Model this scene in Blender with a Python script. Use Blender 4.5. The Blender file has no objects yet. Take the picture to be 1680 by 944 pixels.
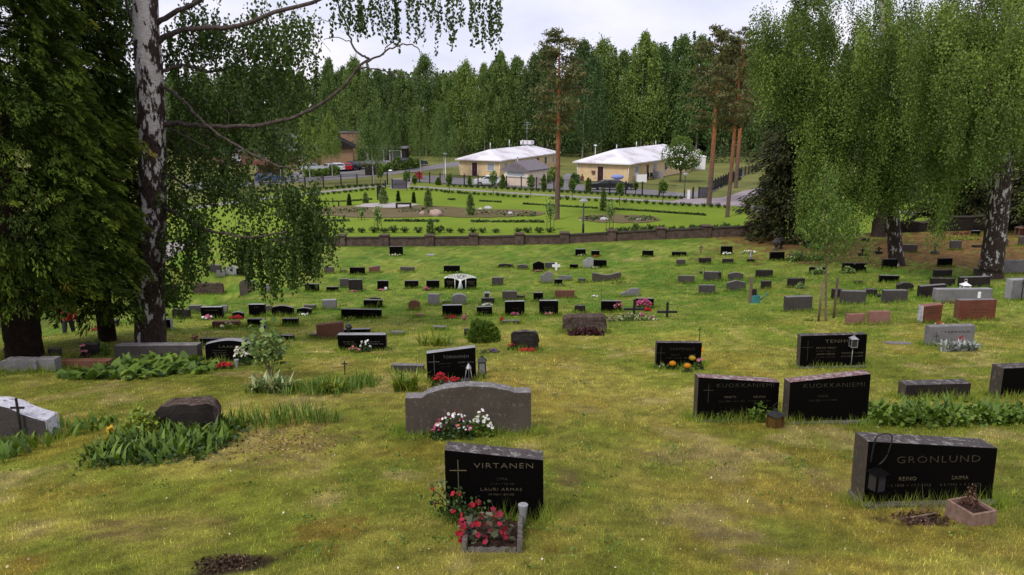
import bpy, bmesh, math, random
import numpy as np
from mathutils import Vector, Matrix
C = bpy.context.scene.collection
random.seed(7); rng = np.random.default_rng(7)
R = math.radians; PI = math.pi
# ---------------------------------------------------------------- camera model and terrain
EZ = 12.0                       # eye height above the world's zero
FPX, CX, CY = 1270.0, 840.0, 472.0
PIT = R(13.03)
cp, sp = math.cos(PIT), math.sin(PIT)
KY = np.array([-60,-3, 0, 3, 5, 6.4, 9.8, 14, 17, 21, 26, 32, 38, 46, 54, 60], float)
KZ = np.array([-1.0,-1.3,-1.85,-2.65,-3.25,-3.62,-4.2,-4.88,-5.4,-6.1,-7.0,-7.95,-8.7,-9.2,-9.5,-9.6], float)
_h = np.diff(KY); _d = np.diff(KZ)/_h
_m = np.zeros(len(KY)); _m[0], _m[-1] = _d[0], _d[-1]
_m[1:-1] = np.where(_d[:-1]*_d[1:] > 0, 2*_d[:-1]*_d[1:]/(_d[:-1]+_d[1:]+1e-12), 0)
def prof(y):
    y = np.clip(y, KY[0], KY[-1]-1e-6)
    i = np.clip(np.searchsorted(KY, y, 'right')-1, 0, len(_h)-1)
    t = (y-KY[i])/_h[i]; t2, t3 = t*t, t*t*t
    return ((2*t3-3*t2+1)*KZ[i] + (t3-2*t2+t)*_h[i]*_m[i] + (-2*t3+3*t2)*KZ[i+1] + (t3-t2)*_h[i]*_m[i+1])
def sm(a, b, v):
    t = np.clip((v-a)/(b-a), 0, 1); return t*t*(3-2*t)
def hash2(ix, iy, s):
    n = (ix.astype(np.int64)*374761393 + iy.astype(np.int64)*668265263 + s*1274126177) & 0x7fffffff
    n = ((n ^ (n >> 13))*1274126177) & 0x7fffffff
    n = (n ^ (n >> 16)) & 0xffff
    return n/65535.0
def vnoise(x, y, s=0):
    ix, iy = np.floor(x), np.floor(y); fx, fy = x-ix, y-iy
    fx, fy = fx*fx*(3-2*fx), fy*fy*(3-2*fy)
    a, b = hash2(ix, iy, s), hash2(ix+1, iy, s); c, d = hash2(ix, iy+1, s), hash2(ix+1, iy+1, s)
    return (a*(1-fx)+b*fx)*(1-fy) + (c*(1-fx)+d*fx)*fy
def fbm(x, y, o=4, s=0):
    x = np.asarray(x, float); y = np.asarray(y, float); t = 0; a = .5; w = 0
    for k in range(o):
        t = t+a*vnoise(x*2**k+17.3*k, y*2**k-9.1*k, s+k); w += a; a *= .5
    return t/w
WALL_Y = 54.0
def Gslope(x, y):
    x = np.asarray(x, float); y = np.asarray(y, float)
    z = prof(y)
    z = z + np.interp(x, [-6, 3, 8, 16, 32, 60], [0, .15, .4, .7, 1.1, 1.4])*sm(12, 35, y)
    z = z - 2.0*sm(-11.5, -17, x)*sm(16.5, 27, y)*(1-sm(40, 54, y))
    z = z + (fbm(x*.45, y*.45, 2, 5)-.5)*.16*sm(3, 8, y)*(1-sm(46, 53, y))
    return EZ+z
def Gplane(x, y):
    y = np.asarray(y, float)
    return EZ-9.62-.0215*(np.minimum(y, 125)-56)
def G(x, y):
    return np.where(np.asarray(y) < WALL_Y+.3, Gslope(x, y), Gplane(x, y))
def ray(px, py):
    dx, dy = (px-CX)/FPX, (py-CY)/FPX
    return np.array([dx, cp-dy*sp, -sp-dy*cp])
def at(px, py):
    d = ray(px, py); d = d/d[1]; y0 = 3.0; y = 3.0
    f = lambda y: EZ+d[2]*y-float(G(d[0]*y, y))
    step = .25
    while y < 900:
        if f(y) <= 0: break
        y0 = y; y += step; step = max(.25, y*.01)
    lo, hi = y0, y
    for _ in range(40):
        m = (lo+hi)/2
        if f(m) > 0: lo = m
        else: hi = m
    y = (lo+hi)/2
    return Vector((d[0]*y, y, float(G(d[0]*y, y))))
def at_far(px, py, y0):
    d = ray(px, py); d = d/d[1]; y = y0
    while y < 200 and EZ+d[2]*y > float(G(d[0]*y, y)): y += .1
    return Vector((d[0]*y, y, float(G(d[0]*y, y))))
def atY(px, py, Y):
    d = ray(px, py); d = d/d[1]
    return Vector((d[0]*Y, Y, EZ+d[2]*Y))
def zc(p): return p.y*cp+(EZ-p.z)*sp         # depth along the lens axis
def mpp(p): return zc(p)/FPX                  # metres per photo pixel there
ZN = dict(P=(0,0,1), A5=(260,380,4.29), A6=(520,380,4.29), A7=(800,380,4.29), A8=(1090,360,4.29), B1=(1380,360,3.933), B2=(0,520,3.63),
          B3=(380,520,4.72), B4=(640,530,4.72), B6=(1040,530,4.0), B7=(1380,560,2.95), C1=(0,380,3.933),
          z1=(400,220,7.636), z2=(600,240,9.44), z3=(730,220,7.636), z4=(930,220,7.636), z5=(1100,250,6.295), z6=(500,300,7.0), z7=(740,300,4.667))
def zp(z, x, y):
    ox, oy, s = ZN[z]; return ox+x/s, oy+y/s
# ---------------------------------------------------------------- object helpers
def tag(o, label=None, cat=None, group=None, kind=None):
    if label: o['label'] = label
    if cat: o['category'] = cat
    if group: o['group'] = group
    if kind: o['kind'] = kind
    return o
def empty(name, loc, label=None, cat=None, group=None, rz=0):
    o = bpy.data.objects.new(name, None); C.objects.link(o); o.location = loc; o.rotation_euler = (0, 0, rz)
    o.empty_display_size = .1
    return tag(o, label, cat, group)
def link(name, me, mat, parent=None, loc=None):
    o = bpy.data.objects.new(name, me); C.objects.link(o)
    for m in (mat if isinstance(mat, (list, tuple)) else [mat]):
        if m is not None and len(me.materials) < len(mat if isinstance(mat, (list, tuple)) else [mat]): me.materials.append(m)
    if parent: o.parent = parent
    if loc is not None: o.location = loc
    return o
def obj(name, bm, mat, parent=None, loc=None, smooth=False):
    me = bpy.data.meshes.new(name); bmesh.ops.recalc_face_normals(bm, faces=bm.faces[:]); bm.to_mesh(me); bm.free()
    if smooth: me.polygons.foreach_set('use_smooth', [True]*len(me.polygons))
    return link(name, me, mat, parent, loc)
def npmesh(name, V, F, tint=None, smooth=False, col=None):
    V = np.asarray(V, np.float32); F = np.asarray(F, np.int32); k = F.shape[1]
    me = bpy.data.meshes.new(name)
    me.vertices.add(len(V)); me.vertices.foreach_set('co', V.ravel())
    me.loops.add(F.size); me.loops.foreach_set('vertex_index', F.ravel())
    me.polygons.add(len(F)); me.polygons.foreach_set('loop_start', np.arange(0, F.size, k, dtype=np.int32))
    if smooth: me.polygons.foreach_set('use_smooth', np.ones(len(F), bool))
    if tint is not None:
        a = me.attributes.new('tint', 'FLOAT', 'POINT'); a.data.foreach_set('value', np.asarray(tint, np.float32))
    if col is not None:
        a = me.attributes.new('col', 'FLOAT_COLOR', 'POINT')
        c4 = np.ones((len(V), 4), np.float32); c4[:, :3] = col; a.data.foreach_set('color', c4.ravel())
    me.update(calc_edges=True); me.validate()
    return me
def copy_tree(o, parent=None):
    c = o.copy(); C.objects.link(c); c.parent = parent
    for ch in [k for k in bpy.data.objects if k.parent == o]: copy_tree(ch, c)
    return c
def box(bm, c, s, rz=0, mi=0, bev=0):
    m = Matrix.Translation(c) @ Matrix.Rotation(rz, 4, 'Z') @ Matrix.Diagonal((s[0], s[1], s[2], 1))
    r = bmesh.ops.create_cube(bm, size=1, matrix=m)
    fs = {f for v in r['verts'] for f in v.link_faces}
    for f in fs: f.material_index = mi
    if bev:
        bmesh.ops.bevel(bm, geom=list({e for v in r['verts'] for e in v.link_edges}), offset=bev, segments=2, affect='EDGES', profile=.5)
def boxm(c, s, rz=0, bev=0):
    bm = bmesh.new(); box(bm, c, s, rz, 0, bev); return bm
def tube(bm, pts, rad, seg=8, cap=True):
    pts = [Vector(p) for p in pts]; n = len(pts)
    if not hasattr(rad, '__len__'): rad = [rad]*n
    rings = []; up = Vector((.13, .29, .95))
    for i, p in enumerate(pts):
        t = (pts[min(i+1, n-1)]-pts[max(i-1, 0)])
        t = t.normalized() if t.length > 1e-9 else Vector((0, 0, 1))
        ref = up if abs(t.dot(up)) < .95 else Vector((1, 0, 0))
        a = t.cross(ref).normalized(); b = t.cross(a)
        rings.append([bm.verts.new(p+(a*math.cos(2*PI*k/seg)+b*math.sin(2*PI*k/seg))*rad[i]) for k in range(seg)])
    for i in range(n-1):
        for k in range(seg):
            bm.faces.new((rings[i][k], rings[i][(k+1) % seg], rings[i+1][(k+1) % seg], rings[i+1][k])).smooth = True
    if cap:
        for rg in (rings[0], rings[-1]):
            try: bm.faces.new(rg)
            except ValueError: pass
def ball(bm, c, r, sub=2, sc=(1, 1, 1), jit=0, mi=0):
    m = Matrix.Translation(c) @ Matrix.Diagonal((r*sc[0], r*sc[1], r*sc[2], 1))
    g = bmesh.ops.create_icosphere(bm, subdivisions=sub, radius=1, matrix=m)
    for v in g['verts']:
        if jit: v.co += Vector((random.uniform(-1, 1), random.uniform(-1, 1), random.uniform(-1, 1)))*jit*r
        for f in v.link_faces: f.material_index = mi; f.smooth = True
def spline(pts, n=6):
    pts = [Vector(p) for p in pts]; out = []
    for i in range(len(pts)-1):
        p0, p1, p2, p3 = pts[max(i-1, 0)], pts[i], pts[i+1], pts[min(i+2, len(pts)-1)]
        for k in range(n):
            t = k/n
            out.append(.5*((2*p1)+(p2-p0)*t+(2*p0-5*p1+4*p2-p3)*t*t+(3*p1-p0-3*p2+p3)*t**3))
    return out+[pts[-1]]
# ---------------------------------------------------------------- materials
class NT:
    def __init__(s, name, rough=.8, spec=.3):
        s.m = bpy.data.materials.new(name); s.m.use_nodes = True; s.t = s.m.node_tree; s.b = s.t.nodes['Principled BSDF']
        s.b.inputs['Roughness'].default_value = rough; s.b.inputs['Specular IOR Level'].default_value = spec
    def n(s, ty, **kw):
        n = s.t.nodes.new(ty)
        for k, v in kw.items():
            if k in n.inputs: n.inputs[k].default_value = v
            else: setattr(n, k, v)
        return n
    def l(s, a, b): s.t.links.new(a, b)
    def ramp(s, fac, stops, interp='LINEAR'):
        r = s.n('ShaderNodeValToRGB'); r.color_ramp.interpolation = interp; e = r.color_ramp.elements
        while len(e) < len(stops): e.new(.5)
        for k, (p, c) in zip(e, stops): k.position = p; k.color = (*c, 1) if len(c) == 3 else c
        s.l(fac, r.inputs[0]); return r.outputs[0]
    def pos(s, sc=(1, 1, 1)):
        co = s.n('ShaderNodeTexCoord'); mp = s.n('ShaderNodeMapping'); mp.inputs['Scale'].default_value = sc
        s.l(co.outputs['Object'], mp.inputs[0]); return mp.outputs[0]
    def noise(s, v, scale, det=4, rough=.6):
        n = s.n('ShaderNodeTexNoise'); n.inputs['Scale'].default_value = scale; n.inputs['Detail'].default_value = det; n.inputs['Roughness'].default_value = rough
        s.l(v, n.inputs['Vector']); return n.outputs[0]
    def mix(s, f, a, b, bt='MIX'):
        n = s.n('ShaderNodeMix', data_type='RGBA', blend_type=bt)
        if hasattr(f, 'links'): s.l(f, n.inputs[0])
        else: n.inputs[0].default_value = f
        for k, v in ((6, a), (7, b)):
            if hasattr(v, 'links'): s.l(v, n.inputs[k])
            else: n.inputs[k].default_value = (*v, 1)
        return n.outputs[2]
    def bump(s, h, st=.3, d=.02):
        n = s.n('ShaderNodeBump'); n.inputs['Strength'].default_value = st; n.inputs['Distance'].default_value = d
        s.l(h, n.inputs['Height']); s.l(n.outputs[0], s.b.inputs['Normal'])
    def col(s, c):
        if hasattr(c, 'links'): s.l(c, s.b.inputs['Base Color'])
        else: s.b.inputs['Base Color'].default_value = (*c, 1)
def plain(name, c, rough=.7, spec=.3, metal=0, var=.25, scale=6):
    t = NT(name, rough, spec); t.b.inputs['Metallic'].default_value = metal
    n = t.noise(t.pos(), scale, 4)
    t.col(t.ramp(n, [(.3, tuple(k*(1-var) for k in c)), (.7, tuple(min(1, k*(1+var)) for k in c))])); return t.m
def leafmat(name, stops, trans=.3, rough=.55, spec=.25, vary=0):
    t = NT(name, rough, spec); a = t.n('ShaderNodeAttribute', attribute_name='tint')
    c = t.ramp(a.outputs['Fac'], stops)
    if vary:
        oi = t.n('ShaderNodeObjectInfo'); c = t.mix(1, c, t.ramp(oi.outputs['Random'], [(0, (.62, .70, .80)), (.5, (1, 1, 1)), (1, (1.22, 1.16, 1.0))]), 'MULTIPLY')
    t.col(c)
    if trans:
        tr = t.n('ShaderNodeBsdfTranslucent'); t.l(t.mix(1, c, (1.0, 1.0, .5), 'MULTIPLY'), tr.inputs[0])
        mx = t.n('ShaderNodeMixShader', Fac=trans); out = t.t.nodes['Material Output']
        t.l(t.b.outputs[0], mx.inputs[1]); t.l(tr.outputs[0], mx.inputs[2]); t.l(mx.outputs[0], out.inputs[0])
    return t.m
def stonemat(name, base, speck, rough=.5, spec=.4, lich=0, lcol=(.3, .3, .27), sc=60, patch=.3, bump=.15):
    t = NT(name, rough, spec); p = t.pos()
    n1 = t.noise(p, sc, 3, .7); c = t.ramp(n1, [(.38, base), (.62, speck)])
    n2 = t.noise(p, 2.5, 4, .6); c = t.mix(patch, c, t.ramp(n2, [(.3, tuple(k*.55 for k in base)), (.7, tuple(min(1, k*1.5) for k in speck))]))
    if lich:
        n3 = t.noise(p, 14, 6, .7); f = t.ramp(n3, [(.62-.14*lich, (0, 0, 0)), (.66-.14*lich, (1, 1, 1))])
        c = t.mix(f, c, t.ramp(t.noise(p, 40, 3), [(.35, tuple(k*.55 for k in lcol)), (.7, lcol)]))
    t.col(c)
    if bump: t.bump(n1, bump, .01)
    return t.m
M = {}
M['black'] = stonemat('black_granite', (.0016, .0014, .0014), (.004, .0036, .0036), .5, .04, bump=0, patch=.2)
M['dark'] = stonemat('dark_granite', (.012, .010, .009), (.030, .025, .023), .6, .12, patch=.4)
M['dgrey'] = stonemat('charcoal_granite', (.030, .026, .025), (.075, .066, .063), .7, .2, .35, (.12, .115, .1))
M['brown'] = stonemat('brown_granite', (.046, .038, .030), (.082, .068, .055), .65, .2, .4, (.15, .13, .11))
M['grey'] = stonemat('grey_granite', (.10, .095, .10), (.21, .20, .205), .75, .2, .3, (.3, .29, .27))
M['lgrey'] = stonemat('light_grey_granite', (.19, .19, .20), (.33, .325, .34), .75, .2, .25, (.42, .41, .39))
M['pale'] = stonemat('pale_rough_stone', (.33, .33, .37), (.58, .57, .62), .9, .1, .4, (.25, .25, .27), sc=18, bump=.8)
M['red'] = stonemat('red_granite', (.075, .020, .012), (.16, .05, .032), .45, .35)
M['rust'] = stonemat('rust_granite', (.095, .038, .024), (.17, .075, .05), .75, .2, .3, (.2, .15, .12))
M['pink'] = stonemat('pink_granite', (.17, .075, .062), (.27, .13, .11), .8, .2, .35, (.3, .25, .2))
M['rough'] = stonemat('rough_brown_stone', (.035, .022, .018), (.10, .07, .06), .95, .1, .6, (.15, .13, .10), sc=14, bump=1)
M['top'] = stonemat('weathered_skylit_stone_top', (.11, .10, .10), (.20, .19, .19), .8, .2, .6, (.34, .33, .30), sc=30)  # paler tops: weathering and lichen, plus the sky's reflection put into the colour
M['topd'] = stonemat('weathered_skylit_dark_top', (.040, .034, .034), (.09, .077, .077), .8, .15, .55, (.25, .24, .22), sc=30)
M['topr'] = stonemat('weathered_red_top', (.12, .06, .06), (.22, .13, .13), .8, .2, .75, (.4, .36, .35), sc=30)
M['conc'] = stonemat('plinth_concrete', (.07, .062, .055), (.15, .135, .12), .9, .1, .5, (.1, .1, .06), sc=25, bump=.4)
M['gold'] = plain('dull_gold_letters', (.10, .084, .052), .45, .4)
M['dgold'] = plain('worn_gold_letters', (.034, .028, .018), .6, .3)
M['silver'] = plain('grey_letters', (.10, .10, .10), .5, .4)
M['ink'] = plain('black_letters', (.012, .012, .012), .6, .3)
M['iron'] = plain('black_iron', (.012, .012, .013), .5, .4)
M['steel'] = plain('grey_metal', (.32, .32, .33), .4, .5, .6)
M['white'] = plain('white_paint', (.75, .75, .76), .5, .3, 0, .06)
M['soil'] = stonemat('dark_soil', (.018, .010, .007), (.055, .034, .025), 1, .05, sc=30, bump=1)
M['wood'] = plain('weathered_wood', (.16, .115, .085), .85, .15, 0, .4, 20)
M['redwood'] = plain('pinkish_wood', (.22, .14, .11), .8, .15, 0, .3, 20)
# ---------------------------------------------------------------- sky, sun, camera
sc = bpy.context.scene
w = bpy.data.worlds.new('World'); sc.world = w; w.use_nodes = True
t = w.node_tree; bg = t.nodes['Background']
SUN_EL, SUN_AZ = R(52), R(215)       # azimuth clockwise from +Y
sky = t.nodes.new('ShaderNodeTexSky'); sky.sky_type = 'NISHITA'; sky.sun_disc = False; sky.sun_elevation = SUN_EL; sky.sun_rotation = SUN_AZ
tc = t.nodes.new('ShaderNodeTexCoord'); mp = t.nodes.new('ShaderNodeMapping'); mp.inputs['Scale'].default_value = (1, 1, 2.6)
t.links.new(tc.outputs['Generated'], mp.inputs[0])
nz = t.nodes.new('ShaderNodeTexNoise'); nz.inputs['Scale'].default_value = 3.1; nz.inputs['Detail'].default_value = 6; nz.inputs['Roughness'].default_value = .55
t.links.new(mp.outputs[0], nz.inputs['Vector'])
rp = t.nodes.new('ShaderNodeValToRGB'); e = rp.color_ramp.elements
e[0].position = .36; e[0].color = (4.7, 4.8, 6.0, 1); e[1].position = .66; e[1].color = (6.7, 6.4, 7.0, 1)
t.links.new(nz.outputs[0], rp.inputs[0])
mx = t.nodes.new('ShaderNodeMix'); mx.data_type = 'RGBA'; mx.inputs[0].default_value = .90      # thick cloud over the clear sky
t.links.new(sky.outputs[0], mx.inputs[6]); t.links.new(rp.outputs[0], mx.inputs[7]); t.links.new(mx.outputs[2], bg.inputs[0])
bg.inputs[1].default_value = .10
sl = bpy.data.lights.new('sun', 'SUN'); sl.energy = 1.5; sl.angle = R(14); sl.color = (1, .95, .87)
so = bpy.data.objects.new('sun', sl); C.objects.link(so)
sd = Vector((math.sin(SUN_AZ)*math.cos(SUN_EL), math.cos(SUN_AZ)*math.cos(SUN_EL), math.sin(SUN_EL)))
so.rotation_euler = (-sd).to_track_quat('-Z', 'Y').to_euler(); so.location = (0, -20, 60)
cam = bpy.data.cameras.new('camera'); co = bpy.data.objects.new('camera', cam); C.objects.link(co); sc.camera = co
cam.sensor_width = 36; cam.lens = 36*FPX/1680; cam.clip_end = 3000; cam.clip_start = .05
co.location = (0, 0, EZ); co.rotation_euler = (PI/2-PIT, 0, 0)
sc.view_settings.view_transform = 'Standard'; sc.view_settings.look = 'None'; sc.view_settings.exposure = .70; sc.view_settings.gamma = 1
sc.cycles.max_bounces = 6; sc.cycles.diffuse_bounces = 3; sc.cycles.transmission_bounces = 3; sc.cycles.glossy_bounces = 2
# ---------------------------------------------------------------- grass colour field, shared by the ground and the blades on it
BARE = []                                   # worn patches: x, y, rx, ry, kind
def patch(px, py, wx, wy, kind):
    p = at(px, py); q = at(px, py-wy/2); r = at(px, py+wy/2)
    BARE.append((p.x, p.y, wx/2*mpp(p), max(.08, (q.y-r.y)/2), kind))
for a in ((365, 930, 120, 48, 'soil'), (455, 735, 190, 75, 'tan'), (1090, 575, 90, 7, 'grey'), (1150, 740, 190, 45, 'straw'), (1195, 770, 60, 12, 'straw'),
          (1205, 885, 90, 55, 'straw'), (1150, 850, 120, 50, 'straw'), (1275, 925, 130, 40, 'straw'), (930, 790, 40, 40, 'tan'), (905, 870, 60, 60, 'orange'),
          (500, 655, 120, 14, 'straw'), (640, 660, 160, 16, 'olive'), (250, 870, 200, 40, 'tan'), (40, 930, 120, 40, 'orange'), (540, 870, 110, 60, 'orange'),
          (1370, 800, 60, 60, 'straw'), (1512, 853, 96, 20, 'soil'), (1640, 525, 60, 16, 'tan'), (1475, 640, 60, 10, 'straw'), (230, 670, 160, 20, 'olive'),
          (560, 600, 120, 12, 'olive'), (760, 460, 90, 6, 'olive'), (620, 445, 160, 8, 'olive'), (1050, 425, 90, 7, 'straw'), (450, 500, 120, 7, 'olive'),
          (1420, 410, 400, 44, 'needle'), (1580, 420, 300, 56, 'needle'), (1270, 394, 170, 18, 'needle'), (1580, 395, 300, 34, 'needle'), (1300, 470, 120, 14, 'olive')):
    patch(*a)
BCOL = dict(soil=(.065, .042, .030), tan=(.27, .175, .08), grey=(.19, .16, .12), straw=(.42, .33, .14), orange=(.34, .21, .04), olive=(.31, .25, .06), needle=(.21, .115, .045))
LUSH = []                                   # (x, y, r) tufts of longer green grass round the stones
def grass_col(x, y):
    n1 = fbm(x*.55, y*.42, 4, 11); n2 = fbm(x*1.7, y*1.3, 4, 31); n3 = fbm(x*6, y*5, 3, 57); n4 = fbm(x*3.1, y*2.6, 4, 71)
    green = np.array([.235, .265, .034]); olive = np.array([.405, .362, .070]); straw = np.array([.47, .38, .15]); org = np.array([.37, .24, .040])
    far = sm(11, 30, y)[:, None]
    green = green*(1-far)+np.array([.105, .195, .020])*far; olive = olive*(1-far)+np.array([.185, .245, .034])*far
    c = green+(olive-green)*sm(.36, .60, n1*.6+n2*.4)[:, None]
    near = (1-.75*sm(11, 26, y))
    c = c+(org-c)*(sm(.54, .70, fbm(x*.9, y*.7, 4, 91))*.38*near)[:, None]
    c = c+(straw-c)*(sm(.57, .74, n2)*.6*near)[:, None]
    for (bx, by, rx, ry, k) in BARE:
        d = np.sqrt(((x-bx)/rx)**2+((y-by)/ry)**2)+(n3-.5)*1.7+(n2-.5)*1.5
        wgt = (1-sm(.6 if k == 'needle' else .45, 1.3, d))*(.9 if k == 'soil' else .85 if k == 'needle' else .64*sm(.30, .62, n4))
        c = c+(np.array(BCOL[k])-c)*wgt[:, None]
    c = c*(.62+.76*n3)[:, None]*(.62+.76*fbm(x*11, y*8, 2, 151))[:, None]*(.8+.4*fbm(x*.25, y*.3, 2, 120))[:, None]
    return c
def soilness(x, y):
    s = np.zeros_like(x)
    for (bx, by, rx, ry, k) in BARE:
        if k in ('soil', 'needle', 'tan', 'grey'):
            d = np.sqrt(((x-bx)/rx)**2+((y-by)/ry)**2)
            s = np.maximum(s, (1-sm(.5, 1.1, d))*(1 if k == 'soil' else .75))
    return s
gt = NT('mown_grass_ground', .95, .1); a = gt.n('ShaderNodeAttribute', attribute_name='col'); p = gt.pos()
n = gt.noise(p, 38, 4, .75); gt.col(gt.mix(1, a.outputs['Color'], gt.ramp(n, [(.3, (.45, .45, .45)), (.7, (1.25, 1.25, 1.2))]), 'MULTIPLY')); gt.bump(n, .8, .05)
M['ground'] = gt.m
ys = [-8.0]
while ys[-1] < WALL_Y+.25: ys.append(ys[-1]+max(.055, .009*max(ys[-1], 0)))
ys[-1] = WALL_Y+.25; ys = np.array(ys); us = np.linspace(-1, 1, 560)
YY, UU = np.meshgrid(ys, us, indexing='ij'); XX = UU*(14+1.0*np.maximum(YY, 0))
V = np.stack([XX.ravel(), YY.ravel(), Gslope(XX, YY).ravel()], 1)
nr, nc = XX.shape; idx = np.arange(nr*nc).reshape(nr, nc)
F = np.stack([idx[:-1, :-1].ravel(), idx[:-1, 1:].ravel(), idx[1:, 1:].ravel(), idx[1:, :-1].ravel()], 1)
tag(link('cemetery_ground', npmesh('cemetery_ground', V, F, col=grass_col(V[:, 0], V[:, 1])*(.78+.22*sm(10, 24, V[:, 1]))[:, None], smooth=True), M['ground']), kind='structure')  # near ground darkened, the shade between blades put into its colour
# land beyond the wall, and sheets on it
def sheet(name, pts, mat, off, kind='structure', label=None, fine=None):
    bm = bmesh.new(); vs = [bm.verts.new((p[0], p[1], 0)) for p in pts]; bm.faces.new(vs)
    for yy in ([125.0] if fine is None else [125.0]+[54.6+fine*i for i in range(int(1))]):
        bmesh.ops.bisect_plane(bm, geom=bm.verts[:]+bm.edges[:]+bm.faces[:], plane_co=(0, yy, 0), plane_no=(0, 1, 0))
    bmesh.ops.triangulate(bm, faces=bm.faces[:])
    for v in bm.verts: v.co.z = float(Gplane(v.co.x, v.co.y))+off
    o = obj(name, bm, mat); tag(o, label, kind=kind)
    for pl in o.data.polygons:
        if pl.normal.z < 0: o.data.flip_normals(); break
    return o
def grassmat(name, a, b, c, s1=.25, s2=3):
    t = NT(name, .95, .1); p = t.pos(); n1 = t.noise(p, s1, 5, .6); n2 = t.noise(p, s2, 5, .7)
    x = t.ramp(n1, [(.35, a), (.65, b)]); x = t.mix(t.ramp(n2, [(.45, (0, 0, 0)), (.75, (.6, .6, .6))]), x, c); t.col(x); t.bump(n2, .6, .08); return t.m
M['field'] = grassmat('dry_field_grass', (.09, .115, .025), (.165, .165, .05), (.22, .185, .08), .12, 1.5)
M['lawn'] = grassmat('bright_lawn', (.125, .195, .013), (.175, .240, .022), (.125, .165, .018), .09, .9)
M['verge'] = grassmat('path_verge', (.12, .17, .02), (.15, .185, .03), (.19, .17, .07), .2, 2)
M['asphalt'] = grassmat('asphalt', (.17, .16, .17), (.215, .20, .215), (.13, .125, .13), .5, 4)
M['gravel'] = grassmat('gravel_path', (.25, .225, .215), (.31, .28, .27), (.2, .18, .17), .5, 6)
M['paving'] = grassmat('pink_paving', (.26, .215, .225), (.32, .27, .28), (.22, .18, .19), .5, 5)
M['mulch'] = grassmat('bark_mulch', (.11, .085, .040), (.15, .11, .065), (.12, .135, .03), .35, 1.2)
sheet('ground', [(-900, 54.1), (900, 54.1), (900, 1500), (-900, 1500)], M['field'], 0)
def pz(z, pts): return [at(*zp(z, x, y)) for x, y in pts]
def strip(name, pts, wid, mat, off):
    pts = spline([(p[0], p[1], 0) for p in pts], 6); L, Rr = [], []
    for i, p in enumerate(pts):
        t_ = (pts[min(i+1, len(pts)-1)]-pts[max(i-1, 0)]).normalized(); nn = Vector((-t_.y, t_.x, 0))*wid/2
        L.append(p+nn); Rr.append(p-nn)
    return sheet(name, L+Rr[::-1], mat, off)
# ---------------------------------------------------------------- gravestones
def outline(shape):
    a = lambda f, n=12: [(1-i/n, f(1-i/n)) for i in range(n+1)]
    if shape == 'rect': return [(0, 0), (1, 0), (1, 1), (0, 1)]
    if shape == 'arch': return [(0, 0), (1, 0)]+a(lambda u: .80+.20*math.sin(PI*u))
    if shape == 'round': return [(0, 0), (1, 0)]+a(lambda u: .62+.38*math.sqrt(max(0, 1-(2*u-1)**2*.97)))
    if shape == 'peak': return [(0, 0), (1, 0), (1, .78), (.5, 1), (0, .78)]
    if shape == 'scroll': return [(0, 0), (1, 0), (1, .85), (.87, .85), (.82, .90), (.68, .97), (.5, 1), (.32, .96), (.18, .86), (.13, .77), (0, .77)]
    if shape == 'slantl': return [(0, 0), (1, 0), (1, 1), (.55, .97), (.42, .72), (0, .35)]
    if shape == 'slantr': return [(0, 0), (1, 0), (1, 1), (0, .74)]
    if shape == 'slantd': return [(0, 0), (1, 0), (1, .74), (0, 1)]
    if shape == 'wave': return [(0, 0), (1, 0)]+a(lambda u: .86+.14*math.cos(2*PI*u*1.0), 14)
    if shape == 'hump': return [(0, 0), (1, 0)]+a(lambda u: .72+.28*sm(.1, .62, u)-.10*sm(.8, 1, u), 14)
    if shape == 'fall': return [(0, 0), (1, 0), (1, .50), (.86, .60), (.72, .72), (.58, .90), (.42, 1), (.2, 1.02), (0, 1)]
    if shape == 'rough': return [(0, 0), (1, 0), (1.02, .45), (.99, .86), (.9, .97), (.62, .99), (.35, 1), (.1, .94), (-.01, .8), (-.02, .4)]
    if shape == 'tilt': return [(0, 0), (1, 0), (1, .86), (0, 1)]
    if shape == 'tiltr': return [(0, 0), (1, 0), (1, 1), (0, .87)]
    if shape == 'taper': return [(.05, 0), (1, 0), (1, 1), (0, .92)]
    raise KeyError(shape)
def textmesh(s, size, ext=.003):
    cu = bpy.data.curves.new('t', 'FONT'); cu.body = s; cu.size = size; cu.align_x = 'CENTER'; cu.align_y = 'CENTER'; cu.extrude = ext; cu.resolution_u = 2; cu.offset = -.017*size
    if len(s) > 3: cu.space_character = 1.12
    o = bpy.data.objects.new('t', cu); me = bpy.data.meshes.new_from_object(o)
    bpy.data.objects.remove(o); bpy.data.curves.remove(cu); return me
def slab_bm(shape, W, H, th, bev, rough=False):
    pts = outline(shape); bm = bmesh.new()
    fr = [bm.verts.new(((u-.5)*W, 0, v*H)) for u, v in pts]; bk = [bm.verts.new(((u-.5)*W, th, v*H)) for u, v in pts]
    bm.faces.new(fr); bm.faces.new(bk[::-1]); n = len(pts)
    for i in range(n):
        bm.faces.new((fr[i], bk[i], bk[(i+1) % n], fr[(i+1) % n]))
    bmesh.ops.recalc_face_normals(bm, faces=bm.faces[:])
    if bev: bmesh.ops.bevel(bm, geom=bm.edges[:], offset=bev, segments=2, affect='EDGES', profile=.5)
    if rough:
        bmesh.ops.triangulate(bm, faces=bm.faces[:]); bmesh.ops.subdivide_edges(bm, edges=bm.edges[:], cuts=3, use_grid_fill=True)
        for v in bm.verts:
            k = v.co*4.3/max(W, .5)*1.2
            v.co += Vector((vnoise(np.array(k.x+k.z*1.3), np.array(k.y+5), 3)-.5, vnoise(np.array(k.x+9), np.array(k.z+k.y), 4)-.5, vnoise(np.array(k.x*1.4), np.array(k.y*2+k.z), 6)-.5))*.11*min(W, H)
    bm.normal_update()
    for f in bm.faces:
        if f.normal.z > .5: f.material_index = 1
        elif not (f.normal.y < -.6): f.material_index = 2
    return bm
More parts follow.
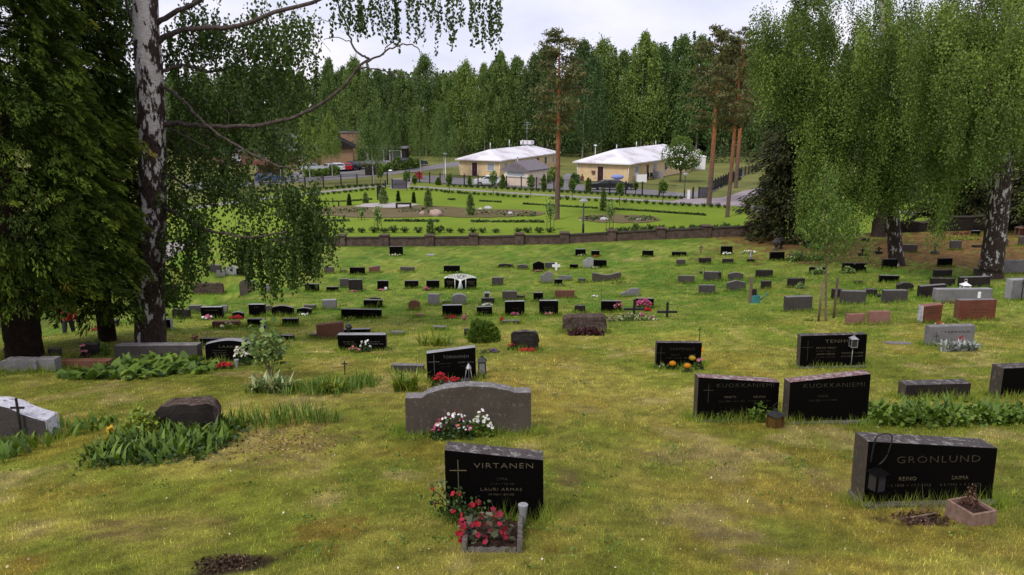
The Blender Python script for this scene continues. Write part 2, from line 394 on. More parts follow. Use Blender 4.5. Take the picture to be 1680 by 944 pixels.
def dashes(W, H, rows, u0, u1, v0, v1):
    bm = bmesh.new(); rr = random.Random(int(W*1e4))
    for r in range(rows):
        v = v1+(v0-v1)*(r/max(1, rows-1)) if rows > 1 else v1
        x = u0*W+rr.uniform(0, .06)*W; e = u1*W-rr.uniform(0, .08)*W
        while x < e:
            l = rr.uniform(.5, 1.3)*.022
            box(bm, (x+l/2-W/2, -.002, v*H), (l, .003, H*.035)); x += l+rr.choice((.008, .008, .03))
    return bm
STONES = []; NST = 0
def S(z, x0, y0, x1, y1, shape, mat, label, top=None, th=None, yaw=None, text=(), cross=None, plinth=0, dash=None, lean=0, side=None, group='gravestones on the grassy slope', bev=None, cat='gravestone', name='gravestone'):
    (px0, py0), (px1, py1) = zp(z, x0, y0), zp(z, x1, y1)
    p = at((px0+px1)/2, py1); k = mpp(p); W = (px1-px0)*k
    th = th or min(.24, max(.11, W*.19))
    zt = atY((px0+px1)/2, py0, p.y+th*.8).z; H = max(.08, zt-p.z)
    W *= .985
    yaw = random.uniform(-4, 4) if yaw is None else yaw
    bev = bev if bev is not None else (.008 if k < .016 else .012)
    tm = {'black': 'topd', 'dark': 'topd', 'dgrey': 'top', 'brown': 'top', 'grey': 'top', 'lgrey': 'lgrey', 'red': 'top', 'rust': 'rust', 'pink': 'pink', 'rough': 'rough', 'pale': 'pale'}[mat]
    if mat == 'black' and k > .013 and k < .03: tm = 'top'
    mats = [M[mat], M[top or tm], M[side or ('dark' if mat == 'black' else mat)]]
    emb = .06+.1*W
    bm = slab_bm(shape, W, H, th, bev if shape != 'rough' else 0, mat in ('rough', 'pale') or shape == 'rough')
    for v in bm.verts:
        if v.co.z < .015: v.co.z -= emb
    loc = p+Vector((0, 0, 0))
    parts = bool(text or cross or plinth or dash)
    lean = lean or random.uniform(-2.6, 1.6); rot = (R(lean), R(random.uniform(-1.1, 1.1)), R(yaw))
    if parts:
        root = empty(name, loc, label, cat, group); root.rotation_euler = rot
        obj('slab', bm, mats, root)
        if plinth:
            b2 = boxm((0, th*.5-.03, -.03), (W*1.03, th+.09, .06+plinth*.7), 0, .01)
            obj('plinth', b2, M['conc'], root)
        if text:
            ms = {}
            for tx in text:
                s_, u, v, h = tx[:4]; mt = tx[4] if len(tx) > 4 else 'gold'
                me = textmesh(s_, h*H); wmax = tx[5]*W if len(tx) > 5 else None
                xs = [q.co.x for q in me.vertices]; fw = (max(xs)-min(xs)) if xs else 1
                sx = wmax/fw if wmax else 1
                me.transform(Matrix.Translation(((u-.5)*W, -.002, v*H)) @ Matrix.Rotation(PI/2, 4, 'X') @ Matrix.Diagonal((sx, 1, 1, 1)))
                ms.setdefault(mt, bmesh.new()).from_mesh(me); bpy.data.meshes.remove(me)
            for mt, b3 in ms.items(): obj('inscription', b3, M[mt], root)
        if dash:
            for dd in dash: obj('inscription', dashes(W, H, *dd[:5]), M[dd[5] if len(dd) > 5 else 'dgold'], root)
        if cross:
            u, v0, v1, cm = cross; b4 = bmesh.new(); hh = (v1-v0)*H
            box(b4, ((u-.5)*W, -.003, (v0+v1)/2*H), (.007, .006, hh)); vb = v1*H-hh*.33
            for sx in (-1, 1): box(b4, ((u-.5)*W+sx*(.0035+hh*.12), -.003, vb), (hh*.24, .006, .007))
            obj('engraved_cross', b4, M[cm], root)
    else:
        root = tag(obj(name, bm, mats, None, loc), label, cat, group); root.rotation_euler = rot
    STONES.append((p.x, p.y, W, k)); LUSH.append((p.x, p.y, W))
    return root, p, W, H, th
T2 = [(2, .12, .45, .42, .55), (2, .55, .9, .42, .55)]
# --- foreground
S('B5' if 0 else 'P', 731, 727, 893, 852, 'tilt', 'black', 'large black gravestone nearest the camera with lichen along its top and roses in front', top='topd', th=.20, yaw=-2, side='dark',
  text=[('VIRTANEN', .60, .775, .105, 'gold', .60), ('LYMA', .58, .585, .055, 'dgold'), ('1.7.1911 + 9.8.1983', .58, .515, .036, 'dgold'), ('LAURI ARMAS', .57, .435, .058, 'gold', .42), ('4.9.1906 + 18.7.1995', .57, .362, .036, 'gold')],
  cross=(.135, .40, .86, 'gold'))
S('P', 1411, 710, 1632, 828, 'tilt', 'black', 'wide leaning black gravestone at lower right with a dark lantern hung at its left end', top='topd', th=.26, yaw=3, lean=-3, side='brown', plinth=.12,
  text=[('GRÖNLUND', .55, .70, .15, 'dgold', .64), ('REINO', .325, .41, .085, 'gold'), ('22.8.1898 + 17.7.1958', .33, .305, .058, 'dgold', .36), ('SAIMA', .73, .41, .085, 'gold'), ('4.3.1903 + 9.1.1992', .74, .305, .058, 'dgold', .32)])
S('P', 665, 627, 873, 712, 'scroll', 'brown', 'very wide grey-brown gravestone with low arched top and stepped shoulders, white pansies before it', top='top', th=.22, yaw=2.5)
S('P', 701, 568, 782, 627, 'tiltr', 'black', 'tilted black gravestone behind the wide arched stone, with pale grey top and red begonias', top='lgrey', th=.17, yaw=4,
  text=[('TORNIAINEN', .60, .74, .12, 'silver', .52), ('AARNE ARVI', .36, .55, .06, 'dgold'), ('1912 - 1978', .36, .46, .05, 'dgold'), ('AINO MARIA', .80, .57, .07, 'silver'), ('1915 - 1989', .80, .46, .06, 'dgold')], cross=(.15, .2, .82, 'silver'))
S('P', 1141, 613, 1277, 690, 'tilt', 'black', 'wide black gravestone with reddish lichen top, the left one of a leaning pair', top='topr', th=.2, yaw=2, lean=-2, side='brown', plinth=.06,
  text=[('KUOKKANIEMI', .58, .80, .13, 'dgold', .70), ('MARTTI', .40, .535, .07, 'gold'), ('12.3.1899 + 4.6.1961', .42, .44, .055, 'dgold', .32), ('HELENA', .76, .535, .07, 'gold'), ('7.9.1902 + 1.2.1977', .76, .44, .055, 'dgold', .28)], cross=(.13, .4, .85, 'dgold'))
S('P', 1289, 610, 1426, 694, 'tiltr', 'black', 'wide black gravestone with reddish lichen top, the right one of a leaning pair', top='topr', th=.2, yaw=4, side='brown', plinth=.10,
  text=[('KUOKKANIEMI', .55, .78, .13, 'dgold', .76), ('ENSIO', .42, .56, .07, 'dgold'), ('5.8.1925 + 3.1.1944', .42, .475, .055, 'dgold', .34)])
S('P', 1310, 547, 1421, 602, 'rect', 'black', 'black gravestone with a grey roofed lantern at its upper right, behind the leaning pair', top='topd', th=.18, yaw=2, side='brown', plinth=.05,
  text=[('TENHO', .57, .80, .15, 'gold', .40), ('PEKKA PAULI', .39, .60, .085, 'gold', .30), ('4.6.1907 + 28.5.1971', .39, .50, .06, 'dgold', .30), ('AINO LEENA', .39, .405, .085, 'gold', .28), ('9.4.1910 + 2.6.1998', .39, .31, .06, 'dgold', .28), ('TAUNO TAPANI', .79, .42, .085, 'gold', .33), ('22.2.1939 + 8.6.2009', .79, .32, .06, 'gold', .33)], cross=(.11, .22, .84, 'dgold'))
S('P', 1075, 560, 1150, 603, 'rect', 'black', 'small black gravestone with orange marigolds growing at its foot', top='topd', th=.14, yaw=1, side='dgrey',
  text=[('VARPENIUS', .57, .74, .16, 'dgold', .56), ('ERNST', .42, .50, .1, 'dgold'), ('1.4.1899 + 12.9.1970', .38, .38, .07, 'dgold', .34), ('ARMI', .80, .50, .1, 'gold'), ('3.6.1904 + 7.1.1989', .80, .38, .07, 'gold', .34)], cross=(.1, .1, .82, 'dgold'))
S('A7', 167, 695, 358, 835, 'rough', 'dark', 'dark rough-edged gravestone with gold text and a red bed, right of the round bush', top='topd', th=.15,
  text=[('SALO', .58, .82, .12, 'gold', .36), ('EINO OLAVI', .58, .64, .085, 'dgold', .42), ('2.1.1911 + 8.4.1972', .58, .53, .07, 'dgold', .42), ('HILJA MARIA', .6, .38, .085, 'gold', .46), ('1914 + 2001', .6, .24, .1, 'gold', .42)])
S('A6', 147, 715, 490, 838, 'rect', 'black', 'long black gravestone with white flowers before its face and an urn on top', top='lgrey', th=.18, yaw=1, dash=[(2, .1, .38, .42, .56, 'gold'), (2, .66, .92, .42, .56, 'silver')], side='dgrey')
S('A5', 335, 752, 675, 915, 'arch', 'black', 'dark arched gravestone with a light curved top edge and white flowers at its right', top='lgrey', th=.2, yaw=3,
  text=[('LAAKSO', .52, .70, .17, 'gold', .46)], dash=[(4, .14, .46, .2, .52, 'dgold')], side='dgrey')
S('A5', 285, 748, 685, 800, 'rect', 'black', 'low black slab just behind the dark arched gravestone', th=.12)
S('B2', 680, 155, 1185, 262, 'rect', 'dgrey', 'long grey granite gravestone behind the big-leaved bergenia bed', top='top', th=.26, yaw=-1)
S('B2', 0, 240, 218, 328, 'rough', 'grey', 'long rough grey stone at the left edge under the conifer', th=.25, yaw=0)
S('B2', 216, 236, 332, 326, 'rect', 'grey', 'squarish grey block butted against the long rough stone at the left edge', th=.22, yaw=0, plinth=.02)
S('B2', 332, 250, 660, 312, 'rect', 'rust', 'low reddish-brown stone between the grey block and the bergenia bed', th=.15, yaw=0)
S('B2', -190, 482, 285, 735, 'fall', 'dgrey', 'grey stone with a thick pale rough-hewn top edge, cut off by the left frame edge', top='pale', th=.30, yaw=2, side='pale', plinth=.03)
S('B2', 950, 485, 1282, 700, 'rough', 'dark', 'dark boulder-like gravestone standing among lily-of-the-valley leaves', top='rough', th=.3, yaw=8, side='rough')
S('B7', 298, 190, 630, 280, 'rect', 'dark', 'low black gravestone half hidden by green leaves, right of the leaning pair', top='topd', th=.22, yaw=4, side='brown', text=[('MÄKINEN', .5, .70, .2, 'dgold', .6)])
S('B7', 756, 108, 1010, 270, 'rect', 'black', 'black gravestone cut off by the right frame edge with a brown left side', top='topd', th=.26, yaw=7, side='brown')
S('B1', 553, 678, 862, 815, 'rect', 'grey', 'grey granite gravestone with black lettering and silvery leaves before it', th=.2, yaw=4, text=[('TERKOLA', .60, .70, .16, 'ink', .56)], cross=(.16, .12, .72, 'ink'))
S('B1', 510, 540, 650, 672, 'taper', 'red', 'small upright red gravestone with a pale left side', top='pink', side='pale', th=.22, yaw=9, text=[('SEPPÄNEN', .5, .80, .12, 'dgold', .74)], dash=[(3, .14, .86, .5, .68, 'dgold')])
S('B1', 742, 512, 1000, 655, 'rect', 'red', 'wide red-brown gravestone with a white candle on its top', top='grey', th=.22, yaw=5, text=[('JOKELA', .56, .76, .15, 'gold', .44)], dash=[(2, .3, .8, .4, .54, 'dgold')], side='rust')
S('B1', 598, 443, 985, 530, 'rect', 'grey', 'long low light grey gravestone behind the wide red-brown stone', top='lgrey', th=.26, yaw=5)
S('B1', 1078, 380, 1260, 520, 'rect', 'grey', 'grey gravestone with a pale left side at the right frame edge', top='lgrey', side='lgrey', th=.3, yaw=10)
S('B1', 177, 590, 316, 680, 'rect', 'pink', 'pinkish stone slab, the right one of a pale pair in the grass', th=.12)
S('B1', 33, 607, 155, 680, 'rect', 'pink', 'pinkish stone slab, the left and duller one of a pale pair in the grass', th=.12)
S('B1', 0, 458, 155, 548, 'rect', 'dgrey', 'charcoal gravestone just right of the staked sapling', th=.2, top='grey')
S('B1', 150, 447, 232, 500, 'rough', 'dark', 'dark rough stone between two charcoal gravestones right of the staked sapling', th=.2)
S('B1', 270, 453, 428, 538, 'rect', 'dgrey', 'charcoal gravestone with a small black hook lamp by its left side', th=.2, top='grey')
S('B1', 365, 404, 466, 466, 'round', 'dark', 'low round-topped dark stone left of the wedge-topped dark stone', th=.2)
S('B1', 500, 415, 678, 508, 'tiltr', 'dark', 'dark gravestone with a pale slanting top edge, left of the long light grey stone', top='grey', th=.2, yaw=5)
S('B1', 578, 378, 730, 440, 'rect', 'dark', 'dark brown stone directly behind the slanting-topped dark stone', th=.15)
S('B1', 597, 325, 716, 382, 'rect', 'dark', 'dark stone second in a file of three behind the long light grey stone', th=.15)
S('B1', 625, 250, 716, 306, 'rect', 'black', 'black stone at the back of a file of three, between the two birches', th=.15)
S('B1', 760, 368, 963, 442, 'rect', 'dark', 'wide black stone behind the white lantern, before the right birch', top='grey', th=.18, yaw=3)
S('B1', 860, 315, 945, 368, 'rect', 'brown', 'brown stone half hidden behind the foot of the right birch', th=.15)
S('B1', 1020, 262, 1215, 350, 'rect', 'grey', 'pale grey slab right of the thick birch trunk', th=.2)
S('B1', 703, 138, 777, 198, 'rect', 'dgrey', 'grey-brown upright stone on brown needle litter between the birches', th=.15)
S('B1', 398, 163, 490, 215, 'rect', 'brown', 'brownish block close to the right of the left birch trunk', th=.16)
S('B1', 265, 255, 362, 322, 'rect', 'black', 'black stone against the foot of the left one of two birches at right', th=.15)
S('B1', 247, 360, 372, 409, 'rect', 'black', 'low wide black stone in front of the left birch at right', th=.16)
S('B1', 85, 396, 143, 418, 'rect', 'dark', 'very small black stone in grass left of the low wide black one', th=.12)
S('B1', 8, 280, 160, 345, 'rect', 'black', 'wide black stone with leafy plants at its left end, left of the birches', th=.16)
S('B1', 1030, 122, 1078, 176, 'round', 'dgrey', 'small round-topped grey stone right of the thick birch trunk', th=.14)
S('B1', 1145, 110, 1240, 170, 'rect', 'brown', 'brown stone at the right frame edge on needle litter', th=.14)
S('B1', 840, 72, 898, 107, 'rect', 'black', 'small dark stone with light top close to the shaded wall', top='lgrey', th=.14)
# --- the far right middle rows
S('A8', 850, 537, 1042, 650, 'rect', 'dgrey', 'large charcoal gravestone just left of the staked sapling', th=.22, yaw=4, top='grey')
S('A8', 1180, 487, 1250, 565, 'rect', 'dark', 'dark stone behind the sapling stakes', th=.15)
S('A8', 868, 413, 988, 482, 'rect', 'dark', 'black stone with pale leafy plant at its right end, behind the large charcoal stone', th=.15)
S('A8', 682, 432, 752, 492, 'rect', 'dark', 'small square dark stone right of the wooden post with the watering can', th=.14)
S('A8', 645, 355, 763, 413, 'rect', 'dark', 'dark stone above and behind the small square one by the wooden post', th=.15)
S('A8', 440, 427, 572, 507, 'peak', 'dgrey', 'grey-brown stone with low peaked top left of the wooden post', th=.16)
S('A8', 450, 372, 555, 430, 'arch', 'dgrey', 'grey-brown stone with curved top directly behind the low peaked one', th=.15)
S('A8', 280, 367, 398, 436, 'rect', 'dgrey', 'charcoal stone with thin hook lamps on both sides', th=.15)
S('A8', 243, 460, 357, 530, 'rect', 'dgrey', 'brown-grey stone in front of the charcoal one with hook lamps', th=.15)
S('A8', 95, 395, 212, 452, 'rect', 'brown', 'brown stone standing alone left of the charcoal one with hook lamps', th=.14)
S('A8', 243, 270, 330, 316, 'rect', 'dark', 'dark stone below the small grey wooden cross', th=.14)
S('A8', 410, 277, 486, 313, 'rect', 'dark', 'small dark stone straight in front of the black one with white flowers', th=.14)
S('A8', 397, 188, 478, 250, 'rect', 'black', 'black stone with white flowers near the wall, right of the wooden cross', th=.14)
S('A8', 53, 228, 155, 262, 'rect', 'black', 'low wide black stone left of the small grey wooden cross', th=.14)
S('A8', 85, 282, 148, 328, 'rect', 'dgrey', 'small grey stone just below the low wide black one', th=.13)
S('A8', 580, 280, 635, 302, 'rect', 'black', 'tiny black base stone with a figure-like ornament, near a white patch of flowers', th=.12)
S('A8', 742, 228, 845, 293, 'rect', 'black', 'tall black stone in front of the two dark urns', th=.15)
S('A8', 880, 245, 965, 291, 'rect', 'dgrey', 'blue-grey stone half covered by pale leafy shrub', th=.14)
S('A8', 985, 150, 1098, 202, 'rect', 'black', 'black stone with leafy plant near the spruce trunk', th=.14)
S('A8', 1020, 334, 1140, 386, 'rect', 'black', 'black stone overgrown with pale leaves behind the sapling stem', th=.14)
# --- middle rows, centre
S('A7', 617, 122, 690, 172, 'rect', 'black', 'black stone near the wall, left one of two with flowers', th=.13, top='lgrey')
S('A7', 729, 133, 788, 175, 'rect', 'black', 'smaller black stone near the wall, right one of two with flowers', th=.13, top='lgrey')
S('A7', 1088, 133, 1167, 181, 'rect', 'black', 'black stone with a thin rod behind it, alone near the wall', th=.13, top='grey')
S('A7', 75, 226, 180, 258, 'arch', 'dark', 'low dark stone with gently arched top left of a grey-brown one', th=.13)
S('A7', 208, 230, 284, 268, 'arch', 'brown', 'grey-brown low stone beside the low dark arched one', th=.13)
S('A7', 318, 208, 400, 281, 'peak', 'black', 'black stone with curved peaked top left of the white cross', th=.14)
S('A7', 402, 217, 472, 262, 'rect', 'dgrey', 'grey stone just behind and left of the white cross', th=.13)
S('A7', 577, 230, 637, 262, 'rect', 'black', 'small low black stone left of the pale irregular stone', th=.12)
S('A7', 670, 182, 745, 258, 'hump', 'lgrey', 'pale grey irregular stone joined to a black one on its right', th=.14)
S('A7', 744, 199, 837, 256, 'rect', 'black', 'black stone touching the pale irregular stone', th=.13)
S('A7', 30, 321, 112, 383, 'rect', 'dgrey', 'square charcoal stone left of the grey stone with flowing top', th=.14)
S('A7', 372, 282, 458, 363, 'hump', 'grey', 'grey stone with flowing curved top, behind dark leafy plants', th=.15)
S('A7', 470, 333, 525, 386, 'rect', 'black', 'small black stone hidden by a dark leafy plant', th=.13)
S('A7', 500, 310, 592, 346, 'rect', 'grey', 'low grey stone with plants on both ends', th=.13)
S('A7', 637, 328, 692, 361, 'rect', 'dgrey', 'small charcoal stone left of the wavy brown double stone', th=.12)
S('A7', 735, 287, 942, 350, 'wave', 'brown', 'wide dark brown stone with wavy double top', th=.15)
S('A7', 472, 412, 612, 471, 'rect', 'rust', 'wide rust-red stone in open grass', th=.15)
S('A7', 103, 417, 208, 489, 'rect', 'brown', 'grey-brown stone behind a smaller dark one', th=.15, top='grey')
S('A7', 183, 448, 263, 483, 'rect', 'dark', 'small dark stone before the grey-brown one', th=.12)
S('A7', 322, 427, 391, 493, 'rect', 'black', 'narrow black stone between the two flower-fronted black stones, further back', th=.14)
S('A7', 122, 486, 262, 592, 'rect', 'black', 'black stone with pink flowers, left one of two alike', th=.15, top='lgrey', dash=[(1, .36, .74, .5, .5, 'dgold')])
S('A7', 362, 482, 498, 592, 'rect', 'black', 'black stone with a cushion of pink flowers, right one of two alike', th=.15, top='lgrey', dash=[(2, .2, .8, .4, .55, 'dgold')])
S('A7', 933, 397, 1068, 460, 'slantl', 'grey', 'grey stone whose top steps down to the left', th=.15)
S('A7', 797, 484, 941, 570, 'rect', 'black', 'black stone with pink blooms at its right end, left of the flower bed', th=.15, top='grey')
S('A7', 1040, 467, 1168, 542, 'rect', 'black', 'black stone covered by tall pink blooms behind the flower bed', th=.15, top='grey')
S('A7', 613, 517, 688, 572, 'rect', 'dark', 'dark stone behind the reddish-brown boulder stone', th=.14)
S('A7', 105, 622, 222, 653, 'rect', 'dgrey', 'low grey slab with red flowers at its left end', th=.13)
S('A7', 532, 578, 838, 712, 'rough', 'rough', 'massive rough brown boulder stone with a dark red mat of plants', th=.4, yaw=-3)
# --- middle rows, left of centre
S('A6', 510, 104, 606, 168, 'rect', 'black', 'black stone with pale flowers, alone close to the wall', th=.14, top='grey')
S('A6', 230, 251, 338, 306, 'rect', 'black', 'wide black stone left of the brown one with slanting top', th=.14)
S('A6', 365, 237, 443, 292, 'slantr', 'rust', 'brown stone with slanting pale top', top='grey', th=.16, side='lgrey')
S('A6', 162, 268, 208, 289, 'rect', 'brown', 'tiny low brown stone left of the wide black one', th=.1)
S('A6', 48, 248, 120, 297, 'rect', 'brown', 'square brown stone at the tip of the hanging birch twigs', th=.14)
S('A6', 585, 248, 687, 284, 'rect', 'brown', 'grey-brown wide low stone left of the white tree ornament', th=.14)
S('A6', 892, 239, 1008, 292, 'rect', 'black', 'black stone behind the white tree ornament', th=.14)
S('A6', 425, 344, 503, 416, 'rect', 'black', 'black stone with a white note and small flowers', th=.14, top='grey')
S('A6', 617, 344, 714, 402, 'rect', 'black', 'black stone with overgrown foot, second left of the white tree ornament', th=.14, top='grey', dash=[(2, .2, .8, .5, .65, 'dgold')])
S('A6', 770, 342, 862, 414, 'rect', 'black', 'black stone with pink and green plants just left of the white tree ornament', th=.14, top='grey')
S('A6', 162, 331, 226, 396, 'rect', 'dgrey', 'grey stone half hidden behind a brownish black one', th=.14)
S('A6', 225, 336, 322, 422, 'rect', 'dark', 'brownish black stone with small flowers, overlapping a grey one', th=.14, top='grey')
S('A6', 66, 387, 150, 426, 'rect', 'black', 'low black stone left of the grey and brownish pair', th=.13)
S('A6', 780, 437, 860, 521, 'rect', 'grey', 'upright light grey stone left of the dark one with red begonias', th=.15, top='lgrey', plinth=.02)
S('A6', 950, 436, 1053, 516, 'round', 'grey', 'light grey round-shouldered stone', th=.15, top='lgrey')
S('A6', 885, 488, 965, 512, 'rect', 'dark', 'low dark stone peeping from behind the black one with red begonias', th=.12)
S('A6', 883, 513, 1025, 603, 'rect', 'black', 'black stone with a row of red begonias', th=.15, top='lgrey')
S('A6', 1157, 465, 1250, 516, 'rect', 'dark', 'dark stone with a grey lantern on top', th=.14, top='grey')
S('A6', 1125, 525, 1235, 593, 'rect', 'black', 'black stone with thin flowing script', th=.14, top='grey', dash=[(2, .3, .9, .5, .8, 'gold')])
S('A6', 643, 481, 724, 554, 'round', 'rust', 'small red-brown stone with rounded top and two panels', th=.14)
S('A6', 680, 578, 749, 606, 'rect', 'pink', 'small pale pinkish slab flat in the grass', th=.12)
S('A6', 327, 478, 460, 541, 'rect', 'black', 'black stone with bright fern leaves', th=.14)
S('A6', 365, 462, 452, 500, 'arch', 'dark', 'dark arched stone behind the black one with fern leaves', th=.12)
S('A6', 168, 543, 455, 616, 'rect', 'black', 'long low black stone with yellow-green plants and pink flowers', th=.16, dash=[(1, .5, .9, .6, .6, 'dgold')])
S('A6', 40, 477, 140, 553, 'rect', 'grey', 'plain pale grey stone left of the long low black one', th=.15, top='lgrey')
S('A6', 0, 633, 188, 756, 'tiltr', 'rust', 'big blank rust-brown stone left of the long black one with white flowers', th=.18, yaw=4)
S('A6', 188, 681, 376, 740, 'rect', 'black', 'black stone behind the long one with white flowers', th=.14, top='lgrey')
S('A6', 510, 700, 613, 730, 'rect', 'grey', 'low grey stone with plants, in open grass', th=.16)
S('A6', 805, 662, 908, 696, 'rect', 'dgrey', 'low grey-green slab in the open grass', th=.2)
S('A6', 1038, 680, 1072, 748, 'rect', 'dark', 'narrow dark stone at the left edge of the round green bush', th=.12)
S('B4', 5, 315, 262, 385, 'rect', 'dgrey', 'grey stone behind the yellow-green fern, left of the tilted black stone', th=.14)
# --- left rows under the birch
S('A5', 358, 234, 443, 292, 'rect', 'dgrey', 'grey block at the back left below the birch leaves', th=.16)
S('A5', 410, 273, 472, 320, 'rect', 'grey', 'small grey stone left of the peaked pale one', th=.12)
S('A5', 476, 237, 561, 309, 'peak', 'lgrey', 'pale grey stone with peaked top', th=.14)
S('A5', 548, 261, 645, 313, 'rect', 'black', 'black stone overlapping the peaked pale one', th=.13, top='grey')
S('A5', 245, 360, 455, 440, 'rough', 'rough', 'wide rough mossy stone right of the birch trunk', th=.25)
S('A5', 570, 336, 676, 446, 'round', 'brown', 'round-topped weathered grey-brown stone right of the mossy one', th=.2)
S('A5', 750, 372, 792, 430, 'rect', 'grey', 'narrow pale stone behind hanging birch twigs', th=.13)
S('A5', 1032, 366, 1130, 426, 'rect', 'black', 'black stone below the rightmost hanging birch twigs', th=.14)
S('A5', 30, 372, 150, 432, 'rect', 'dark', 'dark stone touching the birch trunk on its right', th=.15)
S('A5', 95, 545, 220, 616, 'rect', 'dark', 'dark stone behind low birch leaves right of the trunk', th=.15)
S('A5', 215, 517, 305, 577, 'rect', 'dgrey', 'grey stone behind the wide black one with many flowers', th=.15)
S('A5', 302, 526, 455, 616, 'rect', 'black', 'wide black stone with pink and white flowers', th=.15, top='lgrey', dash=[(1, .2, .8, .74, .74, 'gold')])
S('A5', 440, 518, 486, 577, 'rect', 'grey', 'grey stone end showing behind the wide black flowered one', th=.15)
S('A5', 518, 561, 598, 616, 'arch', 'black', 'small black stone with red flowers and a curved top', th=.14)
S('A5', 378, 628, 570, 681, 'rect', 'rust', 'low wide rust-red stone with a bushy plant', th=.16)
S('A5', 638, 508, 753, 602, 'rect', 'black', 'upright black stone with pale top, left of the wide black arched one', th=.15, top='lgrey', dash=[(1, .3, .7, .78, .78, 'gold')])
S('A5', 753, 520, 800, 572, 'rect', 'brown', 'brown stone between an upright black and an arched black stone', th=.12)
S('A5', 795, 517, 951, 598, 'arch', 'black', 'wide black stone with arched top', th=.15)
S('A5', 972, 533, 1076, 586, 'arch', 'black', 'low black arched stone with a row of small white plants', th=.14)
S('A5', 1025, 514, 1106, 556, 'rect', 'brown', 'brown stone behind the low black arched one', th=.12)
S('A5', 624, 610, 750, 669, 'rect', 'black', 'black stone with purple flowers at its right end', th=.15, top='grey')
S('A5', 870, 608, 983, 667, 'rect', 'black', 'black stone with grassy foot right of the purple flowers', th=.15)
S('A5', 830, 725, 950, 766, 'rect', 'black', 'low black stone with a white plant at its left, above the leafy shrub', th=.13)
S('A5', 1062, 716, 1116, 748, 'rect', 'dgrey', 'short grey slab left of the big blank rust-brown stone', th=.14)
S('A5', 40, 614, 90, 696, 'rect', 'black', 'narrow black stone right beside the birch trunk', th=.16, side='lgrey')
S('B2', 482, 152, 580, 240, 'rect', 'dark', 'dark stone with pinkish plants left of the long grey granite one', th=.2)
S('B2', 615, 15, 700, 60, 'rect', 'dark', 'dark stone with red plants between the conifer and the birch', th=.15)
S('B2', 285, 183, 350, 236, 'rect', 'dgrey', 'small grey stone right of the conifer trunk', th=.14)
S('B2', 20, 160, 110, 240, 'round', 'dgrey', 'grey rounded stone left of the conifer trunk', th=.18)
# --- the black monument with the white metal tree
root, p, W, H, th = S('A6', 895, 308, 1125, 410, 'arch', 'black', 'black double gravestone carrying a white metal tree ornament', th=.16, yaw=0, plinth=.03, dash=[(3, .05, .32, .4, .6, 'gold'), (3, .72, .95, .4, .6, 'gold')])
bm = bmesh.new()
tube(bm, [(0, -.03, 0), (0, -.03, H*.5), (0, -.03, H*.75)], [.11, .06, .05], 8)
for s_ in (-1, 1):
    tube(bm, [(s_*.10, -.03, 0), (s_*.035, -.03, H*.55)], [.04, .02], 6)
    tube(bm, [(s_*.26, -.03, .02), (s_*.26, -.03, H*.78)], .018, 6)
for i in range(46):
    u = random.uniform(-1, 1); x = u*W*.47; z = H*(1.10-.22*u*u)-random.uniform(0, .24)*H*(1.1-abs(u))-.02
    ball(bm, (x, -.03, z), random.uniform(.022, .04), 1)
for i in range(16):
    u = -1+2*i/15; tube(bm, spline([(0, -.03, H*.6), (u*W*.18, -.03, H*.80), (u*W*.46, -.03, H*(1.08-.2*u*u))], 4), .012, 5)
for i in range(14):
    u0 = -1+2*i/14; u1 = -1+2*(i+1)/14
    tube(bm, [(u0*W*.5, -.03, H*(1.12-.26*u0*u0)), (u1*W*.5, -.03, H*(1.12-.26*u1*u1))], .018, 5)
obj('tree_ornament', bm, M['white'], root)
# ---------------------------------------------------------------- foliage helpers
def unit(v): return v/np.maximum(np.linalg.norm(v, axis=1, keepdims=True), 1e-9)
def leafquads(P, size, elong=1.6, axis=None, flat=0.0, tint=None):
    """rhombic leaves at P; axis = growth direction of each leaf, flat = how much the blades turn their face to the sky"""
    n = len(P); size = np.broadcast_to(np.asarray(size, float), (n,))[:, None]
    A = unit(rng.normal(size=(n, 3))) if axis is None else unit(np.asarray(axis)+rng.normal(size=(n, 3))*.25)
    N = unit(rng.normal(size=(n, 3))+np.array([0, 0, flat*3])); B = unit(np.cross(N, A)); N = np.cross(A, B)
    a, b = A*size*elong*.5, B*size*.5; bow = N*size*.12
    V = np.stack([P-a, P+b*1.0-a*.1+bow, P+a, P-b*1.0-a*.1+bow], 1).reshape(-1, 3)
    F = np.arange(4*n, dtype=np.int32).reshape(n, 4)
    t = rng.random(n) if tint is None else np.clip(tint, 0, 1)
    return V, F, np.repeat(t, 4)
def joinleaves(L):
    V, F, T, o = [], [], [], 0
    for v, f, t in L:
        V.append(v); F.append(f+o); T.append(t); o += len(v)
    return np.concatenate(V), np.concatenate(F), np.concatenate(T)
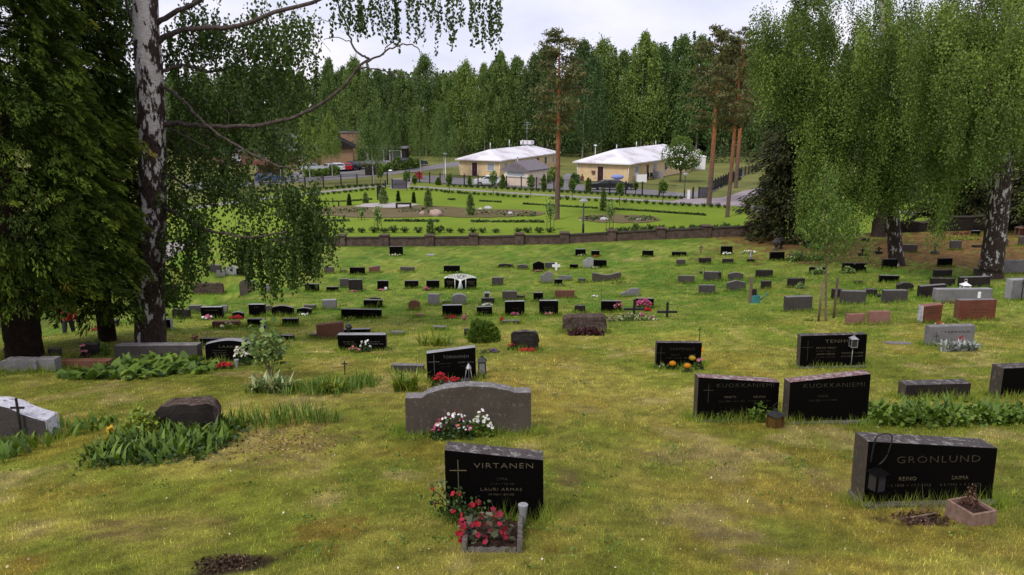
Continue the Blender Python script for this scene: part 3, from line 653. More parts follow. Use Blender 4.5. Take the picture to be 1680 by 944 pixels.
def blades(base, ang, L, wd, arch, nseg=4, tint=None, lean=None):
    """long arching leaves: base (n,3), heading ang, length L, width wd, arch 0..1 (0 upright)"""
    n = len(base); L = np.broadcast_to(L, (n,)); wd = np.broadcast_to(wd, (n,)); arch = np.broadcast_to(arch, (n,))
    h = np.stack([np.cos(ang), np.sin(ang), 0*ang], 1); s = np.stack([-np.sin(ang), np.cos(ang), 0*ang], 1)
    Vs = []; pos = base.copy(); el = PI/2-.15-arch*.4
    for k in range(nseg+1):
        t = k/nseg; wk = wd*math.sin(PI*min(1, .18+.82*t)**.8)*.5 if k < nseg else wd*.02
        Vs.append(pos-s*wk[:, None]); Vs.append(pos+s*wk[:, None])
        e = el-arch*2.0*t
        pos = pos+(h*np.cos(e)[:, None]+np.array([0, 0, 1.])*np.sin(e)[:, None])*(L/nseg)[:, None]
    V = np.stack(Vs, 1); m = 2*(nseg+1); b0 = (np.arange(n)*m)[:, None]
    F = np.concatenate([b0+np.array([2*k, 2*k+1, 2*k+3, 2*k+2]) for k in range(nseg)], 0)
    t = rng.random(n) if tint is None else tint
    return V.reshape(-1, 3), F.astype(np.int32), np.repeat(t, m)
G_ = lambda r, g, b, k: (r*k, g*k, b*k)
M['lf_dark'] = leafmat('dark_leaves', [(0, (0.015, 0.031, 0.008)), (.6, (0.039, 0.077, 0.017)), (1, (0.075, 0.126, 0.030))], .15)
M['lf_mid'] = leafmat('green_leaves', [(0, (0.060, 0.107, 0.017)), (.6, (0.110, 0.190, 0.024)), (1, (0.200, 0.281, 0.042))], .25)
M['lf_lime'] = leafmat('yellow_green_leaves', [(0, (0.090, 0.149, 0.015)), (.6, (0.188, 0.257, 0.025)), (1, (0.360, 0.378, 0.060))], .25)
M['lf_var'] = leafmat('cream_edged_leaves', [(0, (0.060, 0.108, 0.033)), (.55, (0.120, 0.180, 0.050)), (.7, (0.360, 0.396, 0.176)), (1, (0.600, 0.600, 0.352))], .2)
M['lf_pale'] = leafmat('pale_green_leaves', [(0, (0.086, 0.141, 0.043)), (.6, (0.172, 0.259, 0.073)), (1, (0.328, 0.416, 0.145))], .25)
M['lf_sil'] = leafmat('silver_leaves', [(0, (.13, .15, .14)), (.6, (.30, .33, .31)), (1, (.5, .53, .5))], .1, .8)
M['lf_red'] = leafmat('dark_red_leaves', [(0, (.022, .008, .008)), (.6, (.055, .016, .018)), (1, (.10, .035, .035))], .15)
M['lf_dry'] = leafmat('dry_red_leaves', [(0, (.06, .03, .02)), (.6, (.13, .06, .04)), (1, (.2, .11, .07))], .15)
for k, c in dict(red=(.40, .012, .022), crimson=(.33, .018, .045), pink=(.48, .09, .19), rose=(.50, .17, .20), white=(.78, .76, .74), yellow=(.62, .40, .03), orange=(.85, .33, .01), purple=(.11, .05, .24), lilac=(.30, .24, .5), scar=(.45, .04, .02), cream=(.68, .64, .5)).items():
    M['fl_'+k] = leafmat('petals_'+k, [(0, tuple(x*.6 for x in c)), (1, tuple(min(1, x*1.15) for x in c))], .2, .7)
def blooms_mesh(P, r, petals=5):
    V, F, T = [], [], []; o = 0
    for p in P:
        ax = Vector((random.gauss(0, .45), random.gauss(-.5, .35), random.uniform(.4, 1))).normalized(); q = ax.to_track_quat('Z', 'Y').to_matrix(); rr = r*random.uniform(.75, 1.2); tt = random.random()
        for k in range(petals):
            a = 2*PI*k/petals+random.uniform(-.15, .15); b = PI/petals*1.15
            for v in ((0, 0, 0), (math.cos(a-b)*rr*.75, math.sin(a-b)*rr*.75, rr*.22), (math.cos(a)*rr, math.sin(a)*rr, rr*.25), (math.cos(a+b)*rr*.75, math.sin(a+b)*rr*.75, rr*.22)):
                V.append(tuple(Vector(p)+q @ Vector(v)))
            F.append((o, o+1, o+2, o+3)); o += 4; T += [min(1, max(0, tt+random.uniform(-.25, .25)))]*4
    return np.array(V), np.array(F), np.array(T)
def plant(z, x, y, wpx, hpx, leaf, cols, label, name='flowering_plant', cat='flowers', group=None, lsize=None, n=None, br=None, dep=.5, style='bush', tall=1.0):
    """a planting at a grave: low foliage and blooms; x, y = middle of its foot, wpx, hpx = its size, in zone pixels"""
    px, py = zp(z, x, y); s = ZN[z][2]; p = at(px, py); k = mpp(p); W, H = wpx/s*k, max(.06, hpx/s*k*1.0); D = max(.12, W*dep); p = p+Vector((0, -D*.35, 0)); p.z = float(G(p.x, p.y))
    root = empty(name, p+Vector((0, 0, -.01)), label, cat, group)
    ls = lsize or max(.03, 2.2*k); n = n or int(min(700, max(40, 2.2*W*H/(ls*ls))))
    u = rng.uniform(-1, 1, n); v = rng.uniform(-1, 1, n); m = np.maximum(.15, 1-.55*u*u-.25*v*v)
    h = H*m*rng.uniform(.1, .95, n)*(.7+.3*rng.random(n))
    P = np.stack([u*W/2, v*D/2, h], 1)
    if style == 'blade': L = blades(np.stack([u*W/2*.8, v*D/2*.8, 0*u], 1), rng.uniform(0, 2*PI, n), H*rng.uniform(.8, 1.35, n), ls*1.2, rng.uniform(.15, .8, n))
    else: L = leafquads(P, ls*rng.uniform(.7, 1.3, n), 1.5, None, .35)
    link('foliage', npmesh('foliage', *L), M[leaf], root)
    for c, cnt, r_ in cols:
        uu = rng.uniform(-.9, .9, cnt); vv = rng.uniform(-.9, .6, cnt); mm = np.maximum(.2, 1-.5*uu*uu)
        B = np.stack([uu*W/2, vv*D/2-.02, H*mm*rng.uniform(.55, 1.05, cnt)*tall], 1)
        link('blooms', npmesh('blooms', *blooms_mesh(B, max(r_, 1.1*k))), M['fl_'+c], root)
    return root
PL = plant
gr_f = 'plants on the graves'
# nearest grave
PL('B5' if 0 else 'P', 795, 892, 80, 46, 'lf_dark', [], 'red leafy begonia with pink-red blooms in the kerbed bed of the nearest gravestone', n=10) if 0 else None
def begonia():
    p = at(800, 893); k = mpp(p); root = empty('begonia', p, 'begonia with dull green leaves and red blooms in the kerbed bed before the nearest gravestone', 'flowers')
    n = 64; a = rng.uniform(0, 2*PI, n); r = rng.uniform(.0, .22, n)
    B = np.stack([r*np.cos(a)*.9, r*np.sin(a)*.6, .05+rng.uniform(0, .24, n)*(1-r*2)], 1)
    ax = np.stack([np.cos(a), np.sin(a), rng.uniform(-.2, .5, n)], 1)
    link('foliage', npmesh('foliage', *leafquads(B+ax*.04, rng.uniform(.04, .07, n), 1.5, ax, .8)), leafmat('begonia_leaves', [(0, (.05, .035, .02)), (.5, (.09, .10, .05)), (1, (.19, .21, .13))], .2), root)
    n = 26; B = np.stack([rng.uniform(-.22, .14, n), rng.uniform(-.15, .05, n), rng.uniform(.06, .32, n)], 1); B[:14, 0] -= .02
    link('blooms', npmesh('blooms', *blooms_mesh(B, .026)), M['fl_crimson'], root)
    B2 = B[:16]+rng.normal(size=(16, 3))*.02; link('blooms', npmesh('blooms', *blooms_mesh(B2, .024)), M['fl_red'], root)
begonia()
def rose():
    p = at(752, 858); root = empty('rose_bush', p, 'small dark rose bush with red blooms at the left of the nearest gravestone', 'rose bush')
    bm = bmesh.new(); tips = []
    for i in range(13):
        e = Vector((random.uniform(-.24, .26), random.uniform(-.16, .02), random.uniform(.16, .36))); tips.append(e)
        tube(bm, spline([(random.uniform(-.05, .05), 0, 0), e*.5+Vector((0, 0, .06)), e], 3), .004, 4)
    obj('stems', bm, M['lf_dry'], root)
    P = np.concatenate([np.array(t_)[None]*rng.uniform(.35, 1.05, 26)[:, None]+rng.normal(size=(26, 3))*.03 for t_ in tips])
    link('foliage', npmesh('foliage', *leafquads(P, rng.uniform(.016, .03, len(P)), 1.5)), M['lf_dark'], root)
    link('blooms', npmesh('blooms', *blooms_mesh(np.array([tuple(t_) for t_ in tips[:8]])+rng.normal(size=(8, 3))*.01, .026, 6)), M['fl_red'], root)
rose()
PL('P', 745, 716, 62, 48, 'lf_dark', [('white', 26, .021), ('pink', 10, .019), ('crimson', 14, .018), ('yellow', 4, .018)], 'mixed white, pink and dark red pansies before the wide arched gravestone', group=gr_f, n=420, lsize=.035)
PL('P', 720, 716, 30, 28, 'lf_dark', [('pink', 24, .023)], 'bright pink begonia at the left end of the pansies', group=gr_f, n=160, lsize=.035)
PL('P', 790, 714, 42, 46, 'lf_mid', [('white', 24, .026), ('cream', 9, .018)], 'big white pansies with dark centres right of the mixed pansies', group=gr_f, n=220, lsize=.035)
PL('P', 822, 706, 26, 42, 'lf_red', [], 'dark reddish leafy plant right of the white pansies', 'plant', 'plant', gr_f, n=120, lsize=.03)
PL('P', 700, 708, 30, 30, 'lf_red', [], 'dim dark-leaved plant left of the pink begonia', 'plant', 'plant', gr_f, n=110, lsize=.03)
PL('P', 722, 634, 28, 26, 'lf_dark', [('red', 40, .024)], 'two clumps of red begonia at the left foot of the tilted black stone', group=gr_f)
PL('P', 747, 630, 20, 15, 'lf_dark', [('red', 22, .024)], 'red begonia clump below the middle of the tilted black stone', group=gr_f)
PL('P', 733, 632, 16, 10, 'lf_dark', [('white', 7, .03), ('lilac', 4, .03)], 'white and dark violas between two red begonias', group=gr_f)
PL('P', 765, 626, 14, 8, 'lf_dark', [('purple', 12, .03)], 'purple violas beside the small silver lantern', group=gr_f)
PL('P', 789, 620, 16, 18, 'lf_pale', [], 'pale green leafy sprig below the black lantern', 'plant', 'plant', gr_f)
PL('P', 668, 640, 46, 34, 'lf_lime', [], 'bright yellow-green fern left of the tilted black stone', 'fern', 'fern', gr_f, style='blade', n=90, lsize=.035)
# marigolds
for i, (x, y) in enumerate(((1103, 601), (1127, 605), (1135, 596))):
    p = at(x, y+6); k = mpp(p); bm = bmesh.new(); ball(bm, (0, 0, .13+.05*(i == 2)), .068, 3, (1, 1, .75), .05)
    root = empty('marigold', p, ['orange marigold, leftmost of three before a small black stone', 'orange marigold, lowest of three before a small black stone', 'yellow-orange marigold, uppermost of three before a small black stone'][i], 'flower', 'marigolds')
    obj('bloom', bm, M['fl_orange' if i < 2 else 'fl_yellow'], root); n = 50
    link('foliage', npmesh('foliage', *leafquads(rng.normal(size=(n, 3))*np.array([.07, .04, .025])+np.array([0, 0, .05]), .035)), M['lf_dark'], root)
PL('P', 1146, 606, 14, 22, 'lf_dark', [('rose', 3, .03)], 'dark plant at the right of the marigolds', 'plant', 'plant', gr_f)
PL('P', 1084, 604, 14, 12, 'lf_dark', [('white', 3, .025)], 'low plant with tiny white flowers left of the marigolds', group=gr_f)
PL('P', 1152, 577, 5, 6, 'lf_mid', [('orange', 3, .03)], 'single orange flower at the right edge of the small black stone', 'flower', 'flower', gr_f, n=10)
# beds of large leaves
def bed(name, label, cells, leaf, L, wd, arch, nper, cat='plants', blooms=(), nseg=4, kind=None, extra=None):
    p0 = at(*cells[0][:2]); root = empty(name, p0, label, cat); Bs = []; Ls = []
    for (px, py, rw, rh, hs) in cells:
        c = at(px, py); k = mpp(c); q = at(px, py-rh); d = max(.15, (q.y-c.y)); m = int(nper*rw*k*2*d*2*6)+6
        x = c.x+rng.uniform(-1, 1, m)*rw*k; y = c.y+rng.uniform(-1, 1, m)*d; Bs.append(np.stack([x, y, Gslope(x, y)], 1)); Ls.append(np.full(m, hs))
    B = np.concatenate(Bs)-np.array(p0); hs = np.concatenate(Ls); n = len(B)
    tn = np.clip(rng.normal(.5, .25, n), 0, 1)
    link('leaves', npmesh('leaves', *blades(B, rng.uniform(0, 2*PI, n), L*hs*rng.uniform(.45, 1.25, n), wd*rng.uniform(.7, 1.2, n), rng.uniform(*arch, n), nseg, tn), smooth=True), M[leaf], root)
    if extra is not None:
        lf, cnt, sz, h0 = extra; i = rng.integers(0, n, cnt); P = B[i]+np.stack([rng.normal(0, .1, cnt), rng.normal(0, .08, cnt), rng.uniform(.02, h0, cnt)], 1)
        link('undergrowth', npmesh('undergrowth', *leafquads(P, sz*rng.uniform(.6, 1.3, cnt), 1.3, None, .6)), M[lf], root)
    for c, cnt, r_, h in blooms:
        i = rng.integers(0, n, cnt); link('blooms', npmesh('blooms', *blooms_mesh(B[i]+np.array([0, -.03, 1])*np.stack([np.ones(cnt), np.ones(cnt), h*rng.uniform(.7, 1.1, cnt)], 1), r_)), M['fl_'+c], root)
    return root
bed('bergenia_bed', 'bed of big glossy rounded bergenia leaves before the long grey granite stone', [(215, 612, 42, 12, 1.15), (270, 604, 40, 14, 1.25), (150, 615, 30, 8, .8), (320, 606, 30, 10, .85)], 'lf_pale' if 0 else 'lf_mid', .25, .20, (.35, 1.0), 10, extra=('lf_dark', 700, .06, .12))
PL('P', 262, 590, 10, 18, 'lf_mid', [('pink', 16, .035)], 'pink flower spike above the bergenia leaves', 'flower', 'flower', gr_f, n=20, tall=1.2)
bed('lily_of_the_valley_bed', 'dense bed of upright lily-of-the-valley leaves around the dark boulder-like stone', [(225, 752, 62, 16, 1.0), (300, 735, 60, 22, 1.05), (355, 715, 40, 16, 1.0), (190, 735, 22, 14, .9), (250, 705, 30, 12, .9)], 'lf_mid', .24, .062, (.1, .6), 26, extra=('lf_dark', 1800, .05, .10))
PL('P', 187, 712, 6, 16, 'lf_mid', [('yellow', 9, .035)], 'single yellow dandelion left of the dark boulder-like stone', 'flower', 'flower', gr_f, n=12)
bed('lily_of_the_valley_patch', 'strip of upright lily-of-the-valley leaves at the left frame edge', [(30, 740, 40, 9, .9), (95, 708, 45, 12, .85), (60, 722, 30, 10, .9), (5, 752, 20, 8, .8), (150, 700, 30, 8, .6)], 'lf_mid', .25, .06, (.1, .55), 14)
bed('leafy_bed', 'bed of tall broad green leaves behind the wide leaning black stone', [(1475, 690, 45, 10, 1.0), (1520, 695, 50, 9, 1.0), (1580, 690, 60, 9, 1.0), (1650, 690, 50, 9, .95), (1440, 692, 18, 10, 1.05)], 'lf_mid', .36, .075, (.15, .6), 13, extra=('lf_mid', 2600, .06, .2))
bed('tall_grass_patch', 'strip of tall green grass blades right of the lily-of-the-valley bed', [(420, 698, 50, 9, .9), (490, 690, 45, 8, .8), (530, 690, 30, 6, .6)], 'lf_mid', .34, .016, (.05, .4), 55, cat='grass')
bed('tall_weeds_patch', 'dark green weedy grass patch around the small iron cross', [(560, 636, 40, 9, .9), (520, 640, 50, 9, .7), (450, 640, 40, 6, .6), (600, 630, 24, 8, .8)], 'lf_dark' if 0 else 'lf_mid', .26, .018, (.05, .5), 50, cat='grass')
PL('P', 545, 643, 44, 24, 'lf_lime', [], 'pale yellow-green hosta near the small iron cross', 'hosta', 'plant', gr_f, style='blade', n=70, lsize=.05)
PL('P', 451, 640, 66, 28, 'lf_var', [], 'cream-edged hosta below the leafy maple-like shrub', 'hosta', 'plant', gr_f, style='blade', n=170, lsize=.05)
# small tree-like shrub beside the arched stone
def leafy_shrub():
    p = at(446, 622); k = mpp(p); root = empty('leafy_shrub', p, 'small airy shrub with pale maple-like leaves right of the arched stone with white flowers', 'shrub')
    bm = bmesh.new(); P = []
    for i in range(8):
        e = Vector((random.uniform(-.38, .38), random.uniform(-.25, .25), random.uniform(.55, 1.0)))
        tube(bm, spline([(random.uniform(-.06, .06), 0, -.02), e*.5+Vector((0, 0, .1)), e], 4), [.010]*8+[.004], 5) if 0 else tube(bm, spline([(0, 0, -.02), e*.5+Vector((0, 0, .1)), e], 4), .007, 5)
        P.append(np.array(e)[None]*rng.uniform(.55, 1.05, 44)[:, None]+rng.normal(size=(44, 3))*.09)
    obj('stems', bm, M['wood'], root); P = np.concatenate(P)
    link('foliage', npmesh('foliage', *leafquads(P, rng.uniform(.06, .13, len(P)), 1.1, None, .9)), M['lf_pale'], root)
    bm = bmesh.new(); box(bm, (.12, .05, .07), (.5, .16, .14)); obj('low_stone', bm, M['dark'], root) if 0 else bm.free()
leafy_shrub()
PL('P', 400, 599, 24, 36, 'lf_dark', [('cream', 20, .035), ('white', 8, .03)], 'white rose blooms at the right of the dark arched stone', group=gr_f)
PL('P', 372, 604, 26, 12, 'lf_dark', [('red', 40, .028), ('scar', 12, .028)], 'red begonias at the foot of the dark arched stone', group=gr_f)
PL('P', 341, 570, 5, 4, 'lf_mid', [('white', 2, .05)], 'single white daisy left of the dark arched stone', 'flower', 'flower', gr_f, n=6)
PL('P', 322, 560, 10, 12, 'lf_dark', [('pink', 14, .035)], 'pink flowers between the long grey granite stone and the arched one', group=gr_f)
# round bush and others in the middle
def bush(z, x, y, w, h, leaf, label, ls, n, name='bush', cat='bush'):
    px, py = zp(z, x, y); s = ZN[z][2]; p = at(px, py); k = mpp(p); W, H = w/s*k, h/s*k; root = empty(name, p, label, cat)
    d = unit(rng.normal(size=(n, 3))); d[:, 2] = np.abs(d[:, 2])*1.0; r = (.55+.5*fbm(d[:, 0]*2.2+d[:, 2]*2, d[:, 1]*2.2+d[:, 2], 3, 77))*rng.uniform(.55, 1, n)**.35
    P = d*r[:, None]*np.array([W*.56, W*.5, H])+np.array([0, 0, .04])
    link('foliage', npmesh('foliage', *leafquads(P, ls*rng.uniform(.7, 1.3, n), 1.9, d+np.array([0, 0, .6]), .1)), M[leaf], root)
    bm = bmesh.new(); tube(bm, [(0, 0, -.05), (0, 0, H*.5)], .03, 6); obj('stem', bm, M['wood'], root)
bush('A6', 1165, 775, 250, 185, 'lf_mid', 'round dense green bush behind the tilted black stone', .055, 2600)
PL('P', 805, 578, 30, 8, 'lf_dark', [('purple', 8, .03)], 'dark ground-hugging violas below the round bush', group=gr_f)
PL('A7', 275, 838, 130, 22, 'lf_dark', [('scar', 46, .03)], 'flat red flower bed before the rough-edged stone with gold text', group=gr_f)
PL('A7', 168, 830, 50, 65, 'lf_dark', [('scar', 8, .035)], 'dark red-flowered plant left of the rough-edged stone with gold text', group=gr_f)
PL('P', 715, 566, 60, 26, 'lf_lime', [], 'bright lily leaves left of the round green bush', 'plant', 'plant', gr_f, style='blade', n=60, lsize=.04)
PL('A7', 690, 722, 250, 70, 'lf_red', [], 'dark red mat of plants before the rough brown boulder stone', 'plant', 'plant', gr_f, n=700, lsize=.05, dep=.35)
PL('A7', 1010, 622, 360, 62, 'lf_var', [('pink', 18, .035)], 'long bed of pale leaves right of the rough boulder stone', group=gr_f, n=620, lsize=.06, dep=.3)
PL('A7', 915, 565, 60, 80, 'lf_mid', [('rose', 46, .04)], 'pink-flowered plant at the left end of the pale-leaved bed', group=gr_f)
PL('A7', 1095, 545, 110, 75, 'lf_mid', [('pink', 70, .045)], 'tall pink blooms hiding the black stone at the right of the bed', group=gr_f)
PL('A7', 1125, 560, 44, 26, 'lf_mid', [('red', 22, .05)], 'bright red bloom cluster at the right end of the bed', group=gr_f)
for a in ((190, 594, 60, 28, 'pink', 'pink flower cushion, left one of two before twin black stones'), (430, 592, 70, 28, 'rose', 'pink flower cushion, right one of two before twin black stones'),
          (658, 172, 50, 14, 'cream', 'pale flowers before the left black stone near the wall'), (765, 180, 30, 14, 'scar', 'red flowers before the right black stone near the wall'),
          (362, 282, 76, 16, 'rose', 'row of pink flowers before the black peaked stone'), (755, 460, 50, 14, 'white', 'patch of white flowers in open grass'), (100, 640, 24, 40, 'red', 'red flowers at the left end of the low grey slab')):
    PL('A7', a[0], a[1], a[2], a[3], 'lf_mid', [(a[4], 14, .04)], a[5], group=gr_f)
PL('A7', 752, 262, 60, 26, 'lf_var', [], 'cream-green plant before the stone touching the pale irregular one', 'plant', 'plant', gr_f)
PL('A7', 520, 385, 80, 36, 'lf_pale', [], 'grey-green leafy plant before the small hidden black stone', 'plant', 'plant', gr_f)
PL('A7', 920, 364, 110, 34, 'lf_mid', [], 'green plants along the wavy double stone', 'plant', 'plant', gr_f)
for a in ((950, 612, 120, 30, 'red', 'row of red begonias before the black stone left of the round bush'), (455, 418, 50, 18, 'rose', 'small pink flowers before the stone with the white note'), (770, 418, 50, 28, 'pink', 'pink flowers left of the green tuft by the white tree ornament'),
          (330, 612, 60, 22, 'pink', 'pink flowers in front of the long low black stone'), (548, 168, 90, 12, 'cream', 'pale flower row before the lone black stone by the wall'), (262, 425, 60, 14, 'rose', 'tiny pinkish flowers before the brownish black stone'), (1200, 518, 80, 16, 'white', 'small white flowers before the lantern-topped dark stone')):
    PL('A6', a[0], a[1], a[2], a[3], 'lf_mid', [(a[4], 18, .04)], a[5], group=gr_f)
PL('A6', 845, 418, 50, 30, 'lf_lime', [], 'round pale green tuft beside the white tree ornament', 'plant', 'plant', gr_f)
PL('A6', 420, 535, 100, 55, 'lf_lime', [], 'bright fern leaves before the black stone in the middle rows', 'fern', 'fern', gr_f, style='blade', n=50, lsize=.04)
PL('A6', 235, 628, 90, 40, 'lf_lime', [], 'yellow-green plant at the left of the long low black stone', 'plant', 'plant', gr_f)
PL('A6', 345, 846, 80, 90, 'lf_dark', [('white', 13, .034)], 'white flowers in the middle of the long black stone with the urn', group=gr_f, tall=1.2)
PL('A6', 265, 850, 90, 50, 'lf_mid', [('rose', 12, .03)], 'dull pinkish plant left of the white flowers on the long black stone', group=gr_f)
PL('A6', 560, 728, 90, 22, 'lf_var', [], 'cream-edged plants before the low grey stone in open grass', 'plant', 'plant', gr_f)
PL('A6', 690, 628, 130, 24, 'lf_lime', [], 'thin yellow-green plants around the pinkish slab', 'plant', 'plant', gr_f)
PL('A6', 185, 525, 60, 26, 'lf_lime', [], 'yellow-green plant right of the plain pale grey stone', 'plant', 'plant', gr_f)
PL('A6', 945, 292, 150, 20, 'lf_mid', [], 'green plants in front of the stone behind the white tree ornament', 'plant', 'plant', gr_f)
PL('A6', 640, 290, 110, 16, 'lf_mid', [], 'leafy fringe before the grey-brown wide low stone', 'plant', 'plant', gr_f)
for a in ((352, 620, 80, 34, [('pink', 10, .05), ('white', 9, .045)], 'lf_mid', 'pink and white flowers before the wide black stone'), (555, 618, 90, 34, [('red', 30, .045)], 'lf_mid', 'red flowers before the small curved-top black stone'),
          (505, 690, 120, 60, [('cream', 10, .04)], 'lf_lime', 'bushy yellowish plant on the low rust-red stone'), (740, 684, 44, 34, [('purple', 22, .045)], 'lf_mid', 'purple flowers at the right of a black stone'),
          (1030, 590, 90, 16, [('white', 12, .035)], 'lf_mid', 'row of small white flowers before the low black arched stone'), (855, 760, 50, 34, [('white', 14, .04)], 'lf_sil', 'silvery white plant at the left of a low black stone')):
    PL('A5', a[0], a[1], a[2], a[3], a[5], a[4], a[6], group=gr_f)
for a in ((437, 250, 70, 26, [('white', 14, .05)], 'lf_mid', 'white flowers before the black stone near the wall'), (590, 240, 100, 24, [('white', 22, .05)], 'lf_pale', 'scattered white flowers on bare ground near the wall')):
    PL('A8', a[0], a[1], a[2], a[3], a[5], a[4], a[6], group=gr_f)
PL('A8', 930, 290, 140, 90, 'lf_pale', [], 'pale leafy shrub over the blue-grey stone', 'shrub', 'shrub', gr_f, n=420, lsize=.09)
PL('A8', 1060, 285, 100, 50, 'lf_pale', [], 'pale low shrub right of the blue-grey stone', 'shrub', 'shrub', gr_f, n=260, lsize=.09)
PL('A8', 1080, 388, 110, 60, 'lf_pale', [], 'pale leaves covering the black stone behind the sapling stem', 'shrub', 'shrub', gr_f, n=260, lsize=.09)
PL('A8', 1050, 202, 120, 60, 'lf_pale', [], 'leafy plant over the black stone near the spruce', 'shrub', 'shrub', gr_f, n=260, lsize=.09)
PL('A8', 950, 485, 60, 60, 'lf_pale', [], 'pale leafy plant at the right end of a black stone', 'shrub', 'shrub', gr_f, n=140, lsize=.08)
PL('B1', 40, 348, 80, 60, 'lf_pale', [], 'leafy plant over the left end of the wide black stone', 'shrub', 'shrub', gr_f, n=200, lsize=.09)
PL('B1', 760, 128, 190, 34, 'lf_lime', [], 'light green bed of leaves before the shaded wall', 'plant', 'plant', gr_f, n=300, lsize=.08)
PL('B1', 735, 845, 260, 70, 'lf_sil', [], 'silver-leaved plants before the grey granite stone', 'silver_leaf_plant', 'plant', gr_f, n=210, lsize=.045, style='blade', dep=.3)
PL('B1', 735, 838, 150, 50, 'lf_mid', [], 'green leaves amid the silver-leaved plants', 'plant', 'plant', gr_f, n=200, lsize=.04, dep=.2)
PL('B1', 755, 822, 50, 74, 'lf_dark', [('red', 18, .028)], 'red blooms against the grey granite stone', group=gr_f)
PL('B1', 620, 680, 70, 26, 'lf_mid', [('scar', 8, .035), ('cream', 4, .03)], 'small orange-red flowers before the upright red stone', group=gr_f)
PL('B1', 690, 665, 110, 50, 'lf_mid', [], 'green plants between the two red stones', 'plant', 'plant', gr_f)
PL('B1', 700, 545, 110, 26, 'lf_dry', [], 'reddish low plants below the long light grey stone', 'plant', 'plant', gr_f)
PL('B1', 760, 95, 140, 22, 'lf_dry', [('scar', 6, .06)], 'dull red plants along the shaded wall', 'plant', 'plant', gr_f)
PL('P', 1245, 690, 44, 40, 'lf_mid', [], 'leafy weed growing between the leaning pair of stones', 'weed', 'plant', gr_f, n=170, lsize=.04)
PL('P', 1178, 688, 44, 28, 'lf_dark', [], 'thin weeds at the foot of the left leaning stone', 'weed', 'plant', gr_f, n=120, lsize=.03)
PL('C1', 555, 815, 60, 90, 'lf_red', [('rose', 6, .04)], 'pinkish plants around the dark stone left of the long grey granite one', 'plant', 'plant', gr_f)
PL('C1', 655, 640, 110, 26, 'lf_dry', [('scar', 20, .05)], 'red flower row between the conifer and the birch', group=gr_f)
PL('C1', 650, 800, 120, 130, 'lf_mid', [], 'green shrub left of the long grey granite stone', 'shrub', 'shrub', gr_f, n=420, lsize=.07)
PL('A8', 1010, 715, 90, 20, 'lf_mid', [], 'long grass at the foot of the left sapling stake', 'grass_tuft', 'grass', gr_f, style='blade', n=60, lsize=.02)
pl_ = PL('B7', 622, 862, 66, 165, 'lf_dry', [], 'withered reddish plant in the wooden planter box', 'withered_plant', 'plant', gr_f, n=330, lsize=.015, dep=.8); pl_.location.z += .06; pl_.location.y += .06
PL('B7', 420, 835, 120, 60, 'lf_dry', [], 'dry red-brown stems in the soil before the wide leaning stone', 'withered_plant', 'plant', gr_f, n=16, lsize=.006, style='blade')

PL('P', 243, 712, 62, 62, 'lf_lime', [], 'bright-leaved wild rose shrub at the left of the dark boulder-like stone', 'shrub', 'shrub', gr_f, n=330, lsize=.05, dep=.6)
PL('P', 340, 560, 14, 14, 'lf_mid', [('rose', 6, .03)], 'faint pinkish flower stems between two stones at left', group=gr_f) if 0 else None
# loose soil clods on the two bare patches, fallen petals on the grass
def scatter(name, label, n, cx, cy, rx, ry, s0, s1, mat, cat):
    c = at(cx, cy); k = mpp(c); q, r = at(cx, cy-ry), at(cx, min(943, cy+ry)); d = unit(rng.normal(size=(n, 3)))*rng.random((n, 1))**.6; x = c.x+d[:, 0]*rx*k; y = (q.y+r.y)/2+d[:, 1]*(q.y-r.y)/2
    L = leafquads(np.stack([x, y, Gslope(x, y)+.012], 1), rng.uniform(s0, s1, n), 1.4, None, .5); tag(link(name, npmesh(name, *L), mat), label, cat, None, 'stuff')
scatter('loose_soil', 'clods and bark in the bare hole at the bottom left', 520, 365, 932, 60, 22, .008, .026, leafmat('clods', [(0, (.012, .007, .005)), (.7, (.06, .038, .027)), (1, (.16, .10, .07))], 0, 1, .05), 'soil')
scatter('loose_soil', 'dry bark and clods before the wide leaning stone', 420, 1512, 853, 58, 14, .008, .03, leafmat('bark_bits', [(0, (.02, .010, .008)), (.7, (.085, .05, .038)), (1, (.2, .13, .1))], 0, 1, .05), 'soil')
scatter('dead_grass', 'raked dead grass right of the lily-of-the-valley bed', 650, 470, 728, 100, 34, .01, .035, leafmat('dead_grass', [(0, (.10, .06, .03)), (.6, (.27, .18, .08)), (1, (.42, .32, .16))], .1, 1, .05), 'grass')
n_ = 420; y_ = np.exp(rng.uniform(np.log(4.5), np.log(20), n_)); x_ = rng.uniform(-1, 1, n_)*(1.5+.66*y_)
tag(link('fallen_petals', npmesh('fallen_petals', *leafquads(np.stack([x_, y_, Gslope(x_, y_)+.02], 1), rng.uniform(.010, .022, n_), 1.2, None, .6)), leafmat('petal_bits', [(0, (.3, .22, .1)), (.6, (.55, .48, .3)), (1, (.75, .72, .66))], .1)), 'tiny pale petals and leaf bits scattered over the grass', 'petals', None, 'stuff')
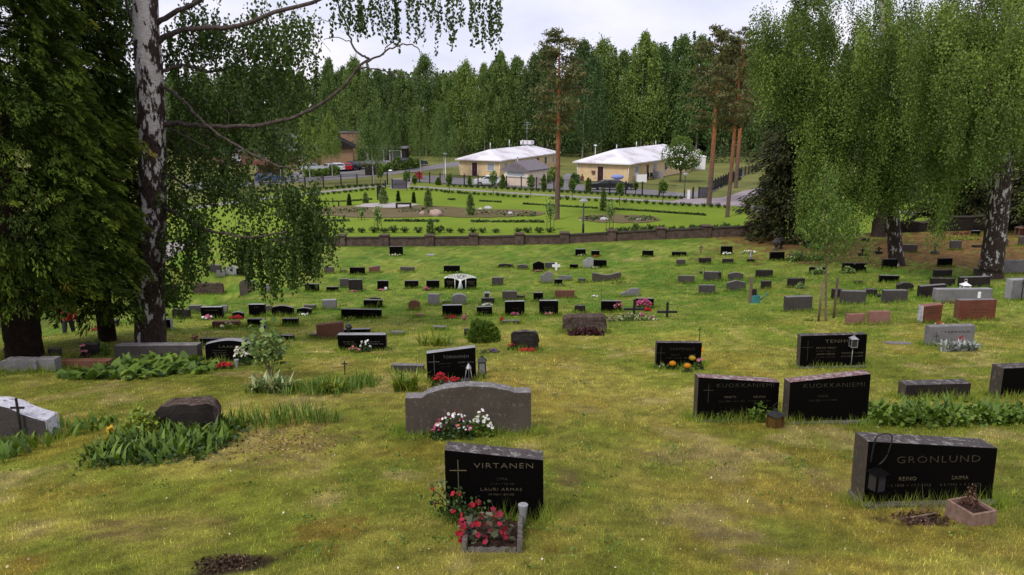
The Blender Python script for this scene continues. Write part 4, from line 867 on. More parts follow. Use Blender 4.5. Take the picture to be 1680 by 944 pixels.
# ---------------------------------------------------------------- kerb, vases, lanterns, crosses, person
def kerb():
    a, b = at(757, 906), at(858, 908); c = (a+b)/2; W = (b-a).length; D = at(810, 862).y-c.y+.05
    root = empty('grave_kerb', c, 'grey stone kerb around the soil bed before the nearest gravestone', 'kerb')
    sl_ = math.atan2(float(Gslope(c.x, c.y))-float(Gslope(c.x, c.y+D)), D)
    root.rotation_euler = (-sl_, 0, R(-1))
    for sx in (-1, 1): obj('kerb_stone', boxm((sx*(W/2-.025), D/2, .03), (.042, D, .14), 0, .006), M['conc'], root)
    obj('kerb_stone', boxm((0, .015, .005), (W-.10, .03, .07), 0, .006), M['conc'], root)
    bm = bmesh.new(); bmesh.ops.create_grid(bm, x_segments=24, y_segments=18, size=.5, matrix=Matrix.Translation((0, D/2, .035)) @ Matrix.Diagonal((W-.10, D, 1, 1)))
    for v in bm.verts: v.co.z += random.uniform(-.012, .018)
    obj('soil', bm, M['soil'], root)
kerb()
def vase(px, py, h, label):
    p = at(px, py); h *= 1.15; bm = bmesh.new(); r0, r1 = h*.07, h*.22
    m = Matrix.Translation((0, 0, h/2)); bmesh.ops.create_cone(bm, cap_ends=True, segments=16, radius1=r0, radius2=r1, depth=h, matrix=m)
    tag(obj('grave_vase', bm, M['lgrey'], None, p), label, 'vase')
vase(858, 862, .17, 'pale tapering vase at the right corner of the nearest kerbed bed')
vase(389, 606, .17, 'white tapering vase right of the red begonias by the arched stone')
def lantern(p, s, h, mat, label, roof='pyr', pane=(.03, .03, .035), ring=True, rz=0, group=None, stand=0):
    """box lantern: base, four posts, panes, roof, ring"""
    root = empty('grave_lantern', p, label, 'lantern', group, rz)
    m = M[mat]; z0 = stand
    if stand: bm = bmesh.new(); tube(bm, [(0, 0, -.1), (0, 0, stand)], .008, 6); obj('stand', bm, m, root)
    obj('base', boxm((0, 0, z0+h*.03), (s, s, h*.06)), m, root)
    bm = bmesh.new()
    for sx in (-1, 1):
        for sy in (-1, 1): box(bm, (sx*s*.43, sy*s*.43, z0+h*.37), (s*.1, s*.1, h*.62))
    box(bm, (0, 0, z0+h*.69), (s*.98, s*.98, h*.03))
    obj('frame', bm, m, root)
    g = NT('lantern_pane', .1, .5); g.col(pane); obj('pane', boxm((0, 0, z0+h*.37), (s*.8, s*.8, h*.60)), g.m, root)
    bm = bmesh.new(); bmesh.ops.create_cone(bm, cap_ends=True, segments=4, radius1=s*.82, radius2=s*.16, depth=h*.2, matrix=Matrix.Translation((0, 0, z0+h*.80)) @ Matrix.Rotation(PI/4, 4, 'Z'))
    box(bm, (0, 0, z0+h*.93), (s*.22, s*.22, h*.08)); obj('roof', bm, m, root)
    if ring:
        bm = bmesh.new(); tube(bm, [(s*.2*math.cos(a), 0, z0+h+s*.12+s*.2*math.sin(a)) for a in np.linspace(0, 2*PI, 13)], s*.025, 5); obj('ring', bm, m, root)
    return root
p = at(791, 613); lantern(p, .15, .36, 'iron', 'black ornate lantern at the right end of the tilted black stone', pane=(.18, .2, .19))
p = at(769, 628); root = empty('grave_lantern', p, 'small silver lantern with splayed legs before the tilted black stone', 'lantern')
bm = bmesh.new()
for sx, sy in ((-1, -.6), (1, -.6), (0, 1)): tube(bm, [(sx*.075, sy*.06, -.02), (sx*.035, sy*.03, .27)], .006, 5)
obj('legs', bm, M['steel'], root); bm = bmesh.new(); bmesh.ops.create_cone(bm, cap_ends=True, segments=12, radius1=.055, radius2=.01, depth=.08, matrix=Matrix.Translation((0, 0, .315))); obj('roof', bm, M['steel'], root)
bm = bmesh.new(); bmesh.ops.create_cone(bm, cap_ends=True, segments=12, radius1=.05, radius2=.05, depth=.03, matrix=Matrix.Translation((0, 0, .262))); obj('rim', bm, M['steel'], root)
p = at(1271, 701); rt = lantern(p+Vector((0, 0, -.02)), .17, .29, 'iron', 'square rusty brown lantern with dark roof between the leaning pair', pane=(.10, .055, .018), ring=False, rz=.5)
g = plain('rusty_sheet', (.10, .05, .015), .6, .4, .3)
for ch in list(bpy.data.objects):
    if ch.parent == rt and ch.name.startswith(('frame', 'base')): ch.data.materials.clear(); ch.data.materials.append(g)
bm = bmesh.new(); tube(bm, [(.085*math.cos(a), 0, .27+.10*math.sin(a)) for a in np.linspace(0, PI, 11)], .003, 5); obj('wire_handle', bm, M['iron'], rt)
p = at(1437, 828); q = atY(1437, 806, p.y-.12)
lantern(q, .135, .27, 'black', 'dark hanging lantern at the left end of the wide leaning stone', ring=False, rz=.35)
bm = bmesh.new(); tube(bm, spline([(q.x, q.y, q.z+.27), (q.x+.05, q.y, q.z+.33), (q.x+.08, q.y, q.z+.42), (q.x+.09, q.y, q.z+.56), (q.x, q.y, q.z+.58), (q.x-.06, q.y, q.z+.52), (q.x-.08, q.y, q.z+.3)], 4), .007, 5)
tag(obj('lantern_hook', bm, M['iron']), 'curved dark metal hook holding the lantern at the wide leaning stone', 'hook')
p = at(1394, 602); lantern(p+Vector((0, -.05, 0)), .13, .24, 'steel', 'grey-roofed lantern on a stick before the black stone behind the leaning pair', stand=.42)
p = at(1579, 485)+Vector((0, -.1, 0)); lantern(p, .27, .46, 'white', 'white lantern standing before the long light grey stone', pane=(.35, .36, .37), stand=.1)
p = at(1673, 386); lantern(p, .5, .7, 'redwood', 'reddish house-shaped lantern box at the right frame edge near the wall', pane=(.10, .04, .03), ring=False)
p = atY(799, 488, at(800, 500).y+.07); lantern(p, .20, .26, 'steel', 'grey lantern on top of a dark stone left of centre', ring=False)
p = atY(1606, 489, at(1600, 526).y+.1); bm = bmesh.new(); bmesh.ops.create_cone(bm, cap_ends=True, segments=14, radius1=.042, radius2=.042, depth=.17, matrix=Matrix.Translation((0, 0, .085)))
tube(bm, [(0, 0, .17), (0, 0, .19)], .004, 5); tag(obj('grave_candle', bm, M['white'], None, p), 'white candle standing on the wide red-brown stone', 'candle')
def urn(px, py, ys, h, label, mat='iron', on=None):
    p = at(px, py) if on is None else on; bm = bmesh.new(); pr = [(.0, 0), (.22, 0), (.2, .08), (.1, .16), (.12, .3), (.3, .55), (.34, .75), (.22, .86), (.16, .9), (.22, 1), (0, 1)]
    n = 14; rings = [[bm.verts.new((r*h*math.cos(2*PI*k/n), r*h*math.sin(2*PI*k/n), z*h)) for k in range(n)] for r, z in pr[1:-1]]
    for i in range(len(rings)-1):
        for k in range(n): bm.faces.new((rings[i][k], rings[i][(k+1) % n], rings[i+1][(k+1) % n], rings[i+1][k])).smooth = True
    bm.faces.new(rings[0]); bm.faces.new(rings[-1]); tag(obj('urn', bm, M[mat], None, p), label, 'urn')
urn(0, 0, 0, .24, 'black urn standing on top of the long black stone with white flowers', on=atY(572.5, 548, at(590, 574).y+.08))
urn(1273, 411, 0, .75, 'large dark urn near the wall, left one of two', 'dgrey'); urn(1281, 408, 0, .7, 'large dark urn near the wall, right one of two', 'dark')
def cross(px, py, top, arm, label, mat='iron', th=.04, at_v=.62, rz=0, base=0):
    p = at(px, py); h = atY(px, top, p.y).z-p.z; k = mpp(p); bm = bmesh.new()
    box(bm, (0, 0, h/2-.1), (th, th, h+.2)); a = arm*k/2
    for s_ in (-1, 1): box(bm, (s_*(th/2+a/2-th/4), 0, h*at_v), (a-th/2, th, th))
    root = tag(obj('grave_cross', bm, M[mat], None, p), label, 'cross'); root.rotation_euler = (0, 0, rz)
    return root
cross(*zp('A7', 1030, 585), zp('A7', 0, 478)[1], 33, 'black cross standing in the bed of pale leaves', th=.07, at_v=.36)
cross(*zp('A7', 1262, 604), zp('A7', 0, 498)[1], 33, 'black cross standing alone on open grass', th=.07, at_v=.36)
cross(*zp('A7', 482, 272), zp('A7', 0, 220)[1], 13, 'white wooden cross beside a grey stone', 'white', .12, .58)
cross(*zp('A8', 256, 238), zp('A8', 0, 182)[1], 7, 'small grey wooden cross near the wall', 'wood', .08, .7)
cross(*zp('B3', 878, 450), zp('B3', 0, 342)[1], 10, 'thin black iron cross in the weedy grass patch', th=.018, at_v=.8)
cross(*zp('B2', 134, 742), zp('B2', 0, 485)[1], 22, 'thin dark metal cross leaning on the grey stone at the left edge', th=.022, at_v=.78)
cross(*zp('B1', 1160, 525), zp('B1', 0, 340)[1], 7, 'tall thin black cross at the right frame edge', th=.025, at_v=.62)
cross(*zp('B6', 429, 128), zp('B6', 0, 24)[1], 6, 'thin black cross rising behind the stone with marigolds', th=.014, at_v=.84)
def rod(px, py, top, label, r=.008, mat='iron', hook=0):
    p = at(px, py); h = atY(px, top, p.y).z-p.z; bm = bmesh.new(); pts = [(0, 0, -.1), (0, 0, h)]
    if hook: pts += [(hook*.3, 0, h+.05), (hook, 0, h), (hook, 0, h-.1)]
    tube(bm, pts, r, 5)
    if hook: ball(bm, (hook, 0, h-.2), .08, 1)
    tag(obj('thin_rod', bm, M[mat], None, p), label, 'rod')
rod(*zp('A7', 799, 568), zp('A7', 0, 412)[1], 'thin black rod at the left end of the pink-flowered black stone')
rod(*zp('A8', 276, 436), zp('A8', 0, 345)[1], 'thin hook lamp left of the charcoal stone', hook=-.15)
rod(*zp('A8', 404, 436), zp('A8', 0, 350)[1], 'thin hook lamp right of the charcoal stone', hook=-.12)
rod(*zp('B1', 258, 530), zp('B1', 0, 456)[1], 'small black hook lamp left of a charcoal stone', hook=-.1)
rod(*zp('A7', 1095, 182), zp('A7', 0, 105)[1], 'thin rod behind the lone black stone near the wall')
rod(*zp('B6', 146, 270), zp('B6', 0, 115)[1], 'black metal stick at the left edge of the stone with marigolds', .012)
for i, (x, y, t_, m_) in enumerate(((603, 225, 150, 'dgrey'), (240, 222, 178, 'dark'), (135, 235, 188, 'dark'))):
    p = at(*zp('B1', x, y)); h = atY(zp('B1', x, t_)[0], zp('B1', x, t_)[1], p.y).z-p.z
    bm = bmesh.new(); box(bm, (0, 0, h*.12), (.42, .25, h*.24+.05), 0, 0, .02); box(bm, (0, 0, h*.6), (.07, .07, h*.8)); box(bm, (-.1, 0, h*.75), (.14, .06, .07)); box(bm, (.1, 0, h*.75), (.14, .06, .07))
    tag(obj('grave_cross', bm, M[m_], None, p), ['small pedestal cross between the two birches', 'small cross on a dark boulder left of the left birch', 'small dark cross on a low base, left of the cross on a boulder'][i], 'cross')
def figure():
    p = at(*zp('A8', 606, 283)); bm = bmesh.new(); tube(bm, [(0, 0, 0), (0, 0, .2), (0, 0, .36)], [.09, .07, .035], 8); ball(bm, (0, 0, .41), .06, 2); tag(obj('grave_ornament', bm, M['lgrey'], None, p), 'pale statuette on the tiny black base stone', 'ornament')
figure()
# wooden post with watering can
p = at(*zp('A8', 602, 590)); h = atY(zp('A8', 602, 405)[0], zp('A8', 0, 405)[1], p.y).z-p.z
root = empty('wooden_post', p, 'weathered wooden post with a small box on its side, in the grass at right', 'post'); obj('post', boxm((0, 0, h/2-.1), (.1, .1, h+.2), .1, .008), M['wood'], root); obj('box', boxm((.12, 0, h*.42), (.16, .14, .22)), M['dark'], root)
def can():
    p = at(*zp('A8', 640, 590)); m = plain('teal_plastic', (.03, .16, .15), .45, .4); root = empty('watering_can', p, 'teal plastic watering can at the foot of the wooden post', 'watering can')
    bm = bmesh.new(); bmesh.ops.create_cone(bm, cap_ends=True, segments=16, radius1=.17, radius2=.13, depth=.3, matrix=Matrix.Translation((0, 0, .15)) @ Matrix.Diagonal((1.1, .8, 1, 1))); obj('body', bm, m, root)
    bm = bmesh.new(); tube(bm, [(.13, 0, .08), (.3, 0, .25), (.38, 0, .33)], [.035, .022, .02], 8); ball(bm, (.39, 0, .34), .04, 1); obj('spout', bm, m, root)
    bm = bmesh.new(); tube(bm, spline([(.08, 0, .3), (0, 0, .42), (-.14, 0, .38), (-.17, 0, .15)], 4), .015, 6); obj('handle', bm, m, root)
can()
# wooden planter box, stick, red stake flower
p = at(*zp('B7', 622, 868)); root = empty('planter_box', p, 'pinkish wooden planter box at the right corner of the wide leaning stone', 'planter', rz=.28)
L_ = .27
for c_, s_ in (((0, -L_*.5, .075), (L_, .022, .16)), ((0, L_*.5, .075), (L_, .022, .16)), ((-L_*.5+.011, 0, .075), (.022, L_-.024, .16)), ((L_*.5-.011, 0, .075), (.022, L_-.024, .16))): obj('side_board', boxm(c_, s_, 0, .003), M['redwood'], root)
obj('soil', boxm((0, 0, .10), (L_-.05, L_-.05, .05)), M['soil'], root)
p = at(*zp('B7', 405, 855)); bm = bmesh.new(); tube(bm, [(-.15, -.02, .012), (0, .01, .02), (.13, .04, .03)], [.008, .012, .009], 6); tag(obj('wooden_stick', bm, M['wood'], None, p), 'broken wooden stick on the soil before the wide leaning stone', 'stick')
p = at(*zp('A6', 1038, 745)); h = atY(*zp('A6', 1038, 605), p.y).z-p.z; bm = bmesh.new(); tube(bm, [(0, 0, -.05), (0, 0, h)], .008, 5); ball(bm, (0, 0, h), .06, 2, (1, 1, 1.4), .1)
tag(obj('stake_flower', bm, M['fl_rose'], None, p), 'pink artificial flower on a stake left of the round bush', 'flower')
p = at(*zp('A6', 800, 168)); tag(obj('flat_marker', boxm((0, 0, .03), (.5, .3, .08), 0, .01), M['lgrey'], None, p), 'small white flat marker in grass near the wall', 'marker')
p = at(*zp('B1', 360, 800)); bm = boxm((0, 0, .0), (.55, .3, .05), 0, .01); o = obj('flat_marker', bm, M['grey'], None, p); tag(o, 'flat grey slab sunk in grass left of the grey granite stone', 'marker'); o.rotation_euler = (-.18, 0, 0)
p = at(*zp('B1', 885, 180)); bm = boxm((0, 0, .06), (.7, .3, .14), 0, .03); tag(obj('flat_marker', bm, M['dark'], None, p), 'low dark slab left of the thick birch on needle litter', 'marker')
p = at(*zp('B1', 155, 138)); bm = boxm((0, 0, .08), (.5, .2, .16), 0, .03); tag(obj('flat_marker', bm, M['dark'], None, p), 'tiny dark stone with a thin pole on needle litter', 'marker')
p = atY(*zp('A6', 485, 400), at(*zp('A6', 485, 416)).y-.03); tag(obj('paper_note', boxm((0, 0, 0), (.13, .01, .13)), M['white'], None, p), 'white note card against the black stone with small flowers', 'note')
# person in a red jacket walking on the path at left
def person():
    p = at_far(117, 571, 24); root = empty('person', p, 'person in a red jacket and dark trousers walking past the conifer', 'person', rz=R(20))
    V, E_, r = [], [], []
    def add(co, rad, par=None):
        V.append(co); r.append(rad)
        if par is not None: E_.append((par, len(V)-1))
        return len(V)-1
    pel = add((0, 0, .93), .16); sp_ = add((0, 0, 1.12), .15, pel); ch = add((0, .02, 1.32), .18, sp_); nk = add((0, .02, 1.50), .065, ch); hd = add((0, .03, 1.62), .10, nk); add((0, .03, 1.72), .09, hd)
    for s_, st in ((-1, -.20), (1, .26)):
        hp = add((s_*.09, 0, .88), .10, pel); kn = add((s_*.10, st*.5-.02, .50), .070, hp); an = add((s_*.10, st, .09), .045, kn); add((s_*.11, st-.15, .04), .04, an)
        sh = add((s_*.20, .02, 1.40), .075, ch); el = add((s_*.27, -st*.4, 1.14), .055, sh); wr = add((s_*.25, -st*.8-.03, .92), .04, el); add((s_*.25, -st*.8-.05, .83), .035, wr)
    me = bpy.data.meshes.new('body'); me.from_pydata(V, E_, []); o = bpy.data.objects.new('body', me); C.objects.link(o)
    md = o.modifiers.new('s', 'SKIN'); 
    for i, sv in enumerate(me.skin_vertices[0].data): sv.radius = (r[i], r[i]); sv.use_root = (i == 0)
    o.modifiers.new('d', 'SUBSURF').levels = 2
    dg = bpy.context.evaluated_depsgraph_get(); dg.update(); m2 = bpy.data.meshes.new_from_object(o.evaluated_get(dg)); bpy.data.objects.remove(o)
    for mt in (plain('dark_trousers', (.012, .012, .014)), plain('red_jacket', (.28, .02, .018)), plain('skin', (.45, .25, .18)), plain('brown_hair', (.05, .03, .02))): m2.materials.append(mt)
    for f in m2.polygons:
        c = f.center; f.material_index = 0 if c.z < .88 and abs(c.x) < .19 else (1 if c.z < 1.52 and not (c.z < .89) else (2 if c.z < 1.66 or c.y < 0 else 3)); f.use_smooth = True
        if c.z < .92 and abs(c.x) > .2: f.material_index = 2
    link('body', m2, [None], root)
person()
# ---------------------------------------------------------------- stone wall
M['wall'] = stonemat('old_plastered_wall', (.055, .037, .030), (.125, .088, .074), .95, .1, .55, (.045, .042, .03), sc=7, bump=.6, patch=.55)
M['wallcap'] = stonemat('mossy_wall_cap', (.03, .024, .02), (.07, .055, .045), .95, .1, .4, (.05, .06, .025), sc=14, bump=.6)
M['wallshade'] = stonemat('shade_toned_mossy_wall', (.012, .010, .008), (.032, .027, .022), .95, .1, .4, (.02, .026, .012), sc=7, bump=.6)  # darker wall copy: tree shade put into the mossy stone's colour
def wall(label, x0, x1, pill, hgt, name='stone_wall', wm='wall'):
    root = empty(name, (x0, WALL_Y, float(Gslope(x0, WALL_Y))), label, 'wall'); o = root.location
    bm = bmesh.new(); n = max(2, int((x1-x0)/.6)); xs = np.linspace(x0, x1, n); bc = bmesh.new()
    fr, ft, kt, kb = [], [], [], []; ct = [[], [], [], []]
    for x in xs:
        g = float(Gslope(x, WALL_Y)); h = g+hgt(x)+random.uniform(-.015, .015); b = float(Gplane(x, WALL_Y))-.4
        for L, (yy, zz) in zip((fr, ft, kt, kb), ((WALL_Y, min(b, g-.3)), (WALL_Y, h), (WALL_Y+.3, h), (WALL_Y+.3, b))): L.append(bm.verts.new((x-o.x, yy-o.y, zz-o.z)))
        for L, (yy, zz) in zip(ct, ((WALL_Y-.05, h+.004), (WALL_Y-.04, h+.085+random.uniform(-.02, .02)), (WALL_Y+.34, h+.085), (WALL_Y+.35, h+.004))): L.append(bc.verts.new((x-o.x, yy-o.y, zz-o.z)))
    for b_, Ls in ((bm, (fr, ft, kt, kb)), (bc, ct)):
        for i in range(n-1):
            for k in range(4): b_.faces.new((Ls[k][i], Ls[k][i+1], Ls[(k+1) % 4][i+1], Ls[(k+1) % 4][i]))
        for i in (0, -1): b_.faces.new([L[i] for L in Ls])
    obj('masonry', bm, M[wm], root); obj('coping', bc, M['wallcap'], root)
    for x in pill:
        g = float(Gslope(x, WALL_Y)); b2 = bmesh.new(); H = hgt(x)
        box(b2, (x-o.x, .14, g-o.z+(H+.12)/2-.15), (.62, .56, H+.42), 0, 0, .02); box(b2, (x-o.x, .14, g-o.z+H+.20), (.72, .66, .13), 0, 0, .04)
        obj('pillar', b2, M[wm], root)
wx = lambda px: (px-CX)/FPX*zc(Vector((0, WALL_Y, 2.5)))
hw = lambda x: .56+.10*float(sm(5, 20, x))
wall('long old brown plastered stone wall with pillars, between the graves and the bright lawn', wx(452), wx(1320), [wx(q) for q in (493, 560, 631, 705, 777, 852, 926, 1003, 1083, 1158, 1233)], hw)
wall('low broken part of the stone wall in shade behind the right birches', wx(1430), wx(1542), [], lambda x: .66+.06*math.sin(x*3), wm='wallshade')
wall('tall shaded part of the stone wall at the right frame edge', wx(1542), wx(1800), [wx(1640)], lambda x: .95, wm='wallshade')
# ---------------------------------------------------------------- lawn, paths, beds, street
lawn = [at(300, 372), (34, 55.5), at(1700, 356), at(1345, 322), at(1190, 335), at(1112, 329), at(740, 309), at(660, 302), at(610, 303), at(520, 314), at(300, 345)]
lawn[0] = Vector((-34, 54.6, 0)); lawn[1] = Vector((45, 54.6, 0)); lawn[2] = Vector((62, 78, 0))
sheet('lawn', lawn, M['lawn'], .02)
strip('verge', [at(676, 300.5), at(740, 306), at(900, 316), at(1040, 324), at(1125, 329)], 4.2, M['verge'], .024)
strip('verge', [at(640, 303), at(560, 309), at(430, 320), at(300, 333)], 4.5, M['verge'], .026)
strip('gravel_path', [at(648, 306), at(690, 307.5), at(740, 311), at(900, 321), at(1040, 328.5), at(1125, 333)], 1.7, M['gravel'], .04)
strip('gravel_path', [at(655, 305.5), at(618, 306), at(527, 316), at(430, 327), at(300, 344)], 1.8, M['gravel'], .036)
sheet('paving', [at(640, 311), at(645, 294), at(678, 294), at(668, 311)][0:4], M['paving'], .044)
sheet('paving', pz('z5', [(-60, 528), (60, 500), (140, 478), (380, 482), (520, 472), (640, 440), (760, 400), (900, 372), (990, 380), (940, 440), (820, 470), (745, 500), (760, 535), (900, 560), (1250, 600), (1250, 640), (900, 600), (700, 562), (560, 556), (400, 552), (200, 540)]), M['paving'], .048)
sheet('lawn', pz('z5', [(760, 528), (748, 502), (830, 466), (960, 430), (1100, 440), (1100, 560), (900, 545)]), M['lawn'], .056)
strip('gravel_path', [at(1440, 346), at(1480, 349), at(1545, 352), at(1640, 352)], 1.6, M['gravel'], .044)
strip('gravel_path', [at(230, 412), at(290, 402), at(345, 394), at(420, 384)], 2.2, M['gravel'], .05) if 0 else None
sheet('street', [at(300, 312), at(415, 305), at(540, 296), at(640, 287), at(760, 272), at(800, 266), at(745, 266), at(690, 274), at(640, 279), at(560, 287), at(470, 293), at(300, 302)], M['asphalt'], .02)
sheet('car_park', [at(470, 293), at(480, 283), at(560, 277), at(597, 275), at(600, 281), at(560, 287)], M['asphalt'], .026)
sheet('street', [at(670, 290), at(720, 289), at(760, 293), at(900, 301), at(1000, 306), at(1130, 318), at(1200, 290), at(1222, 283), at(1222, 288), at(1150, 325), at(1110, 323), at(1000, 316), at(880, 309), at(740, 302), at(672, 298)], M['asphalt'], .03)
sheet('street', [at(885, 309), at(930, 285), at(950, 287), at(925, 312)], M['asphalt'], .034)
sheet('street', [at(598, 262), at(690, 262), at(690, 268), at(598, 270)], M['asphalt'], .024)
# dead-leaf coloured path left of the wall
def slope_strip(name, pts, wid, mat, off):
    P = spline([(p.x, p.y, 0) for p in pts], 14); bm = bmesh.new(); prev = None
    for i, p in enumerate(P):
        t_ = (P[min(i+1, len(P)-1)]-P[max(i-1, 0)]).normalized(); nn = Vector((-t_.y, t_.x, 0)); row = []
        for k in range(9):
            q = p+nn*wid*(k/8-.5); row.append(bm.verts.new((q.x, q.y, float(G(q.x, q.y))+off)))
        if prev:
            for k in range(8): bm.faces.new((prev[k], prev[k+1], row[k+1], row[k]))
        prev = row
    o = obj(name, bm, mat); tag(o, kind='structure')
slope_strip('gravel_path', [at(300, 397), at(270, 410), at(225, 440), at(190, 480)], 2.6, M['gravel'], .03)
slope_strip('gravel_path', [at_far(-40, 575, 24), at_far(60, 573, 24), at_far(120, 570, 24), at_far(165, 566, 24)], 1.2, M['gravel'], .03)
def ell(name, px, py, rx, ry, mat, off, jit=.12):
    c = at(px, py); a = at(px, py-ry); b = at(px, py+ry); k = mpp(c); cy = (a.y+b.y)/2; r2 = (a.y-b.y)/2
    return sheet(name, [(c.x+rx*k*math.cos(t)*(1+random.uniform(-jit, jit)*.3), cy+r2*math.sin(t)*(1+random.uniform(-jit, jit)), 0) for t in np.linspace(0, 2*PI, 40)[:-1]], mat, off)
ell('mulch_bed', 640, 347.5, 150, 9.5, M['mulch'], .06); ell('mulch_bed', 790, 351, 105, 6.5, M['mulch'], .066); ell('mulch_bed', 1016, 360, 67, 7, M['mulch'], .06); ell('mulch_bed', 1290, 358, 60, 5, M['mulch'], .06)
M['pave2'] = grassmat('pale_stone_paving', (.33, .30, .30), (.42, .39, .38), (.25, .23, .23), .6, 3)
sheet('stone_terrace', pz('z6', [(560, 285), (690, 250), (960, 238), (1130, 240), (1320, 262), (1200, 280), (1060, 300), (900, 298), (700, 290)]), M['pave2'], .10)
sheet('stone_terrace', pz('z5', [(840, 635), (880, 600), (1000, 585), (1230, 590), (1230, 640), (1100, 650)]), M['pave2'], .10)
def bench(z, x0, x1, y, label, h=.55):
    a, b = at(*zp(z, x0, y)), at(*zp(z, x1, y)); c = (a+b)/2; root = empty('stone_bench', c, label, 'bench'); W = b.x-a.x
    obj('slab', boxm((0, 0, h), (W, .5, .14), 0, .01), M['dark'], root)
    for s_ in (-1, 1): obj('leg', boxm((s_*(W/2-.08), 0, h/2-.08), (.14, .48, h-.0)), M['dark'], root)
bench('z6', 1048, 1224, 300, 'long low dark stone bench on the pale terrace')
def monolith(px, py, top, w, label, mat='dark', name='memorial_stone'):
    p = at(px, py); h = atY(px, top, p.y).z-p.z; k = mpp(p); bm = bmesh.new(); W = w*k
    fr = [(-.5, 0), (-.1, 0), (-.05, .55), (.12, .78), (.3, .7), (.42, .55), (.5, .75), (.3, 1), (-.2, 1.02), (-.5, .9)]
    f1 = [bm.verts.new((u*W, 0, v*h)) for u, v in fr]; f2 = [bm.verts.new((u*W, .4, v*h)) for u, v in fr]; bm.faces.new(f1); bm.faces.new(f2[::-1])
    for i in range(len(fr)): bm.faces.new((f1[i], f1[(i+1) % len(fr)], f2[(i+1) % len(fr)], f2[i]))
    tag(obj(name, bm, M[mat], None, p), label, 'memorial')
monolith(623, 328.5, 305, 9, 'tall black hook-shaped memorial stone on the bright lawn')
def post(px, py, top, w, label, mat='iron', name='post', cat='post'):
    p = at(px, py); h = atY(px, top, p.y).z-p.z; k = mpp(p); bm = boxm((0, 0, h/2-.1), (w*k, w*k, h+.2), 0, .01); box(bm, (0, 0, h+.02), (w*k*1.15, w*k*1.15, .05)); tag(obj(name, bm, M[mat], None, p), label, cat)
post(*zp('z6', 391, 272), zp('z6', 0, 212)[1], 2, 'short dark post at the left end of the pale terrace')
post(*zp('z6', 322, 238), zp('z6', 0, 182)[1], 1.6, 'dark post left of the leftmost conical thuja')
post(*zp('z5', 878, 600), zp('z5', 0, 525)[1], 2.2, 'short dark post by the right terrace under the spruce')
post(*zp('z5', 185, 485), zp('z5', 0, 395)[1], 4, 'pale square post left of the right-hand gate', 'white')
post(*zp('z5', 230, 485), zp('z5', 0, 365)[1], 2.6, 'black post at the right-hand gate')
post(632.5, 310.5, 297, 2, 'black post at the left side of the far gate')
post(642, 279+29, 281, 1.4, 'pale gate post left of the far gate panel', 'steel')
# boulders
M['bpink'] = stonemat('pale_pink_boulder', (.30, .19, .16), (.46, .34, .30), .9, .1, .3, (.3, .28, .25), sc=9, bump=.4)
BL = [('z6', 1505, 385, 165, 80, 'bpink', 'largest pinkish boulder on the long mulch bed'), ('z6', 1347, 372, 66, 46, 'bpink', 'small pinkish boulder left of the largest one'), ('z7', 284, 203, 64, 24, 'pale', 'whitish boulder on the middle of the long mulch bed'),
      ('z7', 224, 208, 30, 16, 'pale', 'small round pale rock left of the whitish boulder'), ('z7', 453, 242, 42, 20, 'pale', 'pale rock at the right half of the long mulch bed'), ('z7', 492, 242, 26, 10, 'pale', 'tiny pale rock right of a pale rock on the long bed'),
      ('z7', 1175, 290, 64, 26, 'pale', 'pale boulder on the small round mulch bed'), ('z7', 1440, 288, 60, 18, 'lgrey', 'flat grey rock on the right side of the small mulch bed'), ('z7', 990, 290, 20, 10, 'pale', 'tiny white rock at the left rim of the small mulch bed'), ('z5', 826, 702, 20, 12, 'pale', 'tiny white rock on the lawn below the right terrace')]
for z, x, y, w_, h_, m_, lb in BL:
    p = at(*zp(z, x, y)); k = mpp(p)/ZN[z][2]; bm = bmesh.new(); ball(bm, (0, 0, h_*k*.35), 1, 3, (w_*k*.5, w_*k*.4, h_*k*.65))
    for v in bm.verts:
        d = v.co.copy(); v.co *= 1+.35*(float(vnoise(np.array(d.x*2.5+d.z*2), np.array(d.y*2.5-d.z), len(lb) % 50))-.5)
    tag(obj('boulder', bm, M['pale' if m_ == 'pale' else m_], None, p), lb, 'boulder')
# lamps
def lamp(px, py, top, label, mat='iron', head='disc', r=.055):
    p = at(px, py); h = atY(px, top, p.y).z-p.z; root = empty('street_lamp', p, label, 'street lamp'); bm = bmesh.new()
    tube(bm, [(0, 0, -.1), (0, 0, h*.35), (0, 0, h*.36), (0, 0, h-.15)], [r*1.5, r*1.5, r, r*.9], 8); obj('pole', bm, M[mat], root)
    bm = bmesh.new(); bmesh.ops.create_cone(bm, cap_ends=True, segments=16, radius1=.36, radius2=.18, depth=.16, matrix=Matrix.Translation((0, 0, h-.05))); obj('lamp_head', bm, M['lgrey' if mat == 'iron' else 'white'], root)
    bm = bmesh.new(); bmesh.ops.create_cone(bm, cap_ends=True, segments=12, radius1=.12, radius2=.16, depth=.16, matrix=Matrix.Translation((0, 0, h-.21))); obj('diffuser', bm, M['white'], root)
lamp(956.5, 389, 327, 'black street lamp with pale disc head standing just behind the stone wall', r=.06)
lamp(1122.5, 325, 284, 'black street lamp with pale head beside the right-hand gate')
lamp(731, 294, 251.5, 'tall white street lamp left of the left white-roofed house', 'white')
lamp(849, 299, 256, 'white lamp post in front of the left white-roofed house', 'white')
lamp(976, 276, 238, 'white lamp post rising behind the right white-roofed house', 'white')
lamp(641, 292, 279, 'short lamp with a boxy pale head by the far gate', 'steel')
